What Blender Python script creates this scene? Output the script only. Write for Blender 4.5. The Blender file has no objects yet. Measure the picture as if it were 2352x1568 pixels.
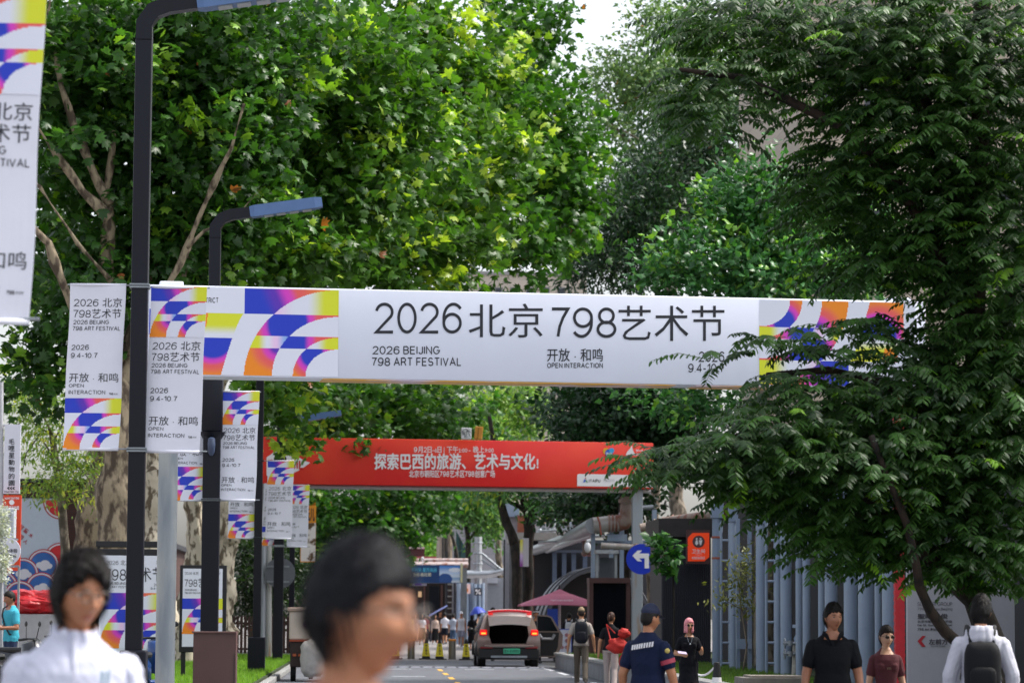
import bpy, bmesh, math, random
import numpy as np
from mathutils import Vector, Matrix, Euler, noise
R = math.radians
rnd = random.Random(7)
rng = np.random.default_rng(11)
scene = bpy.context.scene
COL = scene.collection

# ------------------------------------------------------------------ camera
CAM_H = 1.52
FPX = 6857.0            # focal length in units of a 2351 px wide picture
CX, CY = 1175.5, 784.0
YAW, PITCH, ROLL = 0.0481, math.atan(632 / 6857.0), 0.006
cam_d = bpy.data.cameras.new('camera')
cam = bpy.data.objects.new('camera', cam_d)
COL.objects.link(cam)
cam_d.sensor_width = 36.0
cam_d.lens = 36.0 * FPX / 2351.0
cam_d.clip_start = 0.1
cam_d.clip_end = 6000
cam_d.dof.use_dof = True
cam_d.dof.focus_distance = 40.0
cam_d.dof.aperture_fstop = 3.7
fw = Vector((math.sin(YAW) * math.cos(PITCH), math.cos(YAW) * math.cos(PITCH), math.sin(PITCH)))
rt = Vector((math.cos(YAW), -math.sin(YAW), 0))
up = rt.cross(fw)
rt2 = rt * math.cos(ROLL) + up * math.sin(ROLL)
up2 = up * math.cos(ROLL) - rt * math.sin(ROLL)
cam.matrix_world = Matrix(((rt2.x, up2.x, -fw.x, 0), (rt2.y, up2.y, -fw.y, 0), (rt2.z, up2.z, -fw.z, CAM_H), (0, 0, 0, 1)))
scene.camera = cam
CAM = Vector((0, 0, CAM_H))

# ------------------------------------------------------------------ light
SUN_EL, SUN_AZ = 56.0, 82.0         # azimuth measured from +Y (down the road) towards +X
world = bpy.data.worlds.new('World')
scene.world = world
world.use_nodes = True
wn = world.node_tree
bg = wn.nodes['Background']
sky = wn.nodes.new('ShaderNodeTexSky')
sky.sky_type = 'NISHITA'
sky.sun_disc = False
sky.sun_elevation = R(SUN_EL)
sky.sun_rotation = R(SUN_AZ)
sky.air_density = 1.0
sky.dust_density = 4.0
sky.ozone_density = 1.0
hs = wn.nodes.new('ShaderNodeHueSaturation')      # thin overcast: a paler, greyer sky
hs.inputs['Saturation'].default_value = .35
wn.links.new(sky.outputs[0], hs.inputs['Color'])
wn.links.new(hs.outputs[0], bg.inputs[0])
bg.inputs[1].default_value = 0.15
sun_d = bpy.data.lights.new('sun', 'SUN')
sun_d.energy = 1.7
sun_d.angle = R(10)
sun_d.color = (1.0, 0.95, 0.86)
sun = bpy.data.objects.new('sun', sun_d)
COL.objects.link(sun)
sdir = Vector((math.sin(R(SUN_AZ)) * math.cos(R(SUN_EL)), math.cos(R(SUN_AZ)) * math.cos(R(SUN_EL)), math.sin(R(SUN_EL))))
sun.rotation_euler = (-sdir).to_track_quat('-Z', 'Y').to_euler()
sun.location = sdir * 60
scene.view_settings.view_transform = 'Standard'
scene.view_settings.look = 'None'
scene.view_settings.gamma = 1.0
scene.view_settings.exposure = 1.12
scene.cycles.max_bounces = 6
scene.cycles.transparent_max_bounces = 8
scene.cycles.use_denoising = True


# ------------------------------------------------------------------ picture -> place
def ray(px, py):
    return fw + rt2 * ((px - CX) / FPX) + up2 * ((CY - py) / FPX)


def P(px, py, Y):
    """point of the vertical plane at road distance Y seen at picture position px, py"""
    r = ray(px, py)
    return CAM + r * (Y / r.y)


def G(px, Y, z=0.0):
    """point at height z and road distance Y in the picture column px"""
    py = 1416.0
    for _ in range(4):
        p = P(px, py, Y)
        py += (p.z - z) * FPX / Y
    p = P(px, py, Y)
    return Vector((p.x, Y, z))


def S(Y):
    return FPX / Y          # picture px per metre


# ------------------------------------------------------------------ materials
def lin(h):
    h = h.lstrip('#')
    v = [int(h[i:i + 2], 16) / 255 for i in (0, 2, 4)]
    return tuple(x / 12.92 if x <= .04045 else ((x + .055) / 1.055) ** 2.4 for x in v) + (1.0,)


MATS = {}


def mat(name, color, rough=.6, metal=0.0, var=.12, scale=6.0, bump=0.0, bscale=40.0, emit=None, coat=0, spec=None, stretch=None, col2=None, thr=(.4, .6)):
    if name in MATS:
        return MATS[name]
    m = bpy.data.materials.new(name)
    m.use_nodes = True
    nt = m.node_tree
    b = nt.nodes['Principled BSDF']
    c = lin(color) if isinstance(color, str) else tuple(color) + (1.0,)
    b.inputs['Roughness'].default_value = rough
    b.inputs['Metallic'].default_value = metal
    if spec is not None:
        b.inputs['Specular IOR Level'].default_value = spec
    if coat:
        b.inputs['Coat Weight'].default_value = coat
    co = nt.nodes.new('ShaderNodeTexCoord')
    src = co.outputs['Object']
    if stretch:
        mp = nt.nodes.new('ShaderNodeMapping')
        mp.inputs['Scale'].default_value = stretch
        nt.links.new(src, mp.inputs[0])
        src = mp.outputs[0]
    if var > 0 or col2:
        n = nt.nodes.new('ShaderNodeTexNoise')
        n.inputs['Scale'].default_value = scale
        n.inputs['Detail'].default_value = 6
        nt.links.new(src, n.inputs['Vector'])
        r = nt.nodes.new('ShaderNodeValToRGB')
        e = r.color_ramp.elements
        if col2:
            e[0].position, e[1].position = thr
            e[0].color = c
            e[1].color = lin(col2)
        else:
            e[0].position, e[1].position = .3, .7
            e[0].color = tuple(x * (1 - var) for x in c[:3]) + (1,)
            e[1].color = tuple(min(1, x * (1 + var)) for x in c[:3]) + (1,)
        nt.links.new(n.outputs['Fac'], r.inputs[0])
        nt.links.new(r.outputs[0], b.inputs['Base Color'])
    else:
        b.inputs['Base Color'].default_value = c
    if bump > 0:
        n2 = nt.nodes.new('ShaderNodeTexNoise')
        n2.inputs['Scale'].default_value = bscale
        n2.inputs['Detail'].default_value = 5
        nt.links.new(src, n2.inputs['Vector'])
        bp = nt.nodes.new('ShaderNodeBump')
        bp.inputs['Strength'].default_value = bump
        bp.inputs['Distance'].default_value = .02
        nt.links.new(n2.outputs['Fac'], bp.inputs['Height'])
        nt.links.new(bp.outputs[0], b.inputs['Normal'])
    if emit:
        b.inputs['Emission Color'].default_value = c
        b.inputs['Emission Strength'].default_value = emit
    MATS[name] = m
    return m


def printed(name, rough=.55, emit=0.0):
    """ink on a surface: colour from the mesh's own colour layer"""
    if name in MATS:
        return MATS[name]
    m = bpy.data.materials.new(name)
    m.use_nodes = True
    nt = m.node_tree
    b = nt.nodes['Principled BSDF']
    a = nt.nodes.new('ShaderNodeVertexColor')
    a.layer_name = 'ink'
    nt.links.new(a.outputs[0], b.inputs['Base Color'])
    b.inputs['Roughness'].default_value = rough
    if emit:
        nt.links.new(a.outputs[0], b.inputs['Emission Color'])
        b.inputs['Emission Strength'].default_value = emit
    MATS[name] = m
    return m


def leafmat(name, trans=.35, rough=.42, spec=.5):
    if name in MATS:
        return MATS[name]
    m = bpy.data.materials.new(name)
    m.use_nodes = True
    nt = m.node_tree
    b = nt.nodes['Principled BSDF']
    out = nt.nodes['Material Output']
    a = nt.nodes.new('ShaderNodeVertexColor')
    a.layer_name = 'ink'
    nt.links.new(a.outputs[0], b.inputs['Base Color'])
    b.inputs['Roughness'].default_value = rough
    b.inputs['Specular IOR Level'].default_value = spec
    t = nt.nodes.new('ShaderNodeBsdfTranslucent')
    mx = nt.nodes.new('ShaderNodeMixRGB')
    mx.blend_type = 'MULTIPLY'
    mx.inputs[0].default_value = 1
    mx.inputs[2].default_value = (1.25, 1.35, .45, 1)
    nt.links.new(a.outputs[0], mx.inputs[1])
    nt.links.new(mx.outputs[0], t.inputs[0])
    ms = nt.nodes.new('ShaderNodeMixShader')
    ms.inputs[0].default_value = trans
    nt.links.new(b.outputs[0], ms.inputs[1])
    nt.links.new(t.outputs[0], ms.inputs[2])
    nt.links.new(ms.outputs[0], out.inputs[0])
    MATS[name] = m
    return m


# ------------------------------------------------------------------ objects
def tag(o, label, cat, group=None, kind=None):
    o['label'] = label
    o['category'] = cat
    if group:
        o['group'] = group
    if kind:
        o['kind'] = kind
    return o


def root(name, loc, label, cat, group=None, rz=0.0):
    o = bpy.data.objects.new(name, None)
    o.empty_display_size = .2
    COL.objects.link(o)
    o.location = loc
    o.rotation_euler = (0, 0, rz)
    return tag(o, label, cat, group)


def wloc(o):
    v = Vector((0, 0, 0))
    while o is not None:
        v += Vector(o.location)
        o = o.parent
    return v


def mesh_np(name, V, F, m, parent=None, loc=None, smooth=False, ink=None, shift=True, mats=None, mi=None):
    """V (n,3), F: list of index tuples or (m,k) array; ink: (n,3) colours per vertex"""
    V = np.asarray(V, dtype=np.float64).reshape(-1, 3)
    me = bpy.data.meshes.new(name)
    off = None
    if loc is not None:
        off = Vector(loc)
    elif parent is not None and shift:
        off = wloc(parent)
    if off is not None:
        V = V - np.array(off)
    if isinstance(F, np.ndarray):
        nf, k = F.shape
        me.vertices.add(len(V))
        me.vertices.foreach_set('co', V.astype(np.float32).ravel())
        me.loops.add(nf * k)
        me.loops.foreach_set('vertex_index', F.astype(np.int32).ravel())
        me.polygons.add(nf)
        me.polygons.foreach_set('loop_start', np.arange(0, nf * k, k, dtype=np.int32))
        me.polygons.foreach_set('loop_total', np.full(nf, k, dtype=np.int32))
        me.update(calc_edges=True)
    else:
        me.from_pydata([tuple(v) for v in V], [], F)
        me.update()
    if ink is not None:
        ca = me.color_attributes.new('ink', 'FLOAT_COLOR', 'POINT')
        c4 = np.ones((len(V), 4), dtype=np.float32)
        c4[:, :3] = ink
        ca.data.foreach_set('color', c4.ravel())
    if mats:
        for x in mats:
            me.materials.append(x)
        if mi is not None:
            me.polygons.foreach_set('material_index', np.asarray(mi, dtype=np.int32))
    else:
        me.materials.append(m)
    if smooth:
        me.polygons.foreach_set('use_smooth', np.ones(len(me.polygons), dtype=bool))
    o = bpy.data.objects.new(name, me)
    COL.objects.link(o)
    if parent is not None:
        o.parent = parent
    if loc is not None:
        o.location = loc
    return o


class MB:
    """collects shapes, links them as one mesh object"""

    def __init__(s):
        s.v = []
        s.f = []

    def add(s, vs, fs):
        n = len(s.v)
        s.v += [tuple(v) for v in vs]
        s.f += [tuple(i + n for i in f) for f in fs]
        return s

    def box(s, c, d, rz=0.0, bev=0.0, M=None):
        x, y, z = d[0] / 2, d[1] / 2, d[2] / 2
        if bev > 0:
            bm = bmesh.new()
            bmesh.ops.create_cube(bm, size=1.0)
            bmesh.ops.scale(bm, vec=d, verts=bm.verts)
            bmesh.ops.bevel(bm, geom=bm.edges[:], offset=bev, segments=2, affect='EDGES', profile=.5)
            vs = [v.co.copy() for v in bm.verts]
            bm.verts.index_update()
            fs = [tuple(v.index for v in f.verts) for f in bm.faces]
            bm.free()
        else:
            vs = [Vector((a * x, b * y, e * z)) for a in (-1, 1) for b in (-1, 1) for e in (-1, 1)]
            fs = [(0, 1, 3, 2), (4, 6, 7, 5), (0, 4, 5, 1), (2, 3, 7, 6), (0, 2, 6, 4), (1, 5, 7, 3)]
        m = M if M is not None else Matrix.Rotation(rz, 3, 'Z')
        c = Vector(c)
        return s.add([m @ v + c for v in vs], fs)

    def tube(s, pts, rad, n=10, cap=True, sq=False):
        pts = [Vector(p) for p in pts]
        if not hasattr(rad, '__len__'):
            rad = [rad] * len(pts)
        base = len(s.v)
        ref = None
        for i, p in enumerate(pts):
            if i == 0:
                t = pts[1] - p
            elif i == len(pts) - 1:
                t = p - pts[i - 1]
            else:
                t = (pts[i + 1] - p).normalized() + (p - pts[i - 1]).normalized()
            t.normalize()
            if ref is None:
                ref = Vector((0, 0, 1)) if abs(t.z) < .9 else Vector((1, 0, 0))
            a = ref - t * ref.dot(t)
            a.normalize()
            ref = a
            b = t.cross(a)
            for k in range(n):
                an = 2 * math.pi * (k + (.5 if sq else 0)) / n
                s.v.append(tuple(p + (a * math.cos(an) + b * math.sin(an)) * rad[i]))
        for i in range(len(pts) - 1):
            for k in range(n):
                k2 = (k + 1) % n
                s.f.append((base + i * n + k, base + i * n + k2, base + (i + 1) * n + k2, base + (i + 1) * n + k))
        if cap:
            s.f.append(tuple(base + k for k in reversed(range(n))))
            e = base + (len(pts) - 1) * n
            s.f.append(tuple(e + k for k in range(n)))
        return s

    def cyl(s, p0, p1, r0, r1=None, n=14):
        return s.tube([p0, p1], [r0, r0 if r1 is None else r1], n)

    def lathe(s, c, prof, n=16, axis=None):
        """prof: (radius, height) pairs about a vertical axis through c"""
        base = len(s.v)
        c = Vector(c)
        for r, h in prof:
            for k in range(n):
                an = 2 * math.pi * k / n
                s.v.append((c.x + r * math.cos(an), c.y + r * math.sin(an), c.z + h))
        for i in range(len(prof) - 1):
            for k in range(n):
                k2 = (k + 1) % n
                s.f.append((base + i * n + k, base + i * n + k2, base + (i + 1) * n + k2, base + (i + 1) * n + k))
        s.f.append(tuple(base + k for k in reversed(range(n))))
        e = base + (len(prof) - 1) * n
        s.f.append(tuple(e + k for k in range(n)))
        return s

    def prism(s, poly, d):
        """closed outline (3-D points) swept by vector d"""
        n = len(poly)
        d = Vector(d)
        base = len(s.v)
        for p in poly:
            s.v.append(tuple(Vector(p)))
        for p in poly:
            s.v.append(tuple(Vector(p) + d))
        s.f.append(tuple(base + i for i in range(n)))
        s.f.append(tuple(base + n + i for i in reversed(range(n))))
        for i in range(n):
            j = (i + 1) % n
            s.f.append((base + i, base + n + i, base + n + j, base + j))
        return s

    def ball(s, c, r, n=12, m=8, fn=None):
        if not hasattr(r, '__len__'):
            r = (r, r, r)
        c = Vector(c)
        base = len(s.v)
        for i in range(1, m):
            th = math.pi * i / m
            for k in range(n):
                ph = 2 * math.pi * k / n
                d = Vector((math.sin(th) * math.cos(ph), math.sin(th) * math.sin(ph), math.cos(th)))
                q = 1.0 if fn is None else fn(d)
                s.v.append((c.x + d.x * r[0] * q, c.y + d.y * r[1] * q, c.z + d.z * r[2] * q))
        t = len(s.v)
        q = 1.0 if fn is None else fn(Vector((0, 0, 1)))
        s.v.append((c.x, c.y, c.z + r[2] * q))
        q = 1.0 if fn is None else fn(Vector((0, 0, -1)))
        s.v.append((c.x, c.y, c.z - r[2] * q))
        for i in range(m - 2):
            for k in range(n):
                k2 = (k + 1) % n
                s.f.append((base + i * n + k, base + (i + 1) * n + k, base + (i + 1) * n + k2, base + i * n + k2))
        for k in range(n):
            k2 = (k + 1) % n
            s.f.append((t, base + k, base + k2))
            s.f.append((t + 1, base + (m - 2) * n + k2, base + (m - 2) * n + k))
        return s

    def build(s, name, m, parent=None, loc=None, smooth=False, shift=True):
        return mesh_np(name, np.array(s.v), s.f, m, parent, loc, smooth, shift=shift)


def autosmooth(o, ang=40):
    me = o.data
    me.polygons.foreach_set('use_smooth', np.ones(len(me.polygons), dtype=bool))
    bm = bmesh.new()
    bm.from_mesh(me)
    for e in bm.edges:
        e.smooth = len(e.link_faces) == 2 and e.calc_face_angle(0) < R(ang)
    bm.to_mesh(me)
    bm.free()
    return o


def struct(o, kind='structure'):
    o['kind'] = kind
    return o


def copy_tree(o, parent=None):
    c = o.copy()
    COL.objects.link(c)
    if parent is not None:
        c.parent = parent
    for ch in list(o.children):
        copy_tree(ch, c)
    return c


# ------------------------------------------------------------------ lettering
_TXT = {}
try:        # the sans face that ships inside Blender itself; the default face does where it is missing
    SANS = bpy.data.fonts.load(bpy.utils.system_resource('DATAFILES', path='fonts') + '/Inter.woff2')
except Exception:
    SANS = None



def _run(t, font, res):
    cu = bpy.data.curves.new('t', 'FONT')
    cu.body = t
    if font is not None:
        cu.font = font
    cu.resolution_u = res
    o = bpy.data.objects.new('t', cu)
    COL.objects.link(o)
    bpy.context.view_layer.update()
    dg = bpy.context.evaluated_depsgraph_get()
    me = bpy.data.meshes.new_from_object(o.evaluated_get(dg))
    v = np.zeros(len(me.vertices) * 3)
    me.vertices.foreach_get('co', v)
    v = v.reshape(-1, 3)[:, :2]
    f = [tuple(p.vertices) for p in me.polygons]
    bpy.data.objects.remove(o)
    bpy.data.curves.remove(cu)
    bpy.data.meshes.remove(me)
    return v, f


def _arc(cx, cy, rx, ry, a0, a1, n=22):
    return [(cx + rx * math.cos(R(a0 + (a1 - a0) * k / n)), cy + ry * math.sin(R(a0 + (a1 - a0) * k / n))) for k in range(n + 1)]


def _glyphs():
    """centre lines of a plain grotesque, cap height 1"""
    A = _arc
    six = [A(.36, .5, .36, .5, 42, 180) + [(.0, .44), (.0, .34)], A(.31, .32, .31, .32, 180, 540, 36)]
    g = {'0': (.62, [A(.31, .5, .31, .5, 0, 360, 40)]), '1': (.3, [[(0, .76), (.3, 1), (.3, 0)]]),
         '2': (.6, [A(.3, .72, .29, .28, 172, -38) + [(.0, .0), (.62, .0)]]), '4': (.64, [[(.46, 0), (.46, 1), (0, .28), (.64, .28)]]),
         '5': (.6, [[(.54, 1), (.12, 1), (.05, .52)] + A(.29, .34, .3, .34, 128, -150)]), '6': (.62, six),
         '7': (.58, [[(0, 1), (.58, 1), (.4, .68), (.28, .36), (.22, 0)]]), '8': (.62, [A(.31, .75, .255, .25, 0, 360, 32), A(.31, .26, .31, .26, 0, 360, 36)]),
         '9': (.62, [[(.62 - x, 1 - y) for x, y in s] for s in six]), '3': (.58, [A(.27, .74, .26, .26, 160, -90) + A(.28, .25, .3, .25, 90, -160)]),
         '.': (.06, [[(.03, 0), (.03, .05)]]), '-': (.34, [[(0, .38), (.34, .38)]]),
         'A': (.7, [[(0, 0), (.35, 1), (.7, 0)], [(.13, .34), (.57, .34)]]),
         'B': (.58, [[(0, 0), (0, 1), (.32, 1)] + A(.32, .76, .22, .24, 90, -90, 12) + [(0, .52)], [(.3, .52)] + A(.32, .26, .26, .26, 90, -90, 12) + [(0, 0)]]),
         'C': (.7, [A(.36, .5, .36, .5, 40, 320, 34)]), 'D': (.66, [[(0, 0), (0, 1), (.28, 1)] + A(.28, .5, .38, .5, 90, -90, 18) + [(0, 0)]]),
         'E': (.54, [[(.54, 1), (0, 1), (0, 0), (.54, 0)], [(0, .52), (.48, .52)]]), 'F': (.5, [[(.5, 1), (0, 1), (0, 0)], [(0, .5), (.45, .5)]]),
         'G': (.72, [A(.36, .5, .36, .5, 42, 350, 36) + [(.72, .47), (.4, .47)]]), 'H': (.62, [[(0, 0), (0, 1)], [(.62, 0), (.62, 1)], [(0, .52), (.62, .52)]]),
         'I': (.0, [[(0, 0), (0, 1)]]), 'J': (.42, [[(.42, 1), (.42, .24)] + A(.21, .24, .21, .24, 0, -175, 14)]), 'L': (.48, [[(0, 1), (0, 0), (.48, 0)]]),
         'N': (.62, [[(0, 0), (0, 1), (.62, 0), (.62, 1)]]), 'O': (.74, [A(.37, .5, .37, .5, 0, 360, 40)]),
         'P': (.56, [[(0, 0), (0, 1), (.3, 1)] + A(.3, .74, .26, .26, 90, -90, 12) + [(0, .48)]]),
         'R': (.58, [[(0, 0), (0, 1), (.3, 1)] + A(.3, .74, .25, .26, 90, -90, 12) + [(0, .48)], [(.3, .48), (.42, .4), (.58, 0)]]),
         'S': (.58, [A(.29, .74, .26, .26, 25, 270, 18) + A(.29, .255, .29, .255, 90, -155, 18)[1:]]), 'T': (.6, [[(0, 1), (.6, 1)], [(.3, 1), (.3, 0)]]),
         'U': (.6, [[(0, 1), (0, .3)] + A(.3, .3, .3, .3, 180, 360, 16) + [(.6, 1)]]), 'V': (.66, [[(0, 1), (.33, 0), (.66, 1)]]), 'Y': (.64, [[(0, 1), (.32, .46), (.64, 1)], [(.32, .46), (.32, 0)]])}
    return g


GLY = _glyphs()


def stroke_run(t, w):
    """text as flat strips of width w (share of the cap height)"""
    V, F, lay = [], [], []
    pen = 0.0
    for ch in t:
        if ch == ' ':
            pen += .34
            continue
        wd, strokes = GLY[ch]
        for q, s in enumerate(strokes):
            closed = abs(s[0][0] - s[-1][0]) + abs(s[0][1] - s[-1][1]) < 1e-6
            pts = s[:-1] if closed else s
            pts = [(pen + w / 2 + x, w / 2 + y * (1 - w)) for x, y in pts]
            n = len(pts)
            b = len(V)
            for k in range(n):
                p = Vector(pts[k])
                a_ = Vector(pts[k - 1]) if (k or closed) else None
                c_ = Vector(pts[(k + 1) % n]) if (k < n - 1 or closed) else None
                d1 = (p - a_).normalized() if a_ is not None else None
                d2 = (c_ - p).normalized() if c_ is not None else None
                d1 = d1 or d2
                d2 = d2 or d1
                m = Vector((-d1.y - d2.y, d1.x + d2.x))
                m = m.normalized() if m.length > 1e-6 else Vector((-d1.y, d1.x))
                ln = w / 2 / max(.42, m.dot(Vector((-d1.y, d1.x))))
                V += [tuple(p + m * ln), tuple(p - m * ln)]
                lay += [q, q]
            for k in range(n if closed else n - 1):
                k2 = (k + 1) % n
                F.append((b + 2 * k, b + 2 * k + 1, b + 2 * k2 + 1, b + 2 * k2))
        pen += wd + w + .13
    return np.array(V) * .73, F, lay


def text_shape(t, bold=0.0, res=2):
    """outline of a line of text on the unit square, with the layer each point lies on;
    Chinese runs come from Blender's own face, capitals and digits from the strokes above"""
    k_ = (t, bold, res)
    if k_ in _TXT:
        return _TXT[k_]
    runs, cur = [], ''
    for ch in t:
        if cur and ch != ' ' and (ord(ch) > 0x2e00) != (ord(cur.strip()[-1:] or ch) > 0x2e00):
            runs.append(cur)
            cur = ''
        cur += ch
    runs.append(cur)
    V, F, lay, pen = [], [], [], 0.0
    n = 0
    for r_ in runs:
        s_ = r_.strip()
        if not s_:
            continue
        pen += .3 * (len(r_) - len(r_.lstrip()))
        if all(c in GLY or c == ' ' for c in s_):
            v, f, l_ = stroke_run(s_, .1 if bold == 0 else .125 + min(bold, .05) * 1.6)
        else:
            v, f = _run(s_, None if ord(s_[0]) > 0x2e00 else SANS, res)
            l_ = [0] * len(v)
            if bold > .004:         # heavy strokes: the outline laid several times, a hair apart
                m = len(v)
                f = [tuple(i + k * m for i in q) for k in range(5) for q in f]
                l_ = [k for k in range(5) for _ in range(m)]
                v = np.concatenate([v + np.array(q) * bold for q in ((0, 0), (1, .0), (-1, 0), (0, .8), (0, -.8))])
        v = v - np.array([v[:, 0].min() - pen, 0])
        pen = v[:, 0].max() + .1 + .3 * (len(r_) - len(r_.rstrip()))
        V.append(v)
        F += [tuple(i + n for i in q) for q in f]
        lay += list(l_)
        n += len(v)
    v = np.concatenate(V)
    lo, hi = v.min(0), v.max(0)
    _TXT[k_] = ((v - lo) / (hi - lo), F, hi - lo, lay)
    return _TXT[k_]


class Board:
    """an upright flat face: u metres to the right, v metres down, normal towards the viewer"""

    def __init__(s, px, py, Y, ang=0.0):
        s.o = P(px, py, Y)
        s.u = Vector((math.cos(ang), math.sin(ang), 0))
        s.n = Vector((math.sin(ang), -math.cos(ang), 0))
        s.ang = ang

    def uv(s, px, py):
        r = ray(px, py)
        t = (s.o - CAM).dot(s.n) / r.dot(s.n)
        p = CAM + r * t - s.o
        return p.dot(s.u), -p.z

    def at(s, u, v, off=0.0):
        return s.o + s.u * u + Vector((0, 0, -v)) + s.n * off

    def p(s, px, py, off=0.0):
        return s.at(*s.uv(px, py), off)

    def rect(s, mb, x0, y0, x1, y1, front=0.0, thick=.02):
        """box in picture extents; front face 'front' metres before the board plane"""
        u0, v0 = s.uv(x0, (y0 + y1) / 2)[0], s.uv((x0 + x1) / 2, y0)[1]
        u1, v1 = s.uv(x1, (y0 + y1) / 2)[0], s.uv((x0 + x1) / 2, y1)[1]
        return s.rectm(mb, u0, v0, u1, v1, front, thick)

    def rectm(s, mb, u0, v0, u1, v1, front=0.0, thick=.02):
        c = s.at((u0 + u1) / 2, (v0 + v1) / 2, front - thick / 2)
        mb.box(c, (abs(u1 - u0), thick, abs(v1 - v0)), s.ang)
        return (u0, v0, u1, v1)

    def poly(s, mb, pts, front=.004, thick=.003):
        q = [s.p(x, y, front) for x, y in pts]
        mb.prism(q, -s.n * thick)

    def letters(s, mb, t, x0, y0, x1, y1, bold=0.0, off=.006, res=2):
        """text filling the picture box; each corner mapped on its own, so the line follows the board"""
        v, f, d, n = text_shape(t, bold, res)
        a, b, c, e = [s.p(*q, off) for q in ((x0, y1), (x1, y1), (x0, y0), (x1, y0))]
        pts = [a * ((1 - i) * (1 - j)) + b * (i * (1 - j)) + c * ((1 - i) * j) + e * (i * j) + s.n * (.0006 * n[h]) for h, (i, j) in enumerate(v)]
        mb.add(pts, f)

# ------------------------------------------------------------------ the festival graphic (printed colour)
def L3(h):
    return np.array(lin(h)[:3])


K_BLUE, K_YEL, K_ORG, K_COR, K_MAG, K_PUR, K_PNK, K_WHT = [L3(h) for h in
    ('#1c38c0', '#d8de28', '#f08a14', '#e85c5c', '#d83cc0', '#5a2cb4', '#ecc8ec', '#dfe2f0')]


def ramp(t, stops):
    t = np.clip(t, 0, 1)[:, None]
    out = np.tile(stops[0][1], (len(t), 1))
    for (a, ca), (b, cb) in zip(stops[:-1], stops[1:]):
        w = np.clip((t - a) / max(b - a, 1e-6), 0, 1)
        w = w * w * (3 - 2 * w)
        out = np.where(t >= a, ca * (1 - w) + cb * w, out)
    return out


def festival(u, v):
    """quarter-ring graphic on the unit square, u right, v down"""
    u, v = np.asarray(u, float), np.asarray(v, float)
    col = np.tile(K_WHT, (len(u), 1))

    def arc(rx, ry, cy=1.0):
        return ((1 - u) / rx) ** 2 + (np.maximum(cy - v, 0) / ry) ** 2 <= 1
    A, B, C, D = arc(1.0, 1.05, 1.05), arc(.7, .69), arc(.48, .45), arc(.345, .315)
    r1, r2, r3, r4 = v < .295, (v >= .295) & (v < .54), (v >= .54) & (v < .68), v >= .68
    m = r1 & ~A
    t = u * .85 + (v - .15) * -.35
    col[m] = ramp(t, [(0, K_BLUE), (.16, K_BLUE), (.3, K_PUR), (.42, K_MAG), (.52, K_COR), (.8, K_ORG)])[m]
    m = r1 & A & ~B
    col[m] = ramp(u, [(.3, K_PNK), (.55, K_WHT), (.66, K_WHT), (.86, K_YEL), (1, K_YEL)])[m]
    m = r2 & A & ~B
    d = np.hypot((u - .46) * 1.0, (v - .4) * .8)
    col[m] = ramp(d, [(0, K_BLUE), (.19, K_BLUE), (.25, K_MAG), (.33, K_COR), (.6, K_COR)])[m]
    m = r3 & A & ~B
    col[m] = ramp((u - .06) / .42, [(0, K_YEL), (.2, K_YEL), (.45, K_WHT), (.65, K_PNK), (.9, L3('#8ab0ec')), (1, K_BLUE)])[m]
    m = r4 & A & ~B
    d = np.hypot(u - .36, v - .66)
    col[m] = ramp(d, [(0, K_PUR), (.06, K_PUR), (.13, K_MAG), (.2, K_COR), (.33, K_ORG), (.5, K_ORG)])[m]
    m = r3 & B & ~C
    col[m] = ramp((u - .38) / .5, [(0, K_BLUE), (.5, K_BLUE), (.64, K_MAG), (.8, K_COR), (1, K_COR)])[m]
    m = r3 & C & ~D
    col[m] = ramp((u - .62) / .38, [(0, K_PNK), (.35, K_WHT), (.7, K_YEL), (1, K_YEL)])[m]
    m = r4 & C & ~D
    d = np.hypot(u - .72, (v - .74) * .8)
    col[m] = ramp(d, [(0, K_BLUE), (.1, K_BLUE), (.15, K_MAG), (.2, K_COR), (.27, K_ORG), (.5, K_ORG)])[m]
    return col


def festival_wide(u, v):
    """the arch version: a second cut of the rings stands left of the square (u from -0.5)"""
    u, v = np.asarray(u, float), np.asarray(v, float)
    col = festival(np.clip(u, 0, 1), v)
    neg = u < 0
    col[neg] = K_WHT
    edge = -.005 - .235 * np.clip((v - .29) / .71, 0, 1) ** .75
    m = neg & (v > .29) & (v < .575) & (u < edge) & (u > -.55)
    col[m] = ramp(v, [(.29, K_YEL), (.42, K_YEL), (.55, K_WHT)])[m]
    m2 = m & (u < -.40 + .12 * (.45 - v)) & (v < .45)
    col[m2] = K_ORG
    m = neg & (v >= .575) & (u < edge) & (u > -.62)
    d = np.hypot((u + .33) * 1.0, (v - .6))
    col[m] = ramp(d, [(0, K_BLUE), (.19, K_BLUE), (.24, K_MAG), (.3, K_COR), (.42, K_ORG), (.6, K_ORG)])[m]
    m = neg & (u < -.93) & (v > .26) & (v < .55)
    col[m] = K_BLUE
    return col


def ink_grid(name, fn, u0, u1, v0, v1, nu, nv, place, m, parent, shift=True):
    """printed sheet: fn(u, v) gives the ink, place(u, v) the point in space; four corners of one cell share one ink"""
    us, vs = np.linspace(u0, u1, nu + 1), np.linspace(v0, v1, nv + 1)
    cu, cv = np.meshgrid((us[:-1] + us[1:]) / 2, (vs[:-1] + vs[1:]) / 2, indexing='ij')
    ink = fn(cu.ravel(), cv.ravel())
    gu, gv = np.meshgrid(us, vs, indexing='ij')
    pts = np.array([place(a, b) for a, b in zip(gu.ravel(), gv.ravel())]).reshape(nu + 1, nv + 1, 3)
    q = np.stack([pts[:-1, 1:], pts[1:, 1:], pts[1:, :-1], pts[:-1, :-1]], axis=2).reshape(-1, 3)
    F = np.arange(len(q)).reshape(-1, 4)
    return mesh_np(name, q, F, m, parent, ink=np.repeat(ink, 4, axis=0), shift=shift)


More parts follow.
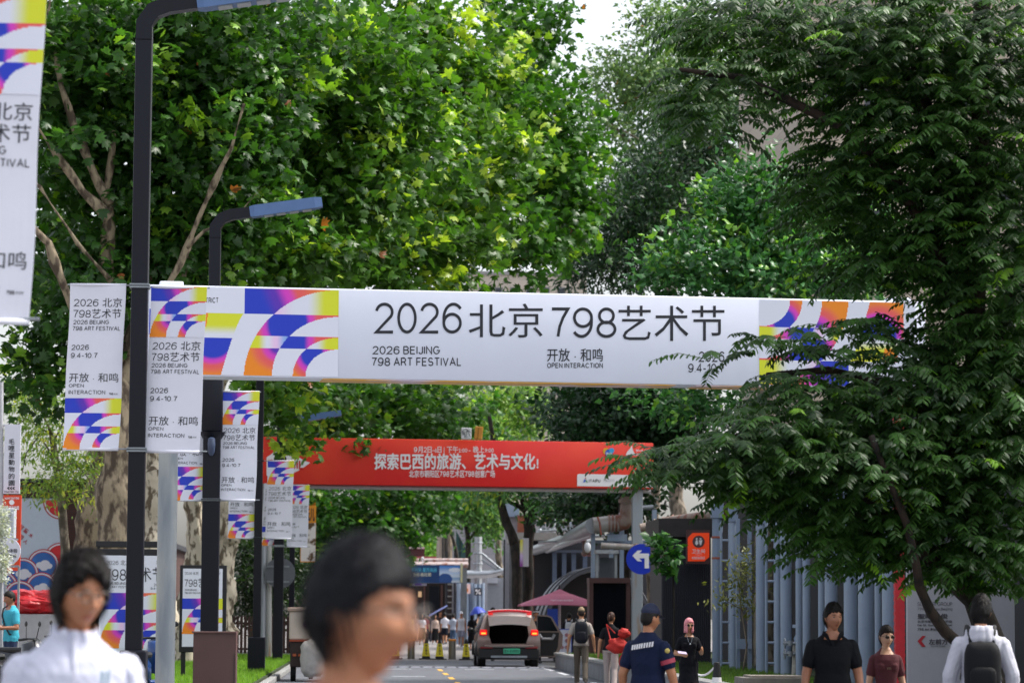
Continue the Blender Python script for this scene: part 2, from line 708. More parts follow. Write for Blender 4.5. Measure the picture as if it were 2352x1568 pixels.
M_INK = printed('banner_print', .5)
M_CLOTH = mat('banner_cloth', '#dcdeea', .6, var=.03, scale=3, bump=.08, bscale=9)
M_BLACK = mat('print_black', '#20222c', .5, var=0)
M_PVC = mat('stretched_vinyl', '#dfe3f2', .38, var=.02, scale=2, bump=.22, bscale=1.6, stretch=(1, 1, .5))
M_POST = mat('black_lamp_paint', '#0e101c', .4, spec=.3, var=.25, scale=3, bump=.05, bscale=60, stretch=(1, 1, .15))
M_STEEL = mat('galvanised_steel', '#8f959b', .45, .55, var=.2, scale=5, bump=.06, bscale=30, stretch=(1, 1, .25))
M_LAMP = mat('lamp_head_blue_grey', '#54719e', .5, var=.08, scale=4)

FW_, FH_ = .64, 1.9
FLAG_TXT = [('2026 北京', .065, .084, .94, .139, 0), ('798艺术节', .07, .15, .935, .207, 0),
            ('2026 BEIJING', .07, .215, .725, .245, .003), ('798 ART FESTIVAL', .07, .253, .933, .283, .003),
            ('2026', .067, .367, .39, .398, .003), ('9.4-10.7', .07, .414, .56, .447, .003),
            ('开放 · 和鸣', .06, .538, .937, .593, 0), ('OPEN', .06, .602, .33, .626, .003),
            ('INTERACTION', .06, .64, .71, .668, .003), ('798', .78, .656, .85, .669, .05), ('ART DISTRICT', .86, .658, .935, .668, .02)]


def make_flag(top_graphic, res=(72, 66), bulge=.03, name='flag_banner', sway=0.0):
    """double-pocket street flag, hung from its upper left corner; local frame, faces -Y"""
    o = bpy.data.objects.new(name, None)
    COL.objects.link(o)

    def pl(u, v, off=0.0):
        y = bulge * math.sin(math.pi * v) * (1 - .3 * u) + .012 * math.sin(u * 5 + v * 4)
        z = -v * FH_
        return (u * FW_ + sway * v + .006 * math.sin(v * 9 + u), y - off, z)
    nu, nv = 14, 40
    V = [pl(i / nu, j / nv) for i in range(nu + 1) for j in range(nv + 1)]
    F = [(i * (nv + 1) + j, i * (nv + 1) + j + 1, (i + 1) * (nv + 1) + j + 1, (i + 1) * (nv + 1) + j) for i in range(nu) for j in range(nv)]
    V2 = [(x, y + .004, z) for x, y, z in V]
    n = len(V)
    F2 = [tuple(k + n for k in reversed(f)) for f in F]
    rim = [(j, j + 1) for j in range(nv)] + [(i * (nv + 1) + nv, (i + 1) * (nv + 1) + nv) for i in range(nu)]
    rim += [(nu * (nv + 1) + j + 1, nu * (nv + 1) + j) for j in range(nv)] + [((i + 1) * (nv + 1), i * (nv + 1)) for i in range(nu)]
    F3 = [(a, a + n, b + n, b) for a, b in rim]
    mesh_np('cloth', V + V2, F + F2 + F3, M_CLOTH, o, shift=False, smooth=False)
    g0, g1, dv = (0.0, .305, .246) if top_graphic else (.69, 1.0, 0.0)
    ink_grid('colour_print', lambda a, b: festival(a, b), .0, 1.0, .0, 1.0, res[0], res[1],
             lambda a, b: pl(a, g0 + (g1 - g0) * b, .004), M_INK, o, shift=False)
    mb = MB()
    for t, a, b, c, d, bold in FLAG_TXT:
        sh, f, _, n_ = text_shape(t, bold, 2)
        mb.add([pl(a + (c - a) * x, dv + d + (b - d) * y, .004 + .0004 * n_[h]) for h, (x, y) in enumerate(sh)], f)
    mb.build('lettering', M_BLACK, o, shift=False)
    for v, r in ((.004, .016), (.996, .02)):
        hb = MB()
        a, b = pl(0.0, v), pl(1.0, v)
        hb.tube([(a[0], a[1] + .012, a[2]), (b[0], b[1] + .012, b[2])], r, 10)
        hb.build('rod_pocket', M_CLOTH, o, shift=False, smooth=True)
    return o


# ------------------------------------------------------------------ lamp posts and their flags
POLES = [(303, 34.3), (478, 52.1), (588, 73.0), (637, 92.0), (668, 112.0), ]
flag_hi = make_flag(True, sway=-.05)
flag_lo = make_flag(False, sway=-.05)


def lamp_post(i):
    px, Y = POLES[i]
    b = G(px, Y)
    labels = ['tall square black lamp post nearest the camera between two white flags',
              'black lamp post behind the grey pipe with a small spotlight on it',
              'black lamp post with a thick base box on the grass verge',
              'black lamp post with a collar in front of the red banner arch',
              'far black lamp post carrying the yellow flag']
    o = root('lamp_post', b, labels[i], 'lamp post', 'lamp posts along the left verge')
    w = [.19, .2, .19, .21, .2][i]
    h = [8.35, 8.3, 8.6, 7.3, 7.5][i]
    dx = math.cos(.0)
    top = Vector((b.x + .17, b.y, h))
    q = math.sqrt(.5)
    mb = MB()
    if i in (1, 3):
        zc = {1: P(485, 992, Y).z, 3: P(649, 1052, Y).z}[i]
        mb.box((b.x, b.y, zc / 2), (.3 if i == 1 else .3, .3, zc), bev=.012)
        mb.build('lower_shaft', M_POST, o)
        mb = MB()
        mb.lathe((b.x, b.y, zc - .02), [(.15, -.1), (.19, -.08), (.2, 0), (.19, .05), (.15, .09), (.12, .12)], 12)
        if i == 1:
            mb = MB()
            mb.box((b.x, b.y, zc + .55), (.36, .34, 1.1), bev=.03)
            mb.lathe((b.x, b.y, zc - .12), [(.16, 0), (.2, .06), (.235, .12)], 14)
        autosmooth(mb.build('collar', M_POST, o))
        mb = MB()
        z0 = zc
    else:
        z0 = 0
    m1 = MB()
    m1.box((b.x, b.y, (z0 + h - .2) / 2), (w, w, h - .2 - z0), bev=.012)
    m1.build('shaft', M_POST, o)
    # bent arm, square section
    m2 = MB()
    pts = [(b.x, b.y, h - .22), (b.x, b.y, h - .02), (b.x + .1, b.y - .0, h + .13), (b.x + .27, b.y, h + .2), (b.x + .62, b.y, h + .25)]
    m2.tube(pts, [w * q, w * q, w * q * .98, w * q * .95, w * q * .9], 4, sq=True)
    m2.build('arm', M_POST, o)
    # lamp head: flat tapered case tilted up a little
    m3 = MB()
    a, e = Vector((b.x + .60, b.y, h + .25)), Vector((b.x + 1.86, b.y, h + .44))
    n = Vector((0, 1, 0))
    dirv = (e - a).normalized()
    upv = Vector((-dirv.z, 0, dirv.x))
    sec = []
    for t, hh, ww in ((0, .09, .11), (.06, .1, .14), (.9, .095, .14), (1, .08, .12)):
        c = a + (e - a) * t
        sec.append([c + n * (s1 * ww) + upv * (s2 * hh) for s1, s2 in ((-1, -1), (1, -1), (1, 1), (-1, 1))])
    vs = [p for s_ in sec for p in s_]
    fs = []
    for k in range(3):
        for j in range(4):
            j2 = (j + 1) % 4
            fs.append((k * 4 + j, k * 4 + j2, k * 4 + 4 + j2, k * 4 + 4 + j))
    fs += [(3, 2, 1, 0), (12, 13, 14, 15)]
    m3.add(vs, fs)
    hd = m3.build('lamp_head', M_LAMP, o)
    m4 = MB()
    for t in (.25, .42, .6, .78):
        c = a + (e - a) * t - upv * .105
        m4.box(c, (.16, .2, .02), M=Matrix.Rotation(-math.atan2(dirv.z, dirv.x), 3, 'Y'))
    m4.build('led_module', mat('led_lens', '#9aa0a4', .3, var=0), hd)
    if i in (2, 0):
        m5 = MB()
        hb = 1.0 if i == 2 else 1.12
        m5.box((b.x, b.y, hb / 2), (.42 if i == 2 else .3, .36, hb), bev=.02)
        m5.build('base_box', M_POST, o)
    if i == 1:
        m6 = MB()
        m6.lathe(P(485, 1046, Y - .2), [(.025, 0), (.06, .06), (.07, .2), (.06, .3), (.03, .32)], 12)
        autosmooth(m6.build('spotlight', mat('spotlight_grey', '#3f4a62', .3, var=.1), o))
    return o, b


FLAGS = {  # lamp index: list of (side, picture x of the left edge, y top, graphic on top, label)
    0: [('l', 161, 652, False, 'white flag left of the nearest lamp post, colour rings at its foot'),
        ('r', 347, 658, True, 'white flag right of the nearest lamp post, colour rings at its head')],
    1: [('l', 399, 898, False, 'partly hidden white flag left of the second lamp post'),
        ('r', 511, 898, True, 'white flag right of the second lamp post, overlapping the arch edge')],
    2: [('l', 529, 1056, False, 'white flag left of the lamp post with the base box'),
        ('r', 615, 1057, True, 'white flag in front of the red banner arch')],
    3: [('l', 606, 1110, False, 'white flag mostly hidden behind another flag, left of the collared post'),
        ('r', 663, 1113, True, 'greyish white flag right of the collared lamp post')],
}
first = {True: flag_hi, False: flag_lo}
used = set()
for i in range(5):
    post, pb = lamp_post(i)
    brk = MB()
    for side, x0, y0, topg, label in FLAGS.get(i, []):
        px, Y = POLES[i]
        p = P(x0, y0, Y - .02)
        if topg in used:
            f = copy_tree(first[topg])
        else:
            f = first[topg]
            used.add(topg)
        f.location = p
        f.rotation_euler = (0, R(-.15 + .5 * rnd.random()), R(rnd.uniform(-4, 4)))
        tag(f, label, 'flag banner', 'festival flags on the lamp posts')
        sg = -1 if side == 'l' else 1
        for zz in (p.z - .008, p.z - FH_ + .012):
            brk.tube([(pb.x, p.y + .012, zz), (p.x + (FW_ + .03 if sg > 0 else -.03), p.y + .012, zz)], .009, 8)
            brk.box((pb.x, pb.y, zz), (.225 if i not in (1, 3) else .33, .225 if i not in (1, 3) else .33, .03))
    if brk.v:
        brk.build('flag_bracket', M_STEEL, post)

# the nearest flag, cut by the frame
f = copy_tree(flag_hi)
Yn = 17.1
f.location = P(-152, -16, Yn)
f.rotation_euler = (0, R(.2), R(2))
tag(f, 'largest white flag, cut by the upper left corner', 'flag banner', 'festival flags on the lamp posts')
o = root('flag_post', G(-175, Yn + .1), 'black post carrying the largest flag', 'lamp post')
mb = MB()
q = G(-175, Yn + .1)
mb.box((q.x, q.y, 3.6), (.19, .19, 7.2), bev=.01)
mb.build('shaft', M_POST, o)
mb = MB()
for zz in (f.location.z - .01, f.location.z - FH_ + .02):
    mb.tube([(q.x, q.y, zz), (f.location.x + FW_, f.location.y + .02, zz)], .01, 8)
mb.build('flag_bracket', M_STEEL, o)

# far yellow flag
bd = Board(708, 1160, 111.8)
o = root('flag_banner', bd.p(708, 1248), 'orange and white picture flag behind the greyish flag', 'flag banner')
mb = MB()
bd.rect(mb, 690, 1160, 725, 1290, 0, .01)
mb.build('cloth', mat('flag_orange', '#d98b1c', .6, var=.1, scale=2), o)
mb = MB()
bd.rect(mb, 691, 1200, 724.5, 1288, .006, .004)
mb.build('picture_print', mat('flag_picture', '#5a4020', .6, scale=2.2, col2='#d8d4cc', thr=(.44, .5)), o)
mb = MB()
bd.letters(mb, '玩儿', 700, 1166, 723, 1196, .03, .012)
mb.build('lettering', M_BLACK, o)

# ------------------------------------------------------------------ white banner arch
A_W = .10
bd = Board(340, 655, 40.0, A_W)


def arch(name, bd, x0, y0, x1, y1, depth, mats_, label, sag=0.0):
    u0, v0 = bd.uv(x0, y0)
    u1 = bd.uv(x1, (y0 + y1) / 2)[0]
    v1 = bd.uv(x0, y1)[1]
    c = bd.at((u0 + u1) / 2, (v0 + v1) / 2, -depth / 2)
    o = root(name, bd.at(u0, 0, 0) - Vector((0, 0, bd.at(u0, 0).z)), label, 'banner arch')
    mb = MB()
    mb.box(c, (u1 - u0, depth, v1 - v0), bd.ang, bev=.025)
    autosmooth(mb.build('banner_box', mats_, o), 30)
    return o, (u0, v0, u1, v1)


white_arch, ex = arch('banner_arch', bd, 338, 653, 2126, 862, .55, M_PVC, 'long white banner arch across the road with coloured ring graphics')
bd_w = bd
us0, vs0 = bd.uv(562, 660)
us1, _ = bd.uv(778, 660)
W_, H_ = us1 - us0, ex[3] - ex[1] - .05
v_top = ex[1] + .025


def pw(u, v):
    return bd_w.at(us0 + u * W_, v_top + v * H_, .005)


ink_grid('colour_print', festival_wide, -1.0, 1.0, 0.0, 1.0, 240, 120, pw, M_INK, white_arch)
ur = bd.uv(1743, 780)[0]


def pr(u, v):
    return bd_w.at(ur + (1 - u) * W_, v_top + (1 - v) * H_, .005)


ink_grid('colour_print', festival_wide, -.75, 1.0, 0.0, 1.0, 200, 100, pr, M_INK, white_arch)
mb = MB()
for t, a, b, c, d, bold in [('2026', 857, 695, 1060, 766, 0), ('北京', 1076, 697, 1246, 775, 0), ('798', 1267, 706, 1415, 776, 0), ('艺术节', 1420, 702, 1663, 783, 0),
                            ('2026 BEIJING', 854, 793, 1010, 815, .003), ('798 ART FESTIVAL', 854, 819, 1058, 842, .003),
                            ('开放 · 和鸣', 1256, 800, 1384, 830, .005), ('OPEN INTERACTION', 1256, 832, 1384, 846, .02),
                            ('2026', 1603, 807, 1663, 831, .003), ('9.4-10.7', 1580, 833, 1664, 855, .003), ('798 ART DISTRICT', 408, 682, 501, 696, .02)]:
    bd.letters(mb, t, a, b, c, d, bold)
mb.build('lettering', M_BLACK, white_arch)
mb = MB()
cu = (ex[0] + ex[2]) / 2
mb.box(bd.at(bd.uv(1150, 870)[0], ex[3] + .004, -.275), (bd.uv(1560, 870)[0] - bd.uv(750, 870)[0], .53, .012), bd.ang)
mb.box(bd.at(bd.uv(1830, 870)[0], ex[3] + .004, -.275), (bd.uv(2060, 870)[0] - bd.uv(1600, 870)[0], .53, .012), bd.ang)
mb.build('underside_road_bounce', mat('underside_ochre_bounce', '#e0a83c', .5, var=.25, scale=1.2, col2='#d8c4d4', thr=(.45, .62)), white_arch)  # ochre brightened in its colour for light thrown up by the road
for lx in (394, 2073):
    u_ = bd.uv(lx, 700)[0]
    mb = MB()
    g = bd.at(u_, 0, -.275)
    top = bd.at(u_, ex[1] - .09, -.275)
    if lx > 1000:
        for k in range(100):
            mb.box((g.x, g.y, .025 + k * .0478), (.125 + .012 * (k % 2), .125, .049))
        mb.build('leg', mat('red_cloth', '#b81f2c', .65, var=.1), white_arch)
    else:
        mb.tube([(g.x, g.y, 0), (g.x, g.y, bd.at(0, ex[3]).z)], .13, 20)
        autosmooth(mb.build('leg', mat('old_zinc_pipe', '#7f878f', .5, .35, scale=4, stretch=(1, 1, .2), col2='#a9adab', thr=(.35, .65), bump=.08, bscale=25), white_arch))
    mb = MB()
    mb.box((g.x, g.y, bd.at(0, ex[1]).z + .03), (.32, .3, .07), bd.ang, bev=.02)
    mb.build('leg_cap', M_PVC, white_arch)

# ------------------------------------------------------------------ red banner arch
bd = Board(612, 1003, 94.5, .12)
M_RED = mat('red_vinyl', '#dc1c18', .5, scale=.35, col2='#e63a1e', thr=(.42, .62), bump=.08, bscale=3)
red_arch, ex = arch('banner_arch', bd, 600, 1002.5, 1500, 1110, .8, M_RED, 'red banner arch across the road with white Chinese lettering')
bd_r = bd
mb = MB()
for t, a, b, c, d, bold in [('9月2日–6日 | 下午1:00 – 晚上9:00', 950, 1024, 1133, 1041, .02), ('探索巴西的旅游、艺术与文化!', 859, 1040, 1236, 1078, .03),
                            ('北京市朝阳区798艺术区798创意广场', 939, 1079, 1136, 1096, .02), ('BRASIL CHINA', 1460, 1031, 1494, 1037, .03), ('中国巴西文化', 1460, 1040, 1494, 1047, .02)]:
    bd.letters(mb, t, a, b, c, d, bold, off=.02)
bd.poly(mb, [(1436, 1045), (1440, 1036), (1446, 1030), (1450, 1022), (1453, 1034), (1460, 1046), (1448, 1044)], .02)
mb.build('lettering', mat('print_white', '#e6e3e6', .5, var=0), red_arch)
mb = MB()
bd.poly(mb, [(612, 1050), (645, 1026), (700, 1058), (712, 1062), (690, 1078), (650, 1096), (612, 1092)], .012)
mb.build('white_crest', MATS['print_white'], red_arch)
mb = MB()
bd.letters(mb, 'BRASIL', 616, 1052, 696, 1078, .05, off=.022)
mb.build('crest_lettering', mat('print_red', '#c8201c', .5, var=0), red_arch)
mb = MB()
pp = [(1325, 1119)] + [(1325 + 5 - 5 * math.cos(t), 1096 - 5 * math.sin(t)) for t in (0, .5, 1.0, 1.57)] + [(1502, 1095), (1502, 1122)]
bd.poly(mb, [(x, y - 3.5) for x, y in pp], .012)
mb.build('white_label', MATS['print_white'], red_arch)
mb = MB()
bd.letters(mb, 'ITAIPU', 1352, 1099, 1378, 1107, .03, off=.024)
mb.build('label_lettering', M_BLACK, red_arch)
mb = MB()
bd.letters(mb, 'TURISMO', 1384, 1100, 1410, 1106, .0, off=.024)
mb.build('label_lettering', mat('print_grey', '#a5a5ad', .5, var=0), red_arch)
for cc, pts in (('#2f5fc0', [(1338, 1107), (1342, 1099), (1345, 1103), (1342, 1107)]), ('#2c8a4a', [(1345, 1100), (1350, 1108), (1345, 1106)]), ('#c03a28', [(1342, 1098), (1345, 1096), (1346, 1100)])):
    mb = MB()
    bd.poly(mb, pts, .024)
    mb.build('label_emblem', mat('ink' + cc, cc, .5, var=0), red_arch)
for cc, px, py, r in (('#e0a81c', 1392, 1036, 8), ('#2a9a48', 1400, 1046, 7), ('#2256c0', 1398, 1040, 9), ('#35a0d8', 1404, 1034, 6)):
    mb = MB()
    bd.poly(mb, [(px + r * math.cos(k * .52), py + r * math.sin(k * .52)) for k in range(12)], .012 + .004 * (r % 4))
    mb.build('round_emblem', mat('ink' + cc, cc, .5, var=0), red_arch)
mb = MB()
bd.letters(mb, 'BRASIL', 1391, 1038, 1406, 1044, .03, off=.032)
mb.build('emblem_lettering', MATS['print_white'], red_arch)
u0, u1 = ex[0], ex[2]
mb = MB()
mb.tube([bd.at(u0, ex[3] + .06, -.4), bd.at(u1, ex[3] + .06, -.4)], .07, 14)
autosmooth(mb.build('support_tube', mat('white_tube', '#b9b5ba', .5, var=.1), red_arch))
for lx in (607, 1469):
    u_ = bd.uv(lx, 1100)[0]
    g = bd.at(u_, 0, -.4)
    mb = MB()
    if lx > 1000:
        mb.box((g.x, g.y, (ex and bd.at(0, ex[3]).z) / 2), (.34, .34, bd.at(0, ex[3]).z), 0, bev=.02)
        mb.build('leg', mat('rusty_grey_paint', '#8e959c', .55, scale=1.6, col2='#8a6a4a', thr=(.56, .72), bump=.1, stretch=(2.2, 2.2, .35)), red_arch)
    else:
        mb.tube([(g.x, g.y, 0), (g.x, g.y, bd.at(0, ex[3]).z)], .14, 16)
        autosmooth(mb.build('leg', M_STEEL, red_arch))
# two boxes standing on the red arch
for nm, x0, y0, x1, y1, cl, lab, tilt in (('box_lamp', 1059, 983, 1082, 1011, '#d6d6d8', 'white paper box lamp with black ink scribble on top of the red arch', 0),
                                          ('box_lamp', 1090, 980, 1108, 1011, '#c98a36', 'tilted orange box lamp on top of the red arch', 6)):
    b2 = Board(x0, y0, 94.9, .12)
    c = b2.p((x0 + x1) / 2, (y0 + y1) / 2)
    zt = bd.at(0, ex[1]).z
    w, h = (x1 - x0) / S(95), b2.p(x0, y0).z - zt + .01
    o = root(nm, (c.x, c.y, zt), lab, 'box lamp')
    mb = MB()
    mb.box((c.x, c.y, zt + h / 2), (w, w * .9, h), M=Matrix.Rotation(R(tilt), 3, 'Y'), bev=.02)
    mb.build('case', mat('paper' + cl, cl, .7, var=.08), o)
    if tilt == 0:
        mb = MB()
        for k in range(5):
            a = rnd.uniform(.2, .8)
            pts = [Vector((c.x - w / 2 + w * min(.95, max(.05, a + rnd.uniform(-.4, .4))), c.y - w * .46, zt + h * rnd.uniform(.08, .92))) for _ in range(4)]
            mb.tube(pts, .008, 5)
        mb.build('ink_scribble', M_BLACK, o)
    else:
        mb = MB()
        mb.box((c.x - .02, c.y - w * .47, zt + h * .5), (.02, .02, h * .9), M=Matrix.Rotation(R(tilt), 3, 'Y'))
        mb.build('seam', mat('orange_dark', '#8f5a1c', .7, var=.05), o)

# ------------------------------------------------------------------ the ground and the road
def sheet(name, x0, y0, x1, y1, z, m, nx=1, ny=1):
    us, vs = np.linspace(x0, x1, nx + 1), np.linspace(y0, y1, ny + 1)
    V = [(a, b, z) for a in us for b in vs]
    F = [(i * (ny + 1) + j, (i + 1) * (ny + 1) + j, (i + 1) * (ny + 1) + j + 1, i * (ny + 1) + j + 1) for i in range(nx) for j in range(ny)]
    return struct(mesh_np(name, V, F, m))


M_ASPH = mat('asphalt', '#5d6068', .85, var=.16, scale=1.4, bump=.25, bscale=90)
M_PAVE = mat('pavers', '#7d7878', .8, var=.12, scale=2.5, bump=.15, bscale=25)
M_KERB = mat('kerb_stone', '#8d8d8c', .8, var=.15, scale=4, bump=.2, bscale=30)
M_SOIL = mat('lawn_soil', '#2c3a18', .95, var=.3, scale=5, bump=.3)
sheet('ground', -1500, -300, 1500, 3000, -.03, mat('town_ground', '#6c6a66', .9, var=.15, scale=.4))
sheet('road', -2.05, -30, 5.75, 104.5, 0.0, M_ASPH)
sheet('plaza', -30, 104.5, 24, 420, .004, M_PAVE)
mb = MB()
mb.box((-16, 40, .05), (27.6, 130, .1))
struct(mb.build('pavement', M_PAVE))
mb = MB()
mb.box((-2.13, 37, .06), (.16, 136, .13), bev=.02)
struct(mb.build('kerb', M_KERB))
mb = MB()
mb.box((-4.3, 72, .075), (4.1, 62, .15))
struct(mb.build('verge', M_SOIL))
mb = MB()
mb.box((7.1, 57, .2), (2.3, 68, .4))
mb.box((60, 57, .2), (102, 90, .38))
struct(mb.build('raised_bed', M_SOIL))
o = root('planter_wall', (5.85, 57, 0), 'low grey stone wall along the right side of the road', 'wall')
mb = MB()
mb.box((5.85, 57, .2), (.2, 68, .4))
mb.build('wall', mat('planter_stone', '#7f8186', .8, var=.15, scale=1.5, bump=.25, bscale=14), o)
mb = MB()
for k in range(34):
    mb.box((5.86, 24 + 2 * k, .43), (.32, 1.99, .065), bev=.008)
mb.build('coping', M_KERB, o)

# road paint
M_YEL = mat('road_yellow', '#d8a545', .7, var=.25, scale=14)
M_WHT = mat('road_white', '#c9cbd2', .7, var=.2, scale=12)
mb = MB()
for k in range(9):
    y = 40.5 + 5.65 * k
    mb.box((2.13, y, .003), (.13, 2.6, .006))
struct(mb.build('centre_marking', M_YEL))
mb = MB()
for k in range(8):
    mb.box((5.35, 44 + 6.2 * k, .003), (.14, 3.4, .006))
for y, xs in ((87.2, (-1.3, .9, 3.3, 4.9)), (76.5, (-.9, 1.1))):
    for x in xs:
        mb.box((x, y, .003), (.85, .28, .006))
struct(mb.build('edge_marking', M_WHT))
o = root('speed_bump', (1.5, 89.3, 0), 'low grey speed bump with dark studs across the road', 'speed bump')
mb = MB()
prof = [(-.2, .0), (-.17, .025), (-.06, .045), (.06, .045), (.17, .025), (.2, 0)]
mb.prism([(-2.0, 89.3 + a, b + .002) for a, b in prof], (7.3, 0, 0))
mb.build('ramp', mat('bump_rubber', '#777a86', .7, var=.15, scale=5), o)
mb = MB()
for k in range(21):
    mb.lathe((-1.85 + k * .352, 89.16, .032), [(.045, 0), (.04, .012)], 8)
mb.build('stud', mat('stud_black', '#17181c', .6, var=0), o)

# grass blades
def grass(name, xr, yr, z, n, h, c0, c1):
    x, y = rng.uniform(*xr, n), rng.uniform(*yr, n)
    hh = h * rng.uniform(.5, 1.3, n)
    a = rng.uniform(0, 6.28, n)
    l = rng.uniform(-.5, .5, (n, 2)) * hh[:, None]
    w = .012
    V = np.zeros((n, 3, 3))
    V[:, 0] = np.stack([x + np.cos(a) * w, y + np.sin(a) * w, np.full(n, z)], 1)
    V[:, 1] = np.stack([x - np.cos(a) * w, y - np.sin(a) * w, np.full(n, z)], 1)
    V[:, 2] = np.stack([x + l[:, 0], y + l[:, 1], z + hh], 1)
    t = rng.uniform(0, 1, n)[:, None]
    ink = L3(c0) * (1 - t) + L3(c1) * t
    o = mesh_np(name, V.reshape(-1, 3), np.arange(n * 3).reshape(-1, 3), leafmat('grass_blade', .4, .6), ink=np.repeat(ink, 3, 0))
    return tag(o, 'short bright green grass along the %s' % ('left verge' if xr[0] < 0 else 'planter bed'), 'grass', kind='stuff')


grass('grass', (-6.2, -2.3), (55, 102), .15, 42000, .11, '#5d8a2a', '#8cb83c')
grass('grass', (6.0, 8.2), (44, 90), .40, 30000, .09, '#47662a', '#6a8a3a')


# ------------------------------------------------------------------ buildings and walls
def block(x0, y0, x1, y1, Y, depth, m, name, parent=None, bev=0.0, z0=None):
    """box whose near face covers the picture rectangle at road distance Y"""
    a, b = P(x0, (y0 + y1) / 2, Y), P(x1, (y0 + y1) / 2, Y)
    zt, zb = P((x0 + x1) / 2, y0, Y).z, P((x0 + x1) / 2, y1, Y).z
    if z0 is not None:
        zb = z0
    mb = MB()
    mb.box(((a.x + b.x) / 2, Y + depth / 2, (zt + zb) / 2), (b.x - a.x, depth, zt - zb), bev=bev)
    return mb.build(name, m, parent)


def tiles(name, c, joint, w, h, rough=.6, mort=.012):
    if name in MATS:
        return MATS[name]
    m = bpy.data.materials.new(name)
    m.use_nodes = True
    nt = m.node_tree
    b = nt.nodes['Principled BSDF']
    t = nt.nodes.new('ShaderNodeTexBrick')
    co = nt.nodes.new('ShaderNodeTexCoord')
    mp = nt.nodes.new('ShaderNodeMapping')
    mp.inputs['Rotation'].default_value = (R(90), 0, 0)
    nt.links.new(co.outputs['Object'], mp.inputs[0])
    nt.links.new(mp.outputs[0], t.inputs['Vector'])
    t.inputs['Scale'].default_value = 1
    t.inputs['Brick Width'].default_value = w
    t.inputs['Row Height'].default_value = h
    t.inputs['Mortar Size'].default_value = mort
    cc = lin(c)
    t.inputs['Color1'].default_value = tuple(x * .9 for x in cc[:3]) + (1,)
    t.inputs['Color2'].default_value = tuple(x * 1.1 for x in cc[:3]) + (1,)
    t.inputs['Mortar'].default_value = lin(joint)
    nt.links.new(t.outputs['Color'], b.inputs['Base Color'])
    b.inputs['Roughness'].default_value = rough
    MATS[name] = m
    return m


def building(label, x0, y0, x1, Y, depth, m, wins=(), name='building', roof=None, wmat=None):
    """wins: picture rectangles of windows"""
    a, b = P(x0, 1300, Y), P(x1, 1300, Y)
    zt = P((x0 + x1) / 2, y0, Y).z
    o = root(name, ((a.x + b.x) / 2, Y + depth / 2, 0), label, 'building')
    mb = MB()
    mb.box(((a.x + b.x) / 2, Y + depth / 2, zt / 2), (b.x - a.x, depth, zt))
    mb.build('wall', m, o)
    mb = MB()
    mb.box(((a.x + b.x) / 2, Y + depth / 2, zt + .15), (b.x - a.x + .3, depth + .3, .3))
    mb.build('roof_edge', roof or M_KERB, o)
    for w in wins:
        fr = block(w[0], w[1], w[2], w[3], Y - .06, .1, mat('window_frame_grey', '#6d6f74', .5, var=0), 'window', o)
        e = .12 * (w[2] - w[0])
        block(w[0] + e, w[1] + e, w[2] - e, w[3] - e, Y - .08, .04, wmat or mat('dark_glass', '#2a3038', .12, var=.1), 'pane', fr)
    return o


M_BEIGE = tiles('beige_cladding', '#b9aea2', '#8f8880', 1.6, .8)
M_GREYT = tiles('grey_tile', '#8b8a92', '#74747c', 1.2, .6)
M_TAN = mat('tan_render', '#a08a70', .85, var=.12, scale=1)
M_CONC = mat('old_concrete', '#a8988a', .85, var=.18, scale=1.5, bump=.2)
building('tall pale beige building far down the road behind the small trees', 1075, 632, 1345, 262, 14, M_BEIGE,
         [(1100 + 36 * i, 660 + 60 * j, 1118 + 36 * i, 690 + 60 * j) for i in range(6) for j in range(7)])
M_WALLR = tiles('beige_panel', '#b5a697', '#8d8276', 1.0, 1.4)
building('beige building showing through the dark foliage at the right', 1838, -420, 2560, 97, 16, M_WALLR,
         [(2190, 395, 2228, 520), (1880, 120, 1925, 260), (1985, 395, 2030, 520), (2190, 640, 2228, 760), (2290, 395, 2330, 520), (2290, 640, 2330, 760),
          (1880, 640, 1925, 760), (1985, 120, 2030, 260), (2190, 120, 2228, 260)])
building('tan brick building far behind the pipe bridge', 890, 1150, 1004, 235, 12, M_TAN, [(930, 1180, 950, 1205), (965, 1180, 985, 1205)])
o = building('weathered concrete tower with dark downpipes beside the grey building', 1008, 1120, 1047, 205, 8, M_CONC)
mb = MB()
for px in (1018, 1024, 1027):
    mb.tube([P(px, 1100, 204.7), P(px, 1400, 204.7)], .12 if px == 1018 else .06, 8)
mb.build('downpipe', mat('dark_pipe', '#38332f', .6, var=.2), o)
for y in (1170, 1200, 1232, 1262):
    block(1033, y, 1044, y + 22, 204.9, .1, mat('pale_panel', '#b8a78e', .8, var=.1), 'wall_panel', o)
building('smooth grey tiled gallery building at the end of the road', 1053, 1085, 1166, 186, 14, M_GREYT)
# dark shop front under the pipe bridge
o = building('dark brown shop front under the far pipe bridge', 770, 1338, 1046, 200, 6, mat('shop_brown', '#3a2a26', .6, var=.25, scale=.8), name='shop')
for x, w, c, e in ((896, 18, '#8a6ab8', .4), (850, 10, '#d9b080', .5), (960, 8, '#c9a27a', .3)):
    block(x, 1357, x + w, 1370, 199.9, .05, mat('shop_glow' + c, c, .5, var=0, emit=e), 'shop_sign', o)
for x in (800, 858, 918, 972, 1012):
    block(x, 1342, x + 4, 1500, 199.8, .15, mat('shop_post', '#6b4a40', .6, var=.1), 'door_post', o, z0=0)
block(985, 1345, 1008, 1500, 199.9, .08, mat('shop_glass', '#171b22', .1, var=0), 'glass_door', o, z0=0)

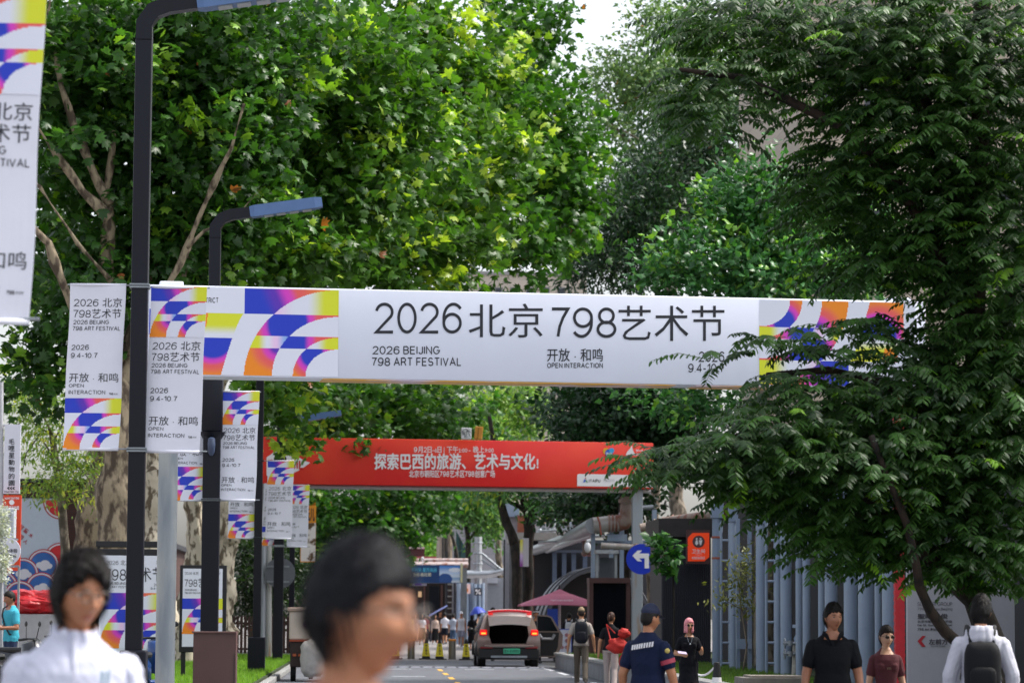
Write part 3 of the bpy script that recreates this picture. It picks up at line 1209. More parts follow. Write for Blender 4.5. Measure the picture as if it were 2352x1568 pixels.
# brown low building and pink roof beyond the bridge
o = root('pavilion', G(985, 215), 'low building with a pink red roof edge behind the pipe bridge', 'building')
block(880, 1296, 1055, 1420, 214, 5, mat('pavilion_wall', '#8a7470', .7, var=.1), 'wall', o, z0=0)
block(930, 1277, 1050, 1288, 213.6, 5.5, mat('pink_roof', '#c05a62', .55, var=.08), 'roof', o)
block(880, 1258, 975, 1278, 214.5, 3, mat('maroon_roof', '#3f2a2e', .5, var=.1), 'upper_roof', o)
block(880, 1255, 975, 1259, 214.3, 3.2, mat('white_trim', '#c9c4c6', .5, var=0), 'roof_trim', o)

# pipe bridge with the exhibition board
o = root('pipe_bridge', G(1065, 152), 'overhead bridge of pale pipes crossing the far road', 'pipe bridge')
a, b = P(700, 1293, 152), P(1075, 1293, 152)
for dz, r in ((.16, .1), (-.1, .14), (.02, .07)):
    mb = MB()
    mb.tube([(a.x, a.y + dz, a.z + dz), (b.x, b.y + dz, b.z + dz)], r, 10)
    autosmooth(mb.build('pipe', mat('pale_pipe', '#b5a6a4', .5, .2, scale=3, col2='#8a5a4a', thr=(.5, .68)), o))
mb = MB()
for px in range(905, 1060, 26):
    p = P(px, 1300, 152)
    mb.box((p.x, 152, p.z + .05), (.3, .5, .06))
    mb.box((p.x, 152, p.z - .1), (.08, .4, .3))
mb.build('pipe_saddle', mat('rust_red', '#8a4a3c', .7, var=.2), o)
for px in (748, 1064):
    g = G(px, 152.5)
    mb = MB()
    mb.box((g.x, g.y, 2.2), (.3, .3, 4.4))
    mb.build('leg', M_STEEL, o)
mb = MB()
for px in (951, 970):
    p = P(px, 1300, 151.6)
    mb.tube([p, p + Vector((0, 0, .35))], .025, 6)
    mb.ball(p + Vector((0, 0, .42)), .07, 8, 6)
mb.build('post_lamp', mat('globe_white', '#d8d8d8', .4, var=0), o)
bd = Board(880, 1298, 151.2)
o = root('exhibition_board', bd.p(970, 1337), 'long blue exhibition board hung on the far pipe bridge', 'sign board')
mb = MB()
bd.rect(mb, 690, 1296, 1060, 1337, 0, .18)
mb.build('panel', mat('board_blue', '#123a6e', .5, scale=.5, col2='#0e5a86', thr=(.45, .6)), o)


def sea(u, v):
    c = ramp(v, [(0, L3('#3c7cc8')), (.45, L3('#b8cce4')), (.62, L3('#c8d4e0')), (.75, L3('#8aa8c8')), (1, L3('#d0d8e0'))])
    c[((u - .28) / .34) ** 2 + ((v - .8) / .34) ** 2 < 1] = L3('#2a4f8c')
    c[((u - .75) / .3) ** 2 + ((v - .25) / .13) ** 2 < 1] = L3('#d8dee6')
    return c


qa, qb = bd.uv(1009, 1298), bd.uv(1056, 1337)
ink_grid('picture_print', sea, 0, 1, 0, 1, 40, 32, lambda u, v: bd.at(qa[0] + (qb[0] - qa[0]) * u, qa[1] + (qb[1] - qa[1]) * v, .006), M_INK, o)
mb = MB()
bd.letters(mb, 'JULIAN CHARRIÈRE 朱利安·夏西埃赫', 884, 1303, 1003, 1313, .012, .02, 1)
mb.build('lettering', mat('print_cyan', '#58b8d8', .5, var=0), o)
mb = MB()
bd.letters(mb, '& LAURENT GRASSO 洛朗·格拉索', 884, 1314, 990, 1323, .012, .02, 1)
bd.letters(mb, '2026.4.25-8.30', 884, 1325, 934, 1333, .0, .02, 1)
mb.build('lettering', mat('print_cream', '#d8d8c4', .5, var=0), o)
mb = MB()
bd.rect(mb, 1057, 1292, 1062, 1337, .05, .3)
mb.build('end_cap', mat('board_end', '#c9c49a', .5, var=.1), o)
mb = MB()
bd.rect(mb, 690, 1338, 980, 1343, -.3, .1)
mb.build('underside_strip', mat('strip_white', '#c8c4d4', .5, var=0), o)
mb = MB()
bd.rect(mb, 930, 1338, 945, 1342.5, -.28, .06)
mb.build('strip_yellow', mat('ink_yellow', '#c8c832', .5, var=0), o)
mb = MB()
bd.rect(mb, 952, 1338, 968, 1342.5, -.28, .06)
mb.build('strip_purple', mat('ink_purple', '#6a3cb8', .5, var=0), o)

# steel stair
o = root('steel_stair', G(1033, 170), 'dark steel stair tower beside the corrugated columns', 'stair')
for px in (1024, 1043):
    p = G(px, 170)
    mb = MB()
    mb.box((p.x, p.y, 2.6), (.12, .4, 5.2))
    mb.build('post', mat('stair_dark', '#23242a', .5, var=.1), o)
for k in range(13):
    a, b = G(1024, 170), G(1043, 170)
    mb = MB()
    mb.box(((a.x + b.x) / 2, 170 + .14 * k, .3 + k * .34), (b.x - a.x - .14, .28, .07))
    mb.build('tread', mat('stair_tread', '#8a8784', .6, var=.1), o)
mb = MB()
mb.tube([P(985, 1413, 168), P(1026, 1390, 169)], .05, 8)
mb.build('handrail', mat('rail_blue', '#7a84c0', .4, var=0), o)
# corrugated round columns
M_BLUEG = mat('blue_grey_paint', '#7b8ba3', .5, scale=2.2, col2='#8f9dae', thr=(.35, .7), bump=.1, bscale=18, stretch=(1, 1, .3))
M_BLUEG2 = mat('blue_grey_worn', '#75859c', .55, scale=1.6, col2='#8d8479', thr=(.58, .74), bump=.1, bscale=18, stretch=(1.4, 1.4, .3))
for k in range(7):
    g = G(1052 + k * 9.2, 166 + (k % 2) * .3)
    mb = MB()
    mb.tube([g, g + Vector((0, 0, 3.4))], .115, 12)
    o = autosmooth(mb.build('round_column', M_BLUEG, loc=g))
    tag(o, 'slim blue grey column in the far row under the % sign', 'column', 'far row of blue grey columns')
for x0, y0, x1, y1, lab in ((1064, 1340, 1080, 1362, 'small pink drinks sign on the far columns'), (1089, 1349, 1106, 1366, 'small black square sign with a white percent mark')):
    b2 = Board(x0, y0, 165.6)
    o = root('hanging_sign', b2.p((x0 + x1) / 2, y1), lab, 'sign')
    mb = MB()
    b2.rect(mb, x0, y0, x1, y1, 0, .08)
    mb.build('panel', mat('sign_pink', '#e8c4c0', .5, var=0) if x0 == 1064 else mat('sign_slate', '#2c2e36', .5, var=0), o)
    mb = MB()
    if x0 == 1064:
        b2.rect(mb, 1070, 1350, 1075, 1358, .02, .015)
        mb.build('cup_picture', mat('cup_orange', '#c87a3c', .5, var=0), o)
    else:
        b2.letters(mb, '%', 1091, 1352, 1104, 1364, .02, .02)
        mb.build('lettering', MATS['print_white'], o)
# pale service boxes beside the car
o = root('service_hut', G(1137, 150), 'pale grey plastered hut wall left of the tall white pillar', 'hut')
block(1119, 1326, 1156, 1500, 150, 3, mat('pale_plaster', '#9da0a8', .7, var=.06), 'wall', o, z0=0)
block(1120, 1326, 1142, 1338, 149.8, .2, mat('white_panel', '#cfd2da', .6, var=0), 'sign_panel', o)
o = root('white_pillar', G(1172, 148), 'tall whitish pillar with a narrow dark groove', 'pillar')
block(1160, 1160, 1190, 1500, 148, 1.2, mat('pillar_paint', '#a3a3aa', .6, var=.08), 'shaft', o, z0=0)
block(1156, 1238, 1159, 1500, 148.3, .3, mat('groove_dark', '#25262c', .6, var=0), 'groove', o, z0=0)
block(1158, 1155, 1192, 1186, 147.7, 1.6, M_BLUEG, 'capital', o)

# silver duct with elbows
M_SILV = mat('bright_sheet_metal', '#b4b8be', .28, .85, var=.12, scale=4, bump=.35, bscale=7)
o = root('silver_duct', G(1098, 160), 'shiny silver insulated duct rising behind the far columns', 'duct')
mb = MB()
mb.tube([P(1098, 1340, 160), P(1098, 1300, 160), P(1098, 1232, 160)], [.2, .2, .2], 14)
autosmooth(mb.build('riser', M_SILV, o))
mb = MB()
mb.tube([P(1066, 1318, 159.8), P(1120, 1318, 159.8), P(1158, 1310, 159.8)], [.22, .22, .17], 14)
autosmooth(mb.build('branch', M_SILV, o))
for k in range(3):
    mb = MB()
    y = 1246 + 24 * k
    mb.lathe(P(1098, y, 160), [(.24, -.05), (.26, 0), (.24, .05)], 14)
    mb.build('joint_ring', M_STEEL, o)
for dy in (0, 14):
    mb = MB()
    mb.tube([P(1106, 1270 + dy, 159.7), P(1156, 1312 + dy * .4, 159.7)], .06, 6)
    mb.build('truss_bar', M_STEEL, o)
# teal glass wedge
o = root('glass_wedge', P(1060, 1290, 178), 'dark teal glass wedge in front of the grey gallery', 'glass canopy')
b2 = Board(1046, 1217, 178)
mb = MB()
b2.poly(mb, [(1047, 1217), (1083, 1284), (1070, 1289), (1047, 1289)], 0, .5)
mb.build('glass', mat('teal_glass', '#3c5458', .2, var=.1), o)
mb = MB()
b2.poly(mb, [(1055, 1232), (1058, 1238), (1058, 1289), (1055, 1289)], .02, .03)
mb.build('mullion', mat('mullion_dark', '#1e2a2c', .4, var=0), o)

# ------------------------------------------------------------------ factory hall and pipework at the right
M_DARK = mat('dark_hall', '#24262e', .7, var=.2, scale=1.2)
a, b = G(1190, 138), G(1430, 138)
o = root('factory_hall', ((a.x + b.x) / 2, 142, 0), 'dark open fronted factory hall behind the pipework', 'building')
block(1190, 1240, 1530, 1500, 138, 9, M_DARK, 'wall', o, z0=0)
block(1184, 1222, 1290, 1239, 136.5, 9, mat('slab_grey', '#8b8785', .75, var=.1), 'roof_slab', o)
block(1216, 1252, 1226, 1500, 137.6, .3, mat('brown_post', '#4a2f28', .6, var=.1), 'door_post', o, z0=0)
for x in (1268, 1290, 1312, 1338):
    block(x, 1262, x + 10, 1500, 137.5, .3, mat('dim_column', '#49566c', .6, var=.1), 'column', o, z0=0)
block(1222, 1262, 1350, 1268, 137.3, .3, mat('dim_beam', '#3c4454', .6, var=.1), 'beam', o)
o = root('roof_plant_room', P(1272, 1222, 146), 'white corrugated plant room on the factory hall roof', 'roof structure')
b2 = Board(1231, 1172, 146)
mb = MB()
for k in range(15):
    b2.rect(mb, 1231, 1172 + k * 3.4, 1318, 1172 + k * 3.4 + 2.5, .06, .16)
b2.rect(mb, 1231, 1172, 1318, 1222, 0, 3)
mb.build('corrugated_wall', mat('corrugated_white', '#b3b1b6', .5, var=.06), o)
o = root('brick_stack', P(1198, 1222, 147), 'small orange brick stub wall on the hall roof', 'wall')
block(1190, 1182, 1208, 1222, 147, 1.5, mat('orange_brick', '#9c5a42', .8, var=.15), 'wall', o)
block(1189, 1180, 1209, 1183, 146.9, 1.7, M_KERB, 'coping', o)
for x, r, y0, c, lab in ((1248, 10, 1183, '#c4ae90', 'cream round tank on the hall roof'), (1269, 6, 1188, '#b0b4ba', 'slim silver flue on the hall roof')):
    p = P(x, 1223, 140)
    h = (1223 - y0) / S(140)
    rr = r / S(140)
    o = root('roof_tank', p, lab, 'roof tank')
    mb = MB()
    mb.lathe(p, [(rr, 0), (rr, h * .55)], 16)
    autosmooth(mb.build('lower_drum', mat('drum_grey', '#9a9ea6', .4, .5, var=.1), o))
    mb = MB()
    mb.lathe(p + Vector((0, 0, h * .55)), [(rr * 1.04, 0), (rr * 1.04, h * .3), (rr * .8, h * .42), (rr * .3, h * .45)], 16)
    autosmooth(mb.build('upper_drum', mat('drum' + c, c, .5, .1, var=.08), o))
o = root('roof_pipe_rack', P(1300, 1223, 139), 'brown steel frames with short pipes on the hall roof', 'pipe rack')
mb = MB()
for x in (1279, 1292, 1304, 1322):
    mb.tube([P(x, 1223, 139), P(x, 1196, 139)], .06, 4)
for y in (1198, 1210):
    mb.tube([P(1279, y, 139), P(1322, y, 139)], .05, 4)
mb.build('frame', mat('frame_brown', '#4a3330', .6, var=.1), o)
mb = MB()
for x, y in ((1286, 1208), (1313, 1203)):
    mb.tube([P(x, 1222, 138.6), P(x, y, 138.6), P(x + 8, y - 4, 138.6)], .14, 10)
autosmooth(mb.build('pipe', M_STEEL, o))

# large insulated pipe run
M_PIPE = mat('aged_insulation', '#9c9a98', .5, .35, scale=1.3, col2='#7a6a60', thr=(.45, .7), bump=.2, bscale=6)
M_RUST = mat('rusted_pipe', '#8f8178', .65, .1, scale=2.2, col2='#7a4a3a', thr=(.45, .62), bump=.2, bscale=10)
o = root('insulated_pipe', G(1370, 95.5), 'big silver insulated pipe slanting down above the factory hall', 'pipe')
mb = MB()
mb.tube([P(1228, 1263, 131), P(1300, 1238, 116), P(1362, 1206, 97)], [.21, .23, .26], 18)
autosmooth(mb.build('long_run', mat('silver_lagging', '#8d9299', .35, .6, var=.18, scale=1.5, bump=.2, bscale=3), o))
mb = MB()
mb.tube([P(1362, 1206, 97), P(1400, 1202, 97), P(1420, 1201, 97)], .26, 18)
autosmooth(mb.build('near_run', M_PIPE, o))
mb = MB()
mb.tube([P(1418, 1201, 97), P(1432, 1197, 97), P(1440, 1187, 97), P(1441, 1140, 97)], [.27, .28, .27, .22], 18)
autosmooth(mb.build('elbow', M_RUST, o))
for x in (1398, 1406, 1414):
    mb = MB()
    p = P(x, 1201.5, 97)
    mb.tube([p - Vector((.03, 0, 0)), p + Vector((.03, 0, 0))], .285, 18)
    mb.build('flange', M_RUST, o)
mb = MB()
mb.lathe(P(1441, 1150, 97), [(.3, -.06), (.3, .06)], 18)
mb.build('top_flange', M_RUST, o)
mb = MB()
mb.tube([P(1256, 1264, 126), P(1360, 1226, 100)], .11, 12)
autosmooth(mb.build('bright_run', M_SILV, o))
mb = MB()
mb.tube([P(1470, 1212, 90), P(1500, 1206, 90), P(1530, 1195, 88), P(1660, 1178, 80)], [.13, .13, .12, .12], 14)
autosmooth(mb.build('thin_run', M_RUST, o))
for x in (1503, 1522, 1545):
    p = P(x, 1206 - (x - 1503) * .24, 89)
    mb = MB()
    mb.tube([p - Vector((.03, 0, -.006)), p + Vector((.03, 0, .006))], .19, 14)
    mb.build('flange', M_RUST, o)
mb = MB()
mb.tube([P(1380, 1228, 96.6), P(1377, 1200, 96.6), P(1372, 1186, 96.6)], .03, 6)
mb.build('hanger', MATS['rust_red'], o)
for lab, pts, Y, r, m in (
        ('thin silver pipe line crossing above the dark factory hall', [(1236, 1246), (1330, 1240), (1352, 1232), (1420, 1228)], 118, .07, M_SILV),
        ('rusty pipe stepping down behind the security camera', [(1316, 1212), (1340, 1212), (1342, 1270), (1362, 1272)], 112, .09, M_RUST),
        ('pale pipe rising beside the big rusted elbow', [(1428, 1262), (1428, 1180), (1436, 1168), (1500, 1164)], 99, .08, M_STEEL),
        ('grey pipe bundle running level behind the blue turn sign', [(1380, 1252), (1460, 1256), (1530, 1252)], 96, .1, M_PIPE),
        ('slim grey pipe on the roof left of the silver pipe', [(1222, 1236), (1240, 1218), (1300, 1216), (1302, 1196)], 137, .08, M_STEEL)):
    q = root('thin_pipe', P(*pts[0], Y), lab, 'pipe', 'small pipes around the factory hall')
    mb = MB()
    mb.tube([P(x, y, Y) for x, y in pts], r, 10)
    autosmooth(mb.build('run', m, q))
    for x, y in pts[1:-1]:
        mb = MB()
        mb.ball(P(x, y, Y), r * 1.35, 10, 8)
        mb.build('joint', m, q, smooth=True)
o = root('pipe_support', G(1415, 96), 'blue grey steel frame carrying the big pipe', 'steel frame')
for x in (1361, 1403, 1427, 1510):
    block(x - 4, 1215, x + 5, 1560, 97.4, .16, M_BLUEG, 'column', o, z0=.35)
block(1395, 1226, 1440, 1242, 97.1, .2, M_BLUEG, 'beam', o)
block(1358, 1240, 1532, 1247, 97.6, .2, M_BLUEG2, 'beam', o)
block(1498, 1170, 1508, 1205, 97, .2, M_BLUEG, 'column', o)
o = root('door_hood', G(1392, 92), 'grey metal door frame with a sheet awning under the big pipe', 'door frame')
block(1368, 1268, 1374, 1500, 92, .2, M_STEEL, 'jamb', o, z0=0)
block(1411, 1268, 1417, 1500, 92, .2, M_STEEL, 'jamb', o, z0=0)
block(1368, 1262, 1421, 1270, 91.8, .7, M_SILV, 'awning', o)
block(1376, 1280, 1411, 1500, 92.3, .1, mat('door_grey', '#4a4f58', .5, var=.1), 'door', o, z0=0)
o = root('security_camera', P(1350, 1252, 95), 'white dome camera hanging under the big pipe', 'security camera')
mb = MB()
mb.tube([P(1356, 1240, 95), P(1350, 1241, 95), P(1349, 1247, 95)], .05, 8)
mb.build('bracket', mat('camera_white', '#c6c8cc', .4, var=0), o)
mb = MB()
mb.ball(P(1349, 1256, 95), (.11, .11, .17), 12, 8)
mb.build('dome', MATS['camera_white'], o, smooth=True)

# vaulted shed
g = G(1375, 122)
o = root('vaulted_shed', g, 'dark grey arched shed behind the pink parasol', 'shed')
mb = MB()
r0, hh = 2.35, 3.55
n = 28
for t, (ra, ha, ya, yb) in enumerate(((r0, hh, 0, 9),)):
    ring = []
    for k in range(n + 1):
        an = math.pi * k / n
        for rr, z in ((ra, ha), (ra - .12, ha - .12)):
            ring.append((g.x - math.cos(an) * rr, math.sin(an) ** .85 * z))
    vs, fs = [], []
    for y in (ya, yb):
        vs += [(x, g.y + y, z) for x, z in ring]
    m_ = len(ring)
    for k in range(n):
        a0, a1, b0, b1 = 2 * k, 2 * k + 1, 2 * k + 2, 2 * k + 3
        fs += [(a0, b0, b0 + m_, a0 + m_), (a1, a1 + m_, b1 + m_, b1), (a0, a1, b1, b0), (a0 + m_, b0 + m_, b1 + m_, a1 + m_)]
    mb.add(vs, fs)
autosmooth(mb.build('shell', mat('shed_sheet', '#565a64', .5, .2, var=.12, scale=1, bump=.15, bscale=4), o))
for y in (0, 3, 6):
    mb = MB()
    mb.tube([(g.x - math.cos(math.pi * k / n) * (r0 + .02), g.y + y + .1, math.sin(math.pi * k / n) ** .85 * (hh + .02)) for k in range(n + 1)], .05, 6)
    mb.build('rib', mat('shed_rib', '#3a3d46', .5, var=0), o)
mb = MB()
mb.prism([(g.x - math.cos(math.pi * k / n) * (r0 - .15), g.y + .9, math.sin(math.pi * k / n) ** .85 * (hh - .15)) for k in range(n + 1)], (0, .08, 0))
mb.build('opening_shade', mat('shed_opening_shade', '#1b1c22', .6, var=.1), o)  # dark sheet stands in for the shade inside the open end

# parasol
g = G(1284, 112)
o = root('parasol', g, 'dusty pink square parasol with a small raised vent', 'parasol')
zt, zr = P(1284, 1360, 112).z, P(1284, 1391, 112).z
hw = 92 / S(112)


def pyr(hw, z0, z1, top, name, drop=.0):
    mb = MB()
    vs, fs = [], []
    N = 8
    rim = []
    for k in range(4 * N):
        s_, t = divmod(k, N)
        t = t / N
        c = [(-1, -1), (1, -1), (1, 1), (-1, 1)]
        a, b = c[s_], c[(s_ + 1) % 4]
        sag = .06 * math.sin(math.pi * t) * (z1 - z0 > .4)
        rim.append(((a[0] + (b[0] - a[0]) * t) * hw, (a[1] + (b[1] - a[1]) * t) * hw, sag))
    M_ = 6
    for i in range(M_ + 1):
        q = i / M_
        for x, y, sg in rim:
            k = 1 - q * (1 - top)
            vs.append((g.x + x * k, g.y + y * k, z0 + (z1 - z0) * q ** .92 + sg * (1 - q)))
    L = len(rim)
    for i in range(M_):
        for k in range(L):
            fs.append((i * L + k, i * L + (k + 1) % L, (i + 1) * L + (k + 1) % L, (i + 1) * L + k))
    n0 = len(vs)
    mb.add(vs, fs)
    mb.add([(x, y, z - .015) for x, y, z in vs], [tuple(reversed(f)) for f in fs])
    mb.f += [(k, k + n0, (k + 1) % L + n0, (k + 1) % L) for k in range(L)]
    return mb.build(name, mat('parasol_cloth', '#c4708a', .65, var=.05, scale=3), o)


pyr(hw, zr, zt - .05, .28, 'canopy')
pyr(hw * .31, zt - .1, zt + .13, .04, 'vent')
mb = MB()
mb.tube([(g.x, g.y, 0), (g.x, g.y, zt + .1)], .05, 12)
autosmooth(mb.build('pole', mat('parasol_white', '#c4c6ce', .4, var=0), o))
mb = MB()
mb.ball((g.x, g.y, zt + .22), (.05, .05, .09), 8, 6)
mb.build('finial', MATS['stair_dark'], o)
mb = MB()
mb.box((g.x, g.y, .06), (.8, .8, .12), bev=.02)
mb.build('base', MATS['stair_dark'], o)
mb = MB()
bb = Board(1284, 1384, 112 - hw - .0)
sh, f_, _, n_ = text_shape('798/751 ART DISTRICT', .02, 2)
sl = (zt - .05 - zr) / (hw * .72)
mb.add([(g.x - .42 + .85 * i, g.y - hw + .09 + .17 * (j) - .02, zr + .09 + sl * (.09 + .17 * j) * .93 + .05) for i, j in sh], f_)
mb.build('lettering', MATS['print_white'], o)
# blue panels and A-board
o = root('display_stand', G(1268, 116), 'blue upright display stand behind the open car door', 'display stand')
block(1257, 1397, 1281, 1500, 116, .12, mat('stand_blue', '#1c3f9a', .45, var=.1), 'panel', o, z0=.15)
block(1255, 1490, 1283, 1500, 115.9, .3, MATS['stair_dark'], 'foot', o, z0=0)
b2 = Board(1284, 1444, 103)
o = root('notice_board', G(1300, 103), 'white and blue notice board on a black base right of the car', 'notice board')
mb = MB()
b2.rect(mb, 1282, 1443, 1313, 1509, 0, .08)
mb.build('frame', mat('notice_blue', '#3a52b0', .45, var=0), o)
mb = MB()
b2.rect(mb, 1284, 1445, 1311, 1502, .01, .02)
mb.build('notice_sheet', mat('notice_white', '#cfd2e0', .5, var=.03), o)
mb = MB()
for k, (x, y) in enumerate(((1290, 1485), (1301, 1470), (1301, 1485), (1301, 1457))):
    ring = [(x + 3 * math.cos(t * .52), y + 3 * math.sin(t * .52)) for t in range(12)]
    mb.tube([b2.p(*q, .03) for q in ring + ring[:1]], .012, 5)
    mb.tube([b2.p(x - 2, y - 2, .03), b2.p(x + 2, y + 2, .03)], .01, 5)
mb.build('round_symbol', mat('symbol_red', '#a03a44', .5, var=0), o)
block(1272, 1506, 1316, 1517, 102.7, .7, mat('base_black', '#16171b', .6, var=0), 'base', o, bev=.02)

# brown framed kiosk
o = root('kiosk', G(1392, 88), 'narrow kiosk with a brown steel frame and dark glass', 'kiosk')
M_BROWN = mat('corten_brown', '#4a2c2c', .55, var=.15, scale=3)
for x0, y0, x1, y1 in ((1353, 1326, 1362, 1510), (1438, 1326, 1447, 1510)):
    block(x0, y0, x1, y1, 88, .9, M_BROWN, 'frame_post', o, z0=0)
block(1353, 1326, 1447, 1338, 87.95, 1.0, M_BROWN, 'frame_head', o)
block(1362, 1338, 1438, 1500, 88.2, .08, mat('kiosk_glass', '#0d1118', .1, var=0), 'glass', o, z0=.05)
block(1362, 1462, 1438, 1520, 88.1, .1, M_BROWN, 'lower_panel', o, z0=0)

# dark container with the toilet sign
b2 = Board(1518, 1190, 73.5)
g = G(1575, 73.5)
o = root('dark_cabin', g, 'tall dark ribbed metal cabin behind the woman with pink hair', 'cabin')
M_CAB = mat('cabin_dark', '#25252f', .55, var=.15, scale=2, stretch=(1, 1, .2))
block(1519, 1190, 1632, 1540, 73.6, 3, M_CAB, 'wall', o, z0=.3)
mb = MB()
for k in range(24):
    x = 1522 + k * 4.6
    b2.rect(mb, x, 1238, x + 2, 1530, -.04, .06)
mb.build('rib', mat('cabin_rib', '#2e2e3a', .5, var=.1), o)
block(1512, 1190, 1640, 1232, 73.3, 3.4, mat('cabin_head', '#2b2526', .7, var=.2), 'roof', o)
b2 = Board(1576, 1217, 72.6)
o = root('toilet_sign', b2.p(1603, 1294), 'orange toilet sign with two white figures on a brown plate', 'sign')
mb = MB()
b2.rect(mb, 1576, 1216, 1630, 1294, 0, .1)
mb.build('back_plate', M_BROWN, o)
mb = MB()
b2.poly(mb, [(1579, 1234), (1590, 1223), (1628, 1223), (1628, 1278), (1617, 1288), (1579, 1288)], .03, .025)
mb.build('orange_face', mat('sign_orange', '#ee4208', .5, var=0, emit=.12), o)
mb = MB()
b2.poly(mb, [(1603.5 + 14 * math.cos(t * .2618), 1243 + 14 * math.sin(t * .2618)) for t in range(24)], .038, .006)
mb.build('round_field', mat('field_brown', '#54383a', .5, var=0), o)
mb = MB()
for s_, x in ((1, 1599), (-1, 1608)):
    b2.poly(mb, [(x + 2.2 * math.cos(t * .628), 1236.5 + 2.2 * math.sin(t * .628)) for t in range(10)], .046, .006)
    if s_ > 0:
        b2.poly(mb, [(x - 1.6, 1239.5), (x + 1.6, 1239.5), (x + 4.2, 1248), (x + 1.6, 1249), (x + 1.4, 1251), (x - 1.4, 1251), (x - 1.6, 1249), (x - 4.2, 1248)], .046, .006)
    else:
        b2.poly(mb, [(x - 4.2, 1239.5), (x + 4.2, 1239.5), (x + 3.6, 1243), (x + 1.5, 1251), (x - 1.5, 1251), (x - 3.6, 1243)], .046, .006)
b2.letters(mb, '卫生间', 1588, 1260, 1618, 1270, .02, .046)
b2.letters(mb, 'TOILET', 1596, 1271.5, 1611, 1274.5, 0, .046)
b2.letters(mb, '‹‹‹‹‹‹‹‹‹', 1588, 1277, 1618, 1284, .03, .046)
mb.build('lettering', MATS['print_white'], o)

# blue turn sign on the red arch's right leg
b2 = Board(1474, 1283, 93.9)
o = root('traffic_sign', b2.p(1474, 1318), 'round blue traffic sign with a white left turn arrow', 'traffic sign')
mb = MB()
mb.prism([b2.p(1473 + 35 * math.cos(t * .157), 1283 + 35 * math.sin(t * .157), 0) for t in range(40)], -b2.n * .03)
mb.build('disc', mat('traffic_blue', '#0a2fb4', .4, var=.03, scale=2), o)
mb = MB()
b2.poly(mb, [(1452, 1275), (1464, 1263), (1474, 1263), (1467, 1270), (1490, 1270), (1490, 1304), (1480, 1304), (1480, 1281), (1467, 1281), (1474, 1288), (1464, 1288)], .006, .003)
mb.build('arrow', MATS['print_white'], o)
mb = MB()
for y in (1272, 1296):
    b2.rect(mb, 1455, y, 1484, y + 4, -.03, .09)
mb.build('clamp', M_STEEL, o)

# blue grey vertical pipes
XW = 8.0


def pipe_y(px):
    return XW * FPX / (px - 845)


PIPES = [(1646, 1182, 11, True, 'worn blue grey pipe with rust bands right of the toilet sign'), (1683, 1190, 8.5, False, 'plain blue grey pipe behind the thin shrub'),
         (1748, 1195, 12.5, False, 'thick blue grey pipe right of the ladder frame'), (1786, 1180, 8, False, 'thin blue grey pipe between two thick ones'),
         (1805, 1160, 13, False, 'thickest blue grey pipe beside the valves'), (1835, 1150, 8, False, 'flanged blue grey pipe right of the valves'),
         (1852, 1150, 9, False, 'blue grey pipe above the black shirt shoulder'), (1887, 1150, 8, False, 'dim blue grey pipe behind the man in black'),
         (1909, 1150, 15, False, 'broad blue grey pipe above the head of the man in black'), (1955, 1150, 17, False, 'broad blue grey pipe right of the man in black'),
         (1990, 1150, 19, False, 'palest broad pipe above the woman in maroon'), (2017, 1150, 8, False, 'narrow pale pipe right of the palest one'),
         (2044, 1150, 18, False, 'broad pipe beside the red edged sign')]
for k, (px, yt, r, rust, lab) in enumerate(PIPES):
    Y = pipe_y(px)
    g = G(px, Y, .36)
    zt = P(px, yt, Y).z
    rr = r / S(Y)
    o = root('standing_pipe', g, lab, 'pipe', 'blue grey pipes standing along the right side')
    mb = MB()
    mb.tube([g, (g.x, g.y, (g.z + zt) / 2), (g.x, g.y, zt)], rr, 20)
    autosmooth(mb.build('tube', M_BLUEG2 if rust else M_BLUEG, o))
    mb = MB()
    mb.box((g.x, g.y, zt + .1), (rr * 2.5, rr * 2.5, .35), bev=.01)
    mb.build('head_box', M_BLUEG2, o)
    for z in ([P(px, 1233, Y).z, P(px, 1281, Y).z] if rust else [g.z + 1.02 + .05 * (k % 5)]):
        mb = MB()
        mb.lathe((g.x, g.y, z), [(rr * 1.06, -.025), (rr * 1.09, 0), (rr * 1.06, .025)] if rust else [(rr * 1.01, -.008), (rr * 1.025, 0), (rr * 1.01, .008)], 20)
        mb.build('band', MATS['rust_red'] if rust else M_BLUEG, o)
# ladders between them
for x0, x1, Y in ((1657, 1674, 66.8), (1761, 1779, 59.0)):
    o = root('ladder', G((x0 + x1) / 2, Y, .38), 'blue grey rungs fixed between %s' % ('the worn pipe and its neighbour' if x0 == 1657 else 'the thick pipe and the thin one'), 'ladder')
    y = 1245
    for s_ in (x0 - 1, x1 + 1):
        g = G(s_, Y, .38)
        mb = MB()
        mb.tube([g, (g.x, g.y, P(s_, 1200, Y).z)], .03, 6)
        mb.build('stile', M_BLUEG, o)
    for k in range(7):
        a, b = P(x0 - 1, 1240 + k * 47, Y), P(x1 + 1, 1240 + k * 47, Y)
        if a.z < .5:
            break
        mb = MB()
        mb.tube([a, b], .026, 8)
        mb.build('rung', M_BLUEG, o)
o = root('lattice_column', G(1709, 63, .38), 'flat blue grey lattice column with square plates', 'column')
for x in (1695, 1722):
    block(x - 4, 1190, x + 4, 1545, 63, .16, M_BLUEG2, 'chord', o, z0=.38)
for y in (1268, 1370, 1466):
    block(1692, y, 1726, y + 23, 62.9, .05, M_BLUEG, 'plate', o)
# dark backing hall behind pipes
o = root('boiler_house', (13.2, 70, .3), 'dark wall of the boiler house behind the standing pipes', 'building')
mb = MB()
mb.box((13.4, 62, 2.75), (7, 46, 4.9))
mb.build('wall', mat('boiler_wall', '#1f2128', .8, var=.25, scale=1), o)
mb = MB()
mb.box((13.4, 62, 5.35), (7.5, 47, .3))
mb.build('roof', mat('boiler_roof', '#3b3d42', .8, var=.1), o)
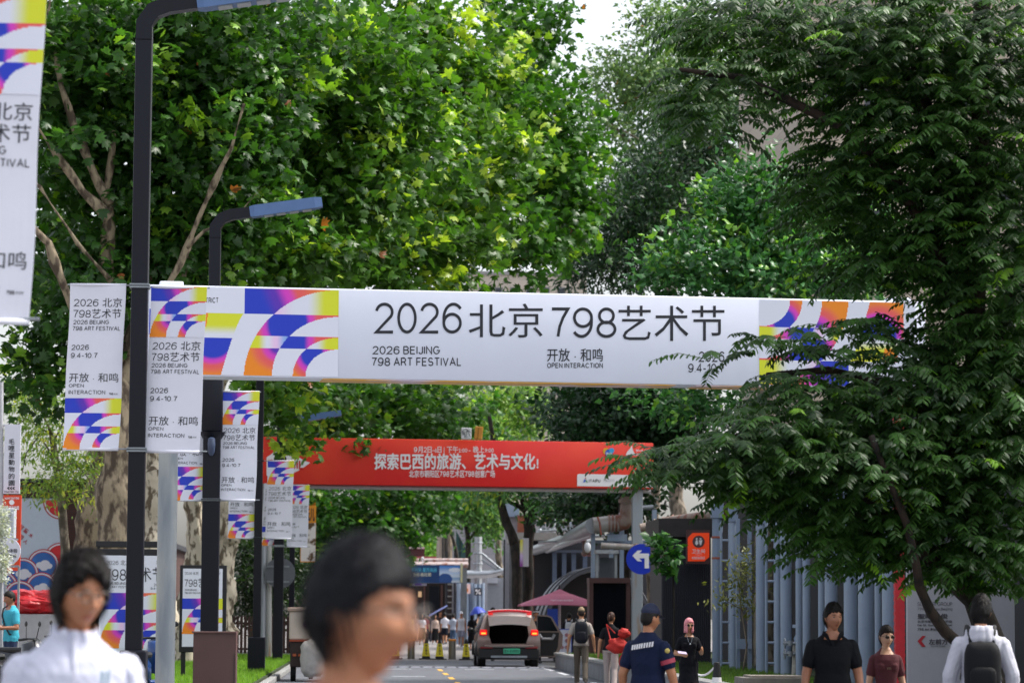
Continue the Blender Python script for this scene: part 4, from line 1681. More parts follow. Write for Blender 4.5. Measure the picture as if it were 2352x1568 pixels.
# valves
Yv = 57
o = root('valve_stand', G(1838, Yv, .36), 'blue grey pipe valves with hand wheels and a white wrapped stem', 'valve')
mb = MB()
mb.lathe(P(1838, 1470, Yv), [(.08, -.25), (.08, -.1), (.12, -.04), (.13, .05), (.09, .12), (.08, .3)], 14)
autosmooth(mb.build('valve_body', M_BLUEG, o))
for y in (1437, 1478):
    mb = MB()
    mb.lathe(P(1838, y, Yv), [(.16, -.03), (.16, .03)], 16)
    mb.build('flange', M_BLUEG, o)
for y in (1476, 1500):
    mb = MB()
    c = P(1802, y, Yv - .3)
    mb.tube([c + Vector((-.03, 0, 0)), c + Vector((.22, 0, 0))], .03, 8)
    mb.tube([c + Vector((.1, 0, -.05)), c + Vector((.1, 0, .05))], .055, 10)
    for t in range(4):
        mb.tube([c, c + Vector((0, .085 * math.cos(t * 1.57 + .4), .085 * math.sin(t * 1.57 + .4)))], .014, 6)
    ring = [c + Vector((0, .09 * math.cos(t * .5236), .09 * math.sin(t * .5236))) for t in range(13)]
    mb.tube(ring, .014, 6, cap=False)
    mb.build('hand_wheel', M_STEEL, o)
mb = MB()
mb.tube([P(1826, 1478, Yv - .2), P(1824, 1540, Yv - .2), G(1823, Yv - .2, .36)], [.05, .055, .05], 8)
mb.build('wrapped_stem', mat('wrap_white', '#a8a49c', .8, var=.2, scale=12), o)
# stone bench wall piece at lower right
o = root('stone_ledge', G(1775, 46, .3), 'weathered stone ledge at the foot of the pipes', 'wall')
block(1708, 1556, 1850, 1620, 46, 1.2, mat('old_stone', '#6f6a64', .9, var=.25, scale=4, bump=.4, bscale=10), 'block', o, z0=0)
block(1725, 1551, 1850, 1557, 46.2, 1.0, mat('old_stone_top', '#847c72', .9, var=.2, scale=4, bump=.4, bscale=10), 'capstone', o)

# red edged sign board
b2 = Board(2085, 1320, 43.6)
o = root('sign_board', G(2150, 43.6, .36), 'white direction board with black lettering and a red arrow', 'sign board')
block(2084, 1300, 2330, 1640, 43.6, .12, mat('board_grey_white', '#a9a9b2', .5, var=.04), 'panel', o, z0=.36)
mb = MB()
for t, x0, y0, x1, y1, bd_ in (('SUNGARI GROUP', 2106, 1381, 2186, 1391, 0), ('798 Art Area,Beijing', 2106, 1394, 2186, 1402, 0), ('聖曦和俊', 2106, 1408, 2176, 1420, .03),
                               ('北京市朝阳区酒仙桥路', 2106, 1423, 2186, 1429, .012), ('04 St. Sungari Center', 2106, 1432, 2186, 1438, .02), ('798 Art District, China', 2106, 1441, 2186, 1448, .02),
                               ('左前方', 2132, 1466, 2176, 1479, .03), ('30 METERS', 2136, 1481, 2170, 1485, .0)):
    b2.letters(mb, t, x0, y0, x1, y1, bd_, .012)
mb.build('lettering', mat('board_ink', '#3c3c46', .5, var=0), o)
mb = MB()
b2.poly(mb, [(2106, 1471), (2117, 1459), (2125, 1459), (2115, 1471), (2125, 1484), (2117, 1484)], .014, .004)
mb.build('red_arrow', mat('arrow_red', '#b01c2c', .5, var=0), o)

# light box sign on the forked tree
o = root('light_box', P(1205, 1300, 117), 'small lit box sign in yellow and purple on the forked tree', 'light box')
block(1200, 1235, 1214, 1300, 117, .3, mat('box_white', '#c8cad0', .4, var=0), 'case', o)


def yp(u, v):
    return ramp(v, [(0, L3('#d8d040')), (.35, L3('#d8d488')), (.6, L3('#c8b0d8')), (1, L3('#8a3a90'))])


pa, pb_ = P(1195, 1238, 116.9), P(1201, 1300, 116.9)
ink_grid('picture_print', yp, 0, 1, 0, 1, 2, 24, lambda u, v: Vector((pa.x + (pb_.x - pa.x) * u, 116.98 - .0 + .25 * (1 - u), pa.z + (pb_.z - pa.z) * v)), M_INK, o)

# ------------------------------------------------------------------ trees
def leaf_shape(kind):
    if kind == 'plane':          # broad five-lobed leaf, base at the origin, tip along +x, slightly cupped
        out = [(0, 0), (.05, -.34), (.28, -.56), (.36, -.3), (.72, -.36), (.66, -.12), (1.0, 0), (.66, .12), (.72, .36), (.36, .3), (.28, .56), (.05, .34)]
        v = [(.33, 0, .06)] + [(x, y, -.16 * abs(y) - .1 * x * x) for x, y in out]
        f = [(0, i + 1, (i + 1) % 12 + 1) for i in range(12)]
    elif kind == 'heart':
        v = [(0, 0, 0), (.3, -.36, -.1), (1, 0, -.15), (.3, .36, -.1), (.45, 0, .05)]
        f = [(0, 1, 4), (1, 2, 4), (2, 3, 4), (3, 0, 4)]
    else:                        # slim leaflet
        v = [(0, 0, 0), (.35, -.17, -.05), (1, 0, -.14), (.35, .17, -.05)]
        f = [(0, 1, 2), (0, 2, 3)]
    return np.array(v, float), np.array(f, int)


def frames(t, n):
    """rotation matrices with x along t and z near n"""
    t = t / np.linalg.norm(t, axis=1, keepdims=True)
    y = np.cross(n, t)
    y /= np.linalg.norm(y, axis=1, keepdims=True) + 1e-9
    z = np.cross(t, y)
    return np.stack([t, y, z], axis=2)


def strew(name, kind, pos, rot, size, ink, m, parent):
    v, f = leaf_shape(kind)
    N, k = len(pos), len(v)
    V = np.einsum('nij,kj->nki', rot, v) * size[:, None, None] + pos[:, None, :]
    F = (f[None] + (np.arange(N) * k)[:, None, None]).reshape(-1, 3)
    return mesh_np(name, V.reshape(-1, 3), F, m, parent, ink=np.repeat(ink, k, 0))


M_LEAF = leafmat('plane_leaf', .42, .4)
M_LEAF2 = leafmat('glossy_leaf', .3, .36)
M_LEAF3 = leafmat('compound_leaf', .4, .42)


def bark(name, a, b, thr=(.44, .56), scale=1.6, stretch=(1.6, 1.6, .7)):
    return mat(name, a, .85, scale=scale, col2=b, thr=thr, bump=.8, bscale=11, stretch=stretch)


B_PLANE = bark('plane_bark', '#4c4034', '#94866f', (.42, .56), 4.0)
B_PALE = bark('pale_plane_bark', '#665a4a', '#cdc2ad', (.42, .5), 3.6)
B_DARK = bark('dark_bark', '#1c1814', '#332c26', scale=5)
B_GREY = bark('grey_bark', '#4c443a', '#7d7264', scale=4)


def tint(n, c0, c1, young, yfrac, dark=.0):
    t = rng.beta(1.6, 1.6, n)[:, None]
    ink = L3(c0) * (1 - t) + L3(c1) * t
    y = rng.uniform(0, 1, n) < yfrac
    ink[y] = L3(young) * rng.uniform(.7, 1.15, (y.sum(), 1))
    return ink


def crown(parent, blobs, kind, per, leaf, c0, c1, young, m, dens=1.0, spread=.42, droop=.25, name='crown', shell=.5, ytop=0.1, dead=.0012):
    """blobs: (picture x, y, half width, half height, Y, half depth in m, clumps)"""
    C, outv = [], []
    if kind == 'plane':
        per, dens, leaf = int(per * 2.4), dens * .44, leaf * .86
    for px, py, rx, ry, Y, rz, n in blobs:
        c = np.array(P(px, py, Y))
        a, b = rx / S(Y), ry / S(Y)
        n = int(n * dens)
        d = rng.normal(size=(n, 3))
        d /= np.linalg.norm(d, axis=1, keepdims=True)
        r = rng.uniform(0, 1, n) ** shell
        wob = 1 + .22 * np.sin(d[:, 0] * 5 + px) * np.cos(d[:, 2] * 6 + py)
        q = d * (r * wob)[:, None] * np.array([a, rz, b])
        C.append(q + c)
        o_ = d.copy()
        o_[:, 2] += .35
        outv.append(o_)
    C, O = np.concatenate(C), np.concatenate(outv)
    n = len(C)
    yf = (rng.uniform(0, 1, n) < ytop)
    pos = np.repeat(C, per, 0)
    out = np.repeat(O, per, 0)
    yng = np.repeat(yf, per)
    N = len(pos)
    # a clump is a loose spray along its own outward axis
    s_ = rng.uniform(-.6, 1, N)[:, None] * spread
    pos = pos + out * s_ * 1.15 + rng.normal(size=(N, 3)) * spread * np.array([.6, .6, .36])
    t = out * .7 + rng.normal(size=(N, 3)) * .65
    t[:, 2] -= droop
    nz = rng.normal(size=(N, 3)) * .55 + np.array([0, -.15, .85])
    rot = frames(t, nz)
    ink = tint(N, c0, c1, young, .03)
    shade = np.repeat(rng.uniform(.72, 1.25, n), per)[:, None]
    ink = ink * shade
    ink[yng] = L3(young) * rng.uniform(.75, 1.1, (yng.sum(), 1))
    dd = rng.uniform(0, 1, N) < dead
    ink[dd] = L3('#a5623a')
    size = leaf * (.45 + .85 * rng.beta(2, 1.6, N))
    return strew(name, kind, pos, rot, size, ink, m, parent), C


def limbs(parent, trunk, branches, m, name='trunk', knobs=0):
    """trunk: list of (point, radius); branches: lists of the same; one tapered woody mesh"""
    mb = MB()
    for path in [trunk] + branches:
        pts = [Vector(p) for p, r in path]
        rs = [r for p, r in path]
        P2, R2 = [], []
        for i in range(len(pts) - 1):
            k = max(2, int((pts[i + 1] - pts[i]).length / (.16 if rs[i] > .25 else .35)))
            for j in range(k):
                t = j / k
                p = pts[i].lerp(pts[i + 1], t)
                w = rs[i] + (rs[i + 1] - rs[i]) * t
                if 0 < i + j:
                    p += Vector((noise.noise(p * .9) * w * .5, noise.noise(p * .9 + Vector((7, 3, 1))) * w * .5, 0))
                P2.append(p)
                R2.append(w * (1 + .16 * noise.noise(p * 2.1)))
        P2.append(pts[-1])
        R2.append(rs[-1])
        mb.tube(P2, R2, 28 if rs[0] > .25 else 14 if rs[0] > .12 else 7)
    o = mb.build(name, m, parent, smooth=True)
    if knobs:
        for v in o.data.vertices:
            q = Vector((v.co.x, v.co.y, v.co.z * .6))
            w = noise.noise(q * 2.2) * .6 + noise.noise(v.co * 4.6) * .45 + noise.noise(v.co * 11) * .12
            v.co += v.normal * max(-.25, w - .05) * knobs
    return o


def bpath(pts, Y, r0, r1, dY=0.0):
    n = len(pts)
    return [(P(x, y, Y + dY * i / max(1, n - 1)), r0 + (r1 - r0) * i / max(1, n - 1)) for i, (x, y) in enumerate(pts)]


def tree(label, px, Y, trunk_px, r0, r1, branches, bk, z0=.1, group=None, knobs=0):
    g = G(px, Y, z0)
    o = root('plane_tree' if 'plane' in label else 'tree', g, label, 'tree', group)
    tr = [(g, r0 * 1.15)] + bpath(trunk_px, Y, r0, r1)
    limbs(o, tr, branches, bk, knobs=knobs)
    return o


CA, CB, CY_ = '#22461a', '#446f2a', '#7ca634'
GP = 'plane trees along the left verge'
# plane tree A, behind the nearest lamp post
t = tree('mottled plane tree with a thick trunk just left of the nearest lamp post', 258, 66, [(262, 1300), (266, 1120), (262, 1000), (262, 880)], .46, .3,
         [bpath([(262, 980), (250, 700), (245, 560), (252, 490), (245, 440), (262, 300)], 66, .24, .05, -.6),
          bpath([(248, 500), (195, 440), (130, 360), (60, 250)], 65, .13, .03, -.6), bpath([(252, 470), (215, 400), (170, 290), (140, 200), (112, 30), (130, -120)], 65.2, .12, .03, -.4),
          bpath([(262, 900), (200, 800), (110, 560), (40, 480)], 64.8, .15, .06, -1.5), bpath([(250, 640), (180, 560), (92, 430), (40, 380)], 64.5, .07, .02, -.6),
          bpath([(265, 900), (400, 650), (470, 420), (540, 300)], 66, .2, .07, 1), bpath([(262, 860), (380, 560), (385, 380), (370, 180)], 66.5, .13, .05, 1.5),
          bpath([(300, 820), (430, 570), (490, 425), (530, 340), (560, 240)], 65.2, .1, .02, -1.0), bpath([(430, 570), (470, 530), (540, 500), (600, 430)], 64.6, .05, .012, -.2)],
         B_PLANE, group=GP, knobs=.12)
crown(t, [(180, 250, 170, 300, 66.5, 2.4, 420), (330, 160, 220, 230, 66.5, 2.4, 400), (480, 330, 200, 230, 67, 2.5, 400), (300, 500, 170, 170, 67.5, 2.2, 240),
          (180, 660, 120, 140, 66, 1.5, 90), (440, 560, 190, 110, 67, 2.0, 200), (90, 840, 110, 90, 66, 1.4, 70), (240, 840, 130, 70, 67.5, 1.2, 60), (560, 140, 190, 190, 67.5, 2.2, 320)],
      'plane', 9, .3, CA, CB, CY_, M_LEAF, spread=.42, ytop=.07)
# plane tree B
t = tree('pale knobbly plane tree lit between the nearest lamp post and the grey pipe', 346, 70, [(350, 1330), (345, 1200), (352, 1090)], .42, .38,
         [bpath([(352, 1100), (330, 1000), (345, 800)], 70, .3, .18, .5), bpath([(350, 1130), (395, 1040), (450, 900)], 70, .3, .16, .5)], B_PALE, group=GP, knobs=.3)
crown(t, [(700, 420, 190, 250, 71, 2.4, 420), (780, 200, 200, 220, 71, 2.4, 380), (600, 560, 170, 130, 69, 2, 210), (880, 350, 170, 230, 72, 2.4, 360), (430, 760, 90, 60, 70, 1.2, 40)],
      'plane', 9, .31, '#2b541b', '#557f2d', '#a4c440', M_LEAF, ytop=.08)
# plane tree C
t = tree('slanting plane tree whose trunk foot stands behind the grey pipe', 421, 86, [(424, 1440), (440, 1330), (452, 1200), (447, 1080)], .33, .3,
         [bpath([(450, 1130), (470, 950), (560, 760), (640, 600), (745, 588)], 86, .26, .1, -10.5), bpath([(447, 1090), (430, 950), (500, 700)], 86, .22, .12, 2)], B_PALE, group=GP, knobs=.22)
crown(t, [(960, 560, 190, 190, 80, 2.6, 330), (1060, 420, 170, 230, 82, 2.6, 330), (880, 160, 190, 210, 84, 2.6, 330), (760, 580, 180, 90, 78, 2, 170), (1040, 180, 150, 190, 84, 2.4, 260),
          (635, 915, 60, 60, 80, 1.4, 56), (690, 1012, 28, 28, 80, .6, 16), (600, 900, 60, 45, 78, 1, 36)],
      'plane', 9, .33, '#31581c', '#5e882f', '#b0c844', M_LEAF, ytop=.09)
# plane tree D
t = tree('knotty plane tree right of the second lamp post behind the second poster case', 515, 91, [(515, 1400), (515, 1290), (522, 1180), (516, 1080)], .34, .34,
         [bpath([(520, 1180), (540, 1000), (600, 880)], 91, .24, .14, 1), bpath([(520, 1240), (548, 1215), (552, 1180)], 90.6, .2, .15)], B_PALE, group=GP, knobs=.34)
crown(t, [(760, 940, 190, 120, 97, 3, 260), (920, 960, 170, 100, 100, 3, 240), (1225, 300, 120, 190, 92, 2.6, 270), (1195, 90, 95, 150, 94, 2.4, 150), (1300, 430, 100, 190, 92, 2.4, 210), (1190, 520, 120, 150, 90, 2, 140)],
      'plane', 9, .34, '#27501c', '#4d7d2c', '#8ab03c', M_LEAF, ytop=.05)
# dark trunk in the shade
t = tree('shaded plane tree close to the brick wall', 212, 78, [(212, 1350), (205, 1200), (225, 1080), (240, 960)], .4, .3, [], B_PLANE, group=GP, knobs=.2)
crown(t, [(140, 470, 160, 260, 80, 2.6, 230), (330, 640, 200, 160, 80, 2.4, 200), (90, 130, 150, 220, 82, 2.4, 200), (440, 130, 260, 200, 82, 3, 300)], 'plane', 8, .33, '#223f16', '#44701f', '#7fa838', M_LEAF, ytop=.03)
# far left planes, below the arches
t = tree('dark plane tree crown hanging below the red arch at the left of the road', 700, 128, [(700, 1380), (705, 1200)], .35, .25, [bpath([(705, 1220), (780, 1100), (860, 1000)], 128, .2, .08)], B_GREY, group=GP)
crown(t, [(800, 1190, 180, 110, 124, 3, 330), (930, 1165, 120, 90, 126, 3, 220), (830, 1290, 70, 50, 126, 2.4, 90), (1000, 960, 160, 100, 128, 3, 200), (850, 900, 200, 80, 126, 3, 200), (700, 1260, 90, 110, 127, 2, 130)],
      'plane', 9, .36, '#21471a', '#42732a', '#86ac3c', M_LEAF, spread=.5, ytop=.05)
t = tree('dark clipped evergreen behind the round road mirror', 590, 118, [(590, 1350)], .2, .15, [], B_DARK)
crown(t, [(585, 1330, 70, 110, 116, 2, 260), (640, 1330, 60, 100, 118, 2, 200)], 'slim', 14, .3, '#14260f', '#2a451c', '#3c5c26', M_LEAF2, spread=.3, ytop=0)

# small feathery trees near the far end
t = tree('light green feathery tree below the end of the white arch', 1150, 172, [(1150, 1350), (1140, 1150), (1150, 1020)], .2, .12,
         [bpath([(1150, 1040), (1110, 960), (1080, 900)], 172, .1, .04), bpath([(1150, 1060), (1180, 950), (1210, 900)], 172, .1, .04)], B_GREY)
crown(t, [(1140, 960, 110, 60, 172, 2.5, 150), (1080, 1040, 80, 30, 172, 2, 60), (1190, 930, 60, 50, 172, 2, 60), (1100, 995, 90, 16, 170, 2, 50)], 'slim', 26, .42, '#4a7030', '#85aa48', '#a8c050', M_LEAF2, spread=.75, droop=.1)
t = tree('small tree with a thin dark trunk in front of the grey gallery', 1074, 168, [(1074, 1300), (1076, 1250), (1070, 1200)], .17, .13,
         [bpath([(1072, 1245), (1095, 1215), (1120, 1190)], 168, .1, .04), bpath([(1074, 1230), (1062, 1170), (1068, 1130)], 168, .1, .04), bpath([(1070, 1200), (1085, 1160), (1110, 1130)], 168, .08, .03)], B_DARK)
crown(t, [(1090, 1160, 70, 50, 168, 2.2, 100), (1130, 1185, 50, 35, 168, 2, 50), (1120, 1225, 34, 22, 168, 1.4, 20), (1050, 1140, 50, 30, 168, 2, 40)], 'slim', 26, .4, '#35602c', '#5f8a44', '#86a850', M_LEAF2, spread=.7, droop=.1)
t = tree('thin bare stemmed tree left of the grey gallery', 1050, 176, [(1052, 1290), (1040, 1240), (1028, 1205)], .12, .06, [], B_DARK)
crown(t, [(1018, 1185, 32, 28, 176, 1.6, 26)], 'slim', 24, .4, '#4a6c38', '#789a50', '#90ac58', M_LEAF2, spread=.6, droop=.1)
t = tree('bright green bush tree above the pink roof', 975, 226, [(975, 1300)], .15, .1, [], B_GREY)
crown(t, [(975, 1245, 48, 34, 226, 3, 90), (930, 1262, 40, 20, 226, 3, 40)], 'slim', 24, .5, '#4f8a30', '#86b846', '#a8cc50', M_LEAF2, spread=.8)

# forked dark tree under the red arch
Yf = 118
g = G(1190, Yf)
o = root('tree', g, 'black trunked forked tree standing under the red banner arch', 'tree')
limbs(o, [(g, .24)] + bpath([(1187, 1400), (1186, 1290), (1182, 1246)], Yf, .22, .2),
      [bpath([(1182, 1250), (1163, 1200), (1150, 1150), (1143, 1100), (1130, 1010), (1120, 940)], Yf, .2, .08, .6),
       bpath([(1208, 1500), (1212, 1400), (1214, 1300), (1213, 1241), (1214, 1195)], Yf + .6, .17, .24, .2),
       bpath([(1214, 1200), (1206, 1175), (1190, 1162), (1170, 1153), (1160, 1138)], Yf + .8, .15, .05),
       bpath([(1212, 1190), (1200, 1160), (1193, 1135), (1185, 1118), (1170, 1040)], Yf + .8, .13, .05),
       bpath([(1215, 1185), (1222, 1150), (1224, 1120), (1230, 1040)], Yf + .8, .1, .05),
       bpath([(1216, 1200), (1232, 1168), (1244, 1152), (1262, 1146)], Yf + .7, .2, .13, -.4), bpath([(1240, 1154), (1252, 1130), (1262, 1120), (1290, 1040)], Yf + .5, .06, .03)], B_DARK)
crown(o, [(1180, 1060, 90, 60, Yf + 1, 2.2, 60), (1250, 1150, 60, 26, Yf, 1.6, 26), (1225, 1130, 40, 20, Yf, 1.5, 20), (1275, 1175, 24, 14, Yf, 1, 10), (1130, 1128, 40, 12, Yf, 1.4, 18)], 'slim', 22, .34, '#2c5a26', '#4f7f38', '#9ab040', M_LEAF2, spread=.55, droop=.3)

# dark trees at the right below the arches
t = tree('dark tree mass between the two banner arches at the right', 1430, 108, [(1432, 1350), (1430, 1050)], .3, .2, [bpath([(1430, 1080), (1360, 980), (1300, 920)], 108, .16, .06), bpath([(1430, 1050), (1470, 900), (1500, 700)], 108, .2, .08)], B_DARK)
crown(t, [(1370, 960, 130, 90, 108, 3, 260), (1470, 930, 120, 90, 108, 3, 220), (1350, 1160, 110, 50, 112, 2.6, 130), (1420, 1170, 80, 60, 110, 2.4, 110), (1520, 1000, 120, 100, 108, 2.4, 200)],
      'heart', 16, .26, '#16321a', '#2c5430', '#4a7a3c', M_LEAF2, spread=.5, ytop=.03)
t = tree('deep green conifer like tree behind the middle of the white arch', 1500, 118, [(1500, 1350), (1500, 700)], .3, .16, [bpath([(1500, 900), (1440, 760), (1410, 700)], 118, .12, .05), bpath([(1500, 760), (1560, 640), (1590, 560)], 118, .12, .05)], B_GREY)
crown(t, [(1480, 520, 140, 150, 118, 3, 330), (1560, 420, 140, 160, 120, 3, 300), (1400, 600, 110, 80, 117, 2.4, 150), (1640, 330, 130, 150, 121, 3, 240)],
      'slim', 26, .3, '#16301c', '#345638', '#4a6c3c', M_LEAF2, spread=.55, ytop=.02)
t = tree('tall greyish green tree against the sky right of the gap', 1560, 140, [(1560, 1350), (1540, 600), (1520, 320)], .4, .15,
         [bpath([(1540, 560), (1450, 330), (1400, 280)], 140, .14, .05), bpath([(1530, 480), (1600, 250), (1640, 160)], 140, .14, .05), bpath([(1545, 520), (1470, 400), (1410, 390)], 139, .09, .05), bpath([(1540, 460), (1500, 340), (1430, 300)], 138, .1, .04)], B_GREY)
crown(t, [(1430, 240, 100, 120, 140, 3, 160), (1520, 150, 130, 120, 140, 3.2, 240), (1600, 260, 140, 150, 142, 3, 240), (1450, 420, 110, 80, 139, 2.6, 130), (1420, 190, 60, 70, 140, 2, 36), (1530, 30, 70, 60, 140, 2, 50), (1720, 130, 160, 150, 142, 3, 240), (1330, 520, 60, 80, 138, 2, 60)],
      'heart', 14, .26, '#45663c', '#7d9c64', '#9cb46c', M_LEAF2, spread=.65, ytop=.04)
t = tree('bushy tree with shiny heart shaped leaves above the white arch', 1760, 72, [(1760, 1350), (1760, 900), (1750, 700)], .26, .14, [bpath([(1755, 760), (1700, 600), (1690, 480)], 72, .09, .03), bpath([(1755, 740), (1830, 600), (1850, 520)], 72, .09, .03)], B_GREY)
crown(t, [(1740, 440, 110, 100, 72, 1.6, 130), (1700, 560, 150, 120, 72, 1.8, 200), (1580, 620, 120, 70, 71, 1.5, 100), (1840, 560, 130, 120, 72.5, 1.6, 150), (1770, 630, 200, 60, 71, 1.6, 150), (1600, 920, 160, 60, 73, 1.4, 90), (1930, 640, 110, 70, 72, 1.4, 80), (1990, 560, 80, 100, 73, 1.4, 70)],
      'heart', 12, .21, '#24502a', '#4f8848', '#86b848', M_LEAF2, spread=.34, ytop=.09)

# yellow-green shrubby tree over the billboard at the left
t = tree('light twiggy tree drooping over the wave ring billboard', 150, 74, [(150, 1300), (140, 1150), (120, 1000)], .12, .08,
         [bpath([(120, 1000), (90, 930), (40, 880)], 74, .04, .015), bpath([(130, 1040), (190, 990), (225, 1010), (235, 1070)], 74, .03, .01), bpath([(125, 1010), (150, 960), (210, 1040), (230, 1120)], 73.6, .025, .008),
          bpath([(130, 1060), (90, 1000), (60, 1040), (50, 1090)], 73.6, .03, .008), bpath([(135, 1080), (170, 1060), (205, 1100), (216, 1150)], 73.4, .025, .008), bpath([(120, 1000), (60, 960), (10, 1000)], 74, .03, .01)], B_GREY)
crown(t, [(100, 980, 110, 90, 74, 1.2, 120), (170, 1070, 70, 70, 73.6, 1, 60), (60, 920, 70, 60, 74.4, 1, 50), (210, 1120, 24, 50, 73.5, .5, 16), (110, 1120, 90, 24, 73.6, .8, 30)],
      'slim', 18, .15, '#4f7430', '#92ac48', '#c8cc48', M_LEAF2, spread=.32, droop=.6, ytop=.12)

# the big tree of heaven at the right, compound leaves close to the camera
Yr = 28.5
g = G(2296, Yr, .4)
o = root('tree_of_heaven', g, 'big dark tree with long feathered leaves filling the right of the picture', 'tree')
limbs(o, [(g, .16)] + bpath([(2275, 1480), (2240, 1380), (2225, 1250), (2235, 900), (2245, 600), (2250, 200), (2260, -200)], Yr, .13, .08),
      [bpath([(2260, 1470), (2205, 1480), (2170, 1450), (2135, 1400), (2110, 1345), (2105, 1310), (2080, 1200), (2000, 1000)], Yr - .3, .07, .03, -1),
       bpath([(2235, 1380), (2180, 1330), (2120, 1270), (1980, 1130), (1820, 1020), (1680, 1000)], Yr, .09, .02, -1),
       bpath([(2232, 1100), (2100, 900), (1900, 850), (1760, 860)], Yr, .08, .02, -.6), bpath([(2240, 800), (2120, 500), (1950, 300), (1700, 180), (1560, 160)], Yr, .09, .02, -.8),
       bpath([(2245, 700), (2150, 300), (2050, 60), (2000, -100)], Yr, .07, .02, .4), bpath([(2240, 900), (2320, 700), (2400, 500)], Yr, .07, .03, -.4)], bark('heaven_bark', '#1c1511', '#33261e', scale=6))


def compound(parent, blobs, name='crown', c0='#1d3819', c1='#466e2f', young='#7fae34', L=.46, pairs=9, leafl=.105, ang=.7):
    pos, rot, size, ink = [], [], [], []
    rach = MB()
    for px, py, rx, ry, Y, rz, n in blobs:
        c = np.array(P(px, py, Y))
        a, b = rx / S(Y), ry / S(Y)
        for _ in range(n):
            d = rng.normal(size=3)
            d /= np.linalg.norm(d)
            q = c + d * rng.uniform(0, 1) ** .45 * np.array([a, rz, b])
            # rachis: outward from the blob's heart, arching down
            h = np.array([d[0] * .9 + rng.normal() * .45 - .25, d[1] * .7 + rng.normal() * .35 - .25, 0])
            h /= np.linalg.norm(h) + 1e-6
            l = L * rng.uniform(.6, 1.15)
            e0 = rng.uniform(-.1, .45)
            k = np.arange(pairs + 1) / pairs
            el = e0 - k * ang * rng.uniform(.8, 1.5)
            seg = np.stack([np.cos(el) * h[0], np.cos(el) * h[1], np.sin(el)], 1) * (l / pairs)
            pts = q + np.cumsum(seg, 0)
            side = np.array([-h[1], h[0], 0])
            dirs = seg / np.linalg.norm(seg, axis=1, keepdims=True)
            col = L3(c0) * 1.0
            t = rng.uniform(0, 1)
            col = (L3(c0) * (1 - t) + L3(c1) * t) * rng.uniform(.8, 1.2)
            if rng.uniform() < .025:
                col = L3(young)
            for sgn in (-1, 1):
                tt = dirs * .42 + side * sgn * .9 + rng.normal(size=dirs.shape) * .14
                tt[:, 2] -= .38
                nn = np.cross(side * sgn, dirs) * sgn
                nn = np.tile(np.array([0, 0, 1.0]), (len(pts), 1)) * .8 + dirs * .2 + rng.normal(size=dirs.shape) * .25
                pos.append(pts)
                rot.append(frames(tt, nn))
                size.append(leafl * (1 - .55 * (np.abs(k - .4)) ** 1.6) * rng.uniform(.85, 1.15, len(k)) * (.75 + .25 * l / L))
                ink.append(np.tile(col, (len(k), 1)) * rng.uniform(.85, 1.15, (len(k), 1)))
            rach.tube([q, pts[pairs // 2], pts[-1]], [.005, .004, .002], 3, cap=False)
    crn = strew(name, 'slim2', np.concatenate(pos), np.concatenate(rot), np.concatenate(size), np.concatenate(ink), M_LEAF3, parent)
    rach.build('leaf_stalks', mat('leaf_stalk', '#4a6030', .6, var=0), parent)
    return crn


_old = leaf_shape


def leaf_shape(kind):
    if kind == 'slim2':
        v = [(0, 0, 0), (.3, -.19, -.06), (.68, -.13, -.12), (1, 0, -.24), (.68, .13, -.12), (.3, .19, -.06), (.5, 0, -.03)]
        f = [(0, 1, 6), (1, 2, 6), (2, 3, 6), (3, 4, 6), (4, 5, 6), (5, 0, 6)]
        return np.array(v, float), np.array(f, int)
    return _old(kind)


compound(o, [(1930, 110, 300, 170, Yr, 1.3, 520), (2200, 150, 270, 300, Yr, 1.4, 760), (1640, 230, 90, 120, Yr - .6, .6, 90), (1700, 50, 150, 80, Yr, .8, 110), (2080, 380, 230, 210, Yr, 1.2, 420),
             (1930, 450, 100, 130, Yr, .8, 110), (2000, 600, 100, 90, Yr, .7, 80), (2285, 600, 125, 280, Yr, 1.1, 480), (2110, 580, 90, 80, Yr, .8, 80), (2310, 1000, 140, 340, Yr, 1.2, 560),
             (2140, 1050, 190, 230, Yr, 1.2, 520), (1950, 1070, 180, 170, Yr - .4, 1.1, 380), (1790, 1030, 130, 110, Yr - .8, .9, 200), (1670, 1040, 90, 60, Yr - 1.0, .7, 80), (1560, 1080, 50, 40, Yr - 1.0, .4, 26), (1500, 1045, 44, 30, Yr - 1.1, .35, 16),
             (1850, 900, 110, 60, Yr - .6, .7, 60), (2040, 900, 120, 60, Yr - .4, .8, 80), (1940, 1230, 110, 80, Yr - .3, .8, 110), (2150, 1260, 160, 90, Yr - .3, .9, 160), (1745, 790, 50, 30, Yr - .8, .3, 8), (1840, 770, 50, 45, Yr - .6, .4, 12), (1935, 800, 60, 50, Yr - .5, .5, 22), (2010, 750, 50, 40, Yr - .4, .4, 14), (2080, 780, 60, 60, Yr - .3, .5, 30), (1760, 1130, 90, 50, Yr - .6, .6, 60),
             (2280, 1310, 110, 60, Yr, .7, 60), (1640, 830, 30, 20, Yr - .8, .2, 3), (2250, 860, 90, 120, Yr, .8, 130), (2490, 250, 210, 380, Yr + .2, 1.4, 300), (2480, 980, 190, 330, Yr + .2, 1.3, 260)])
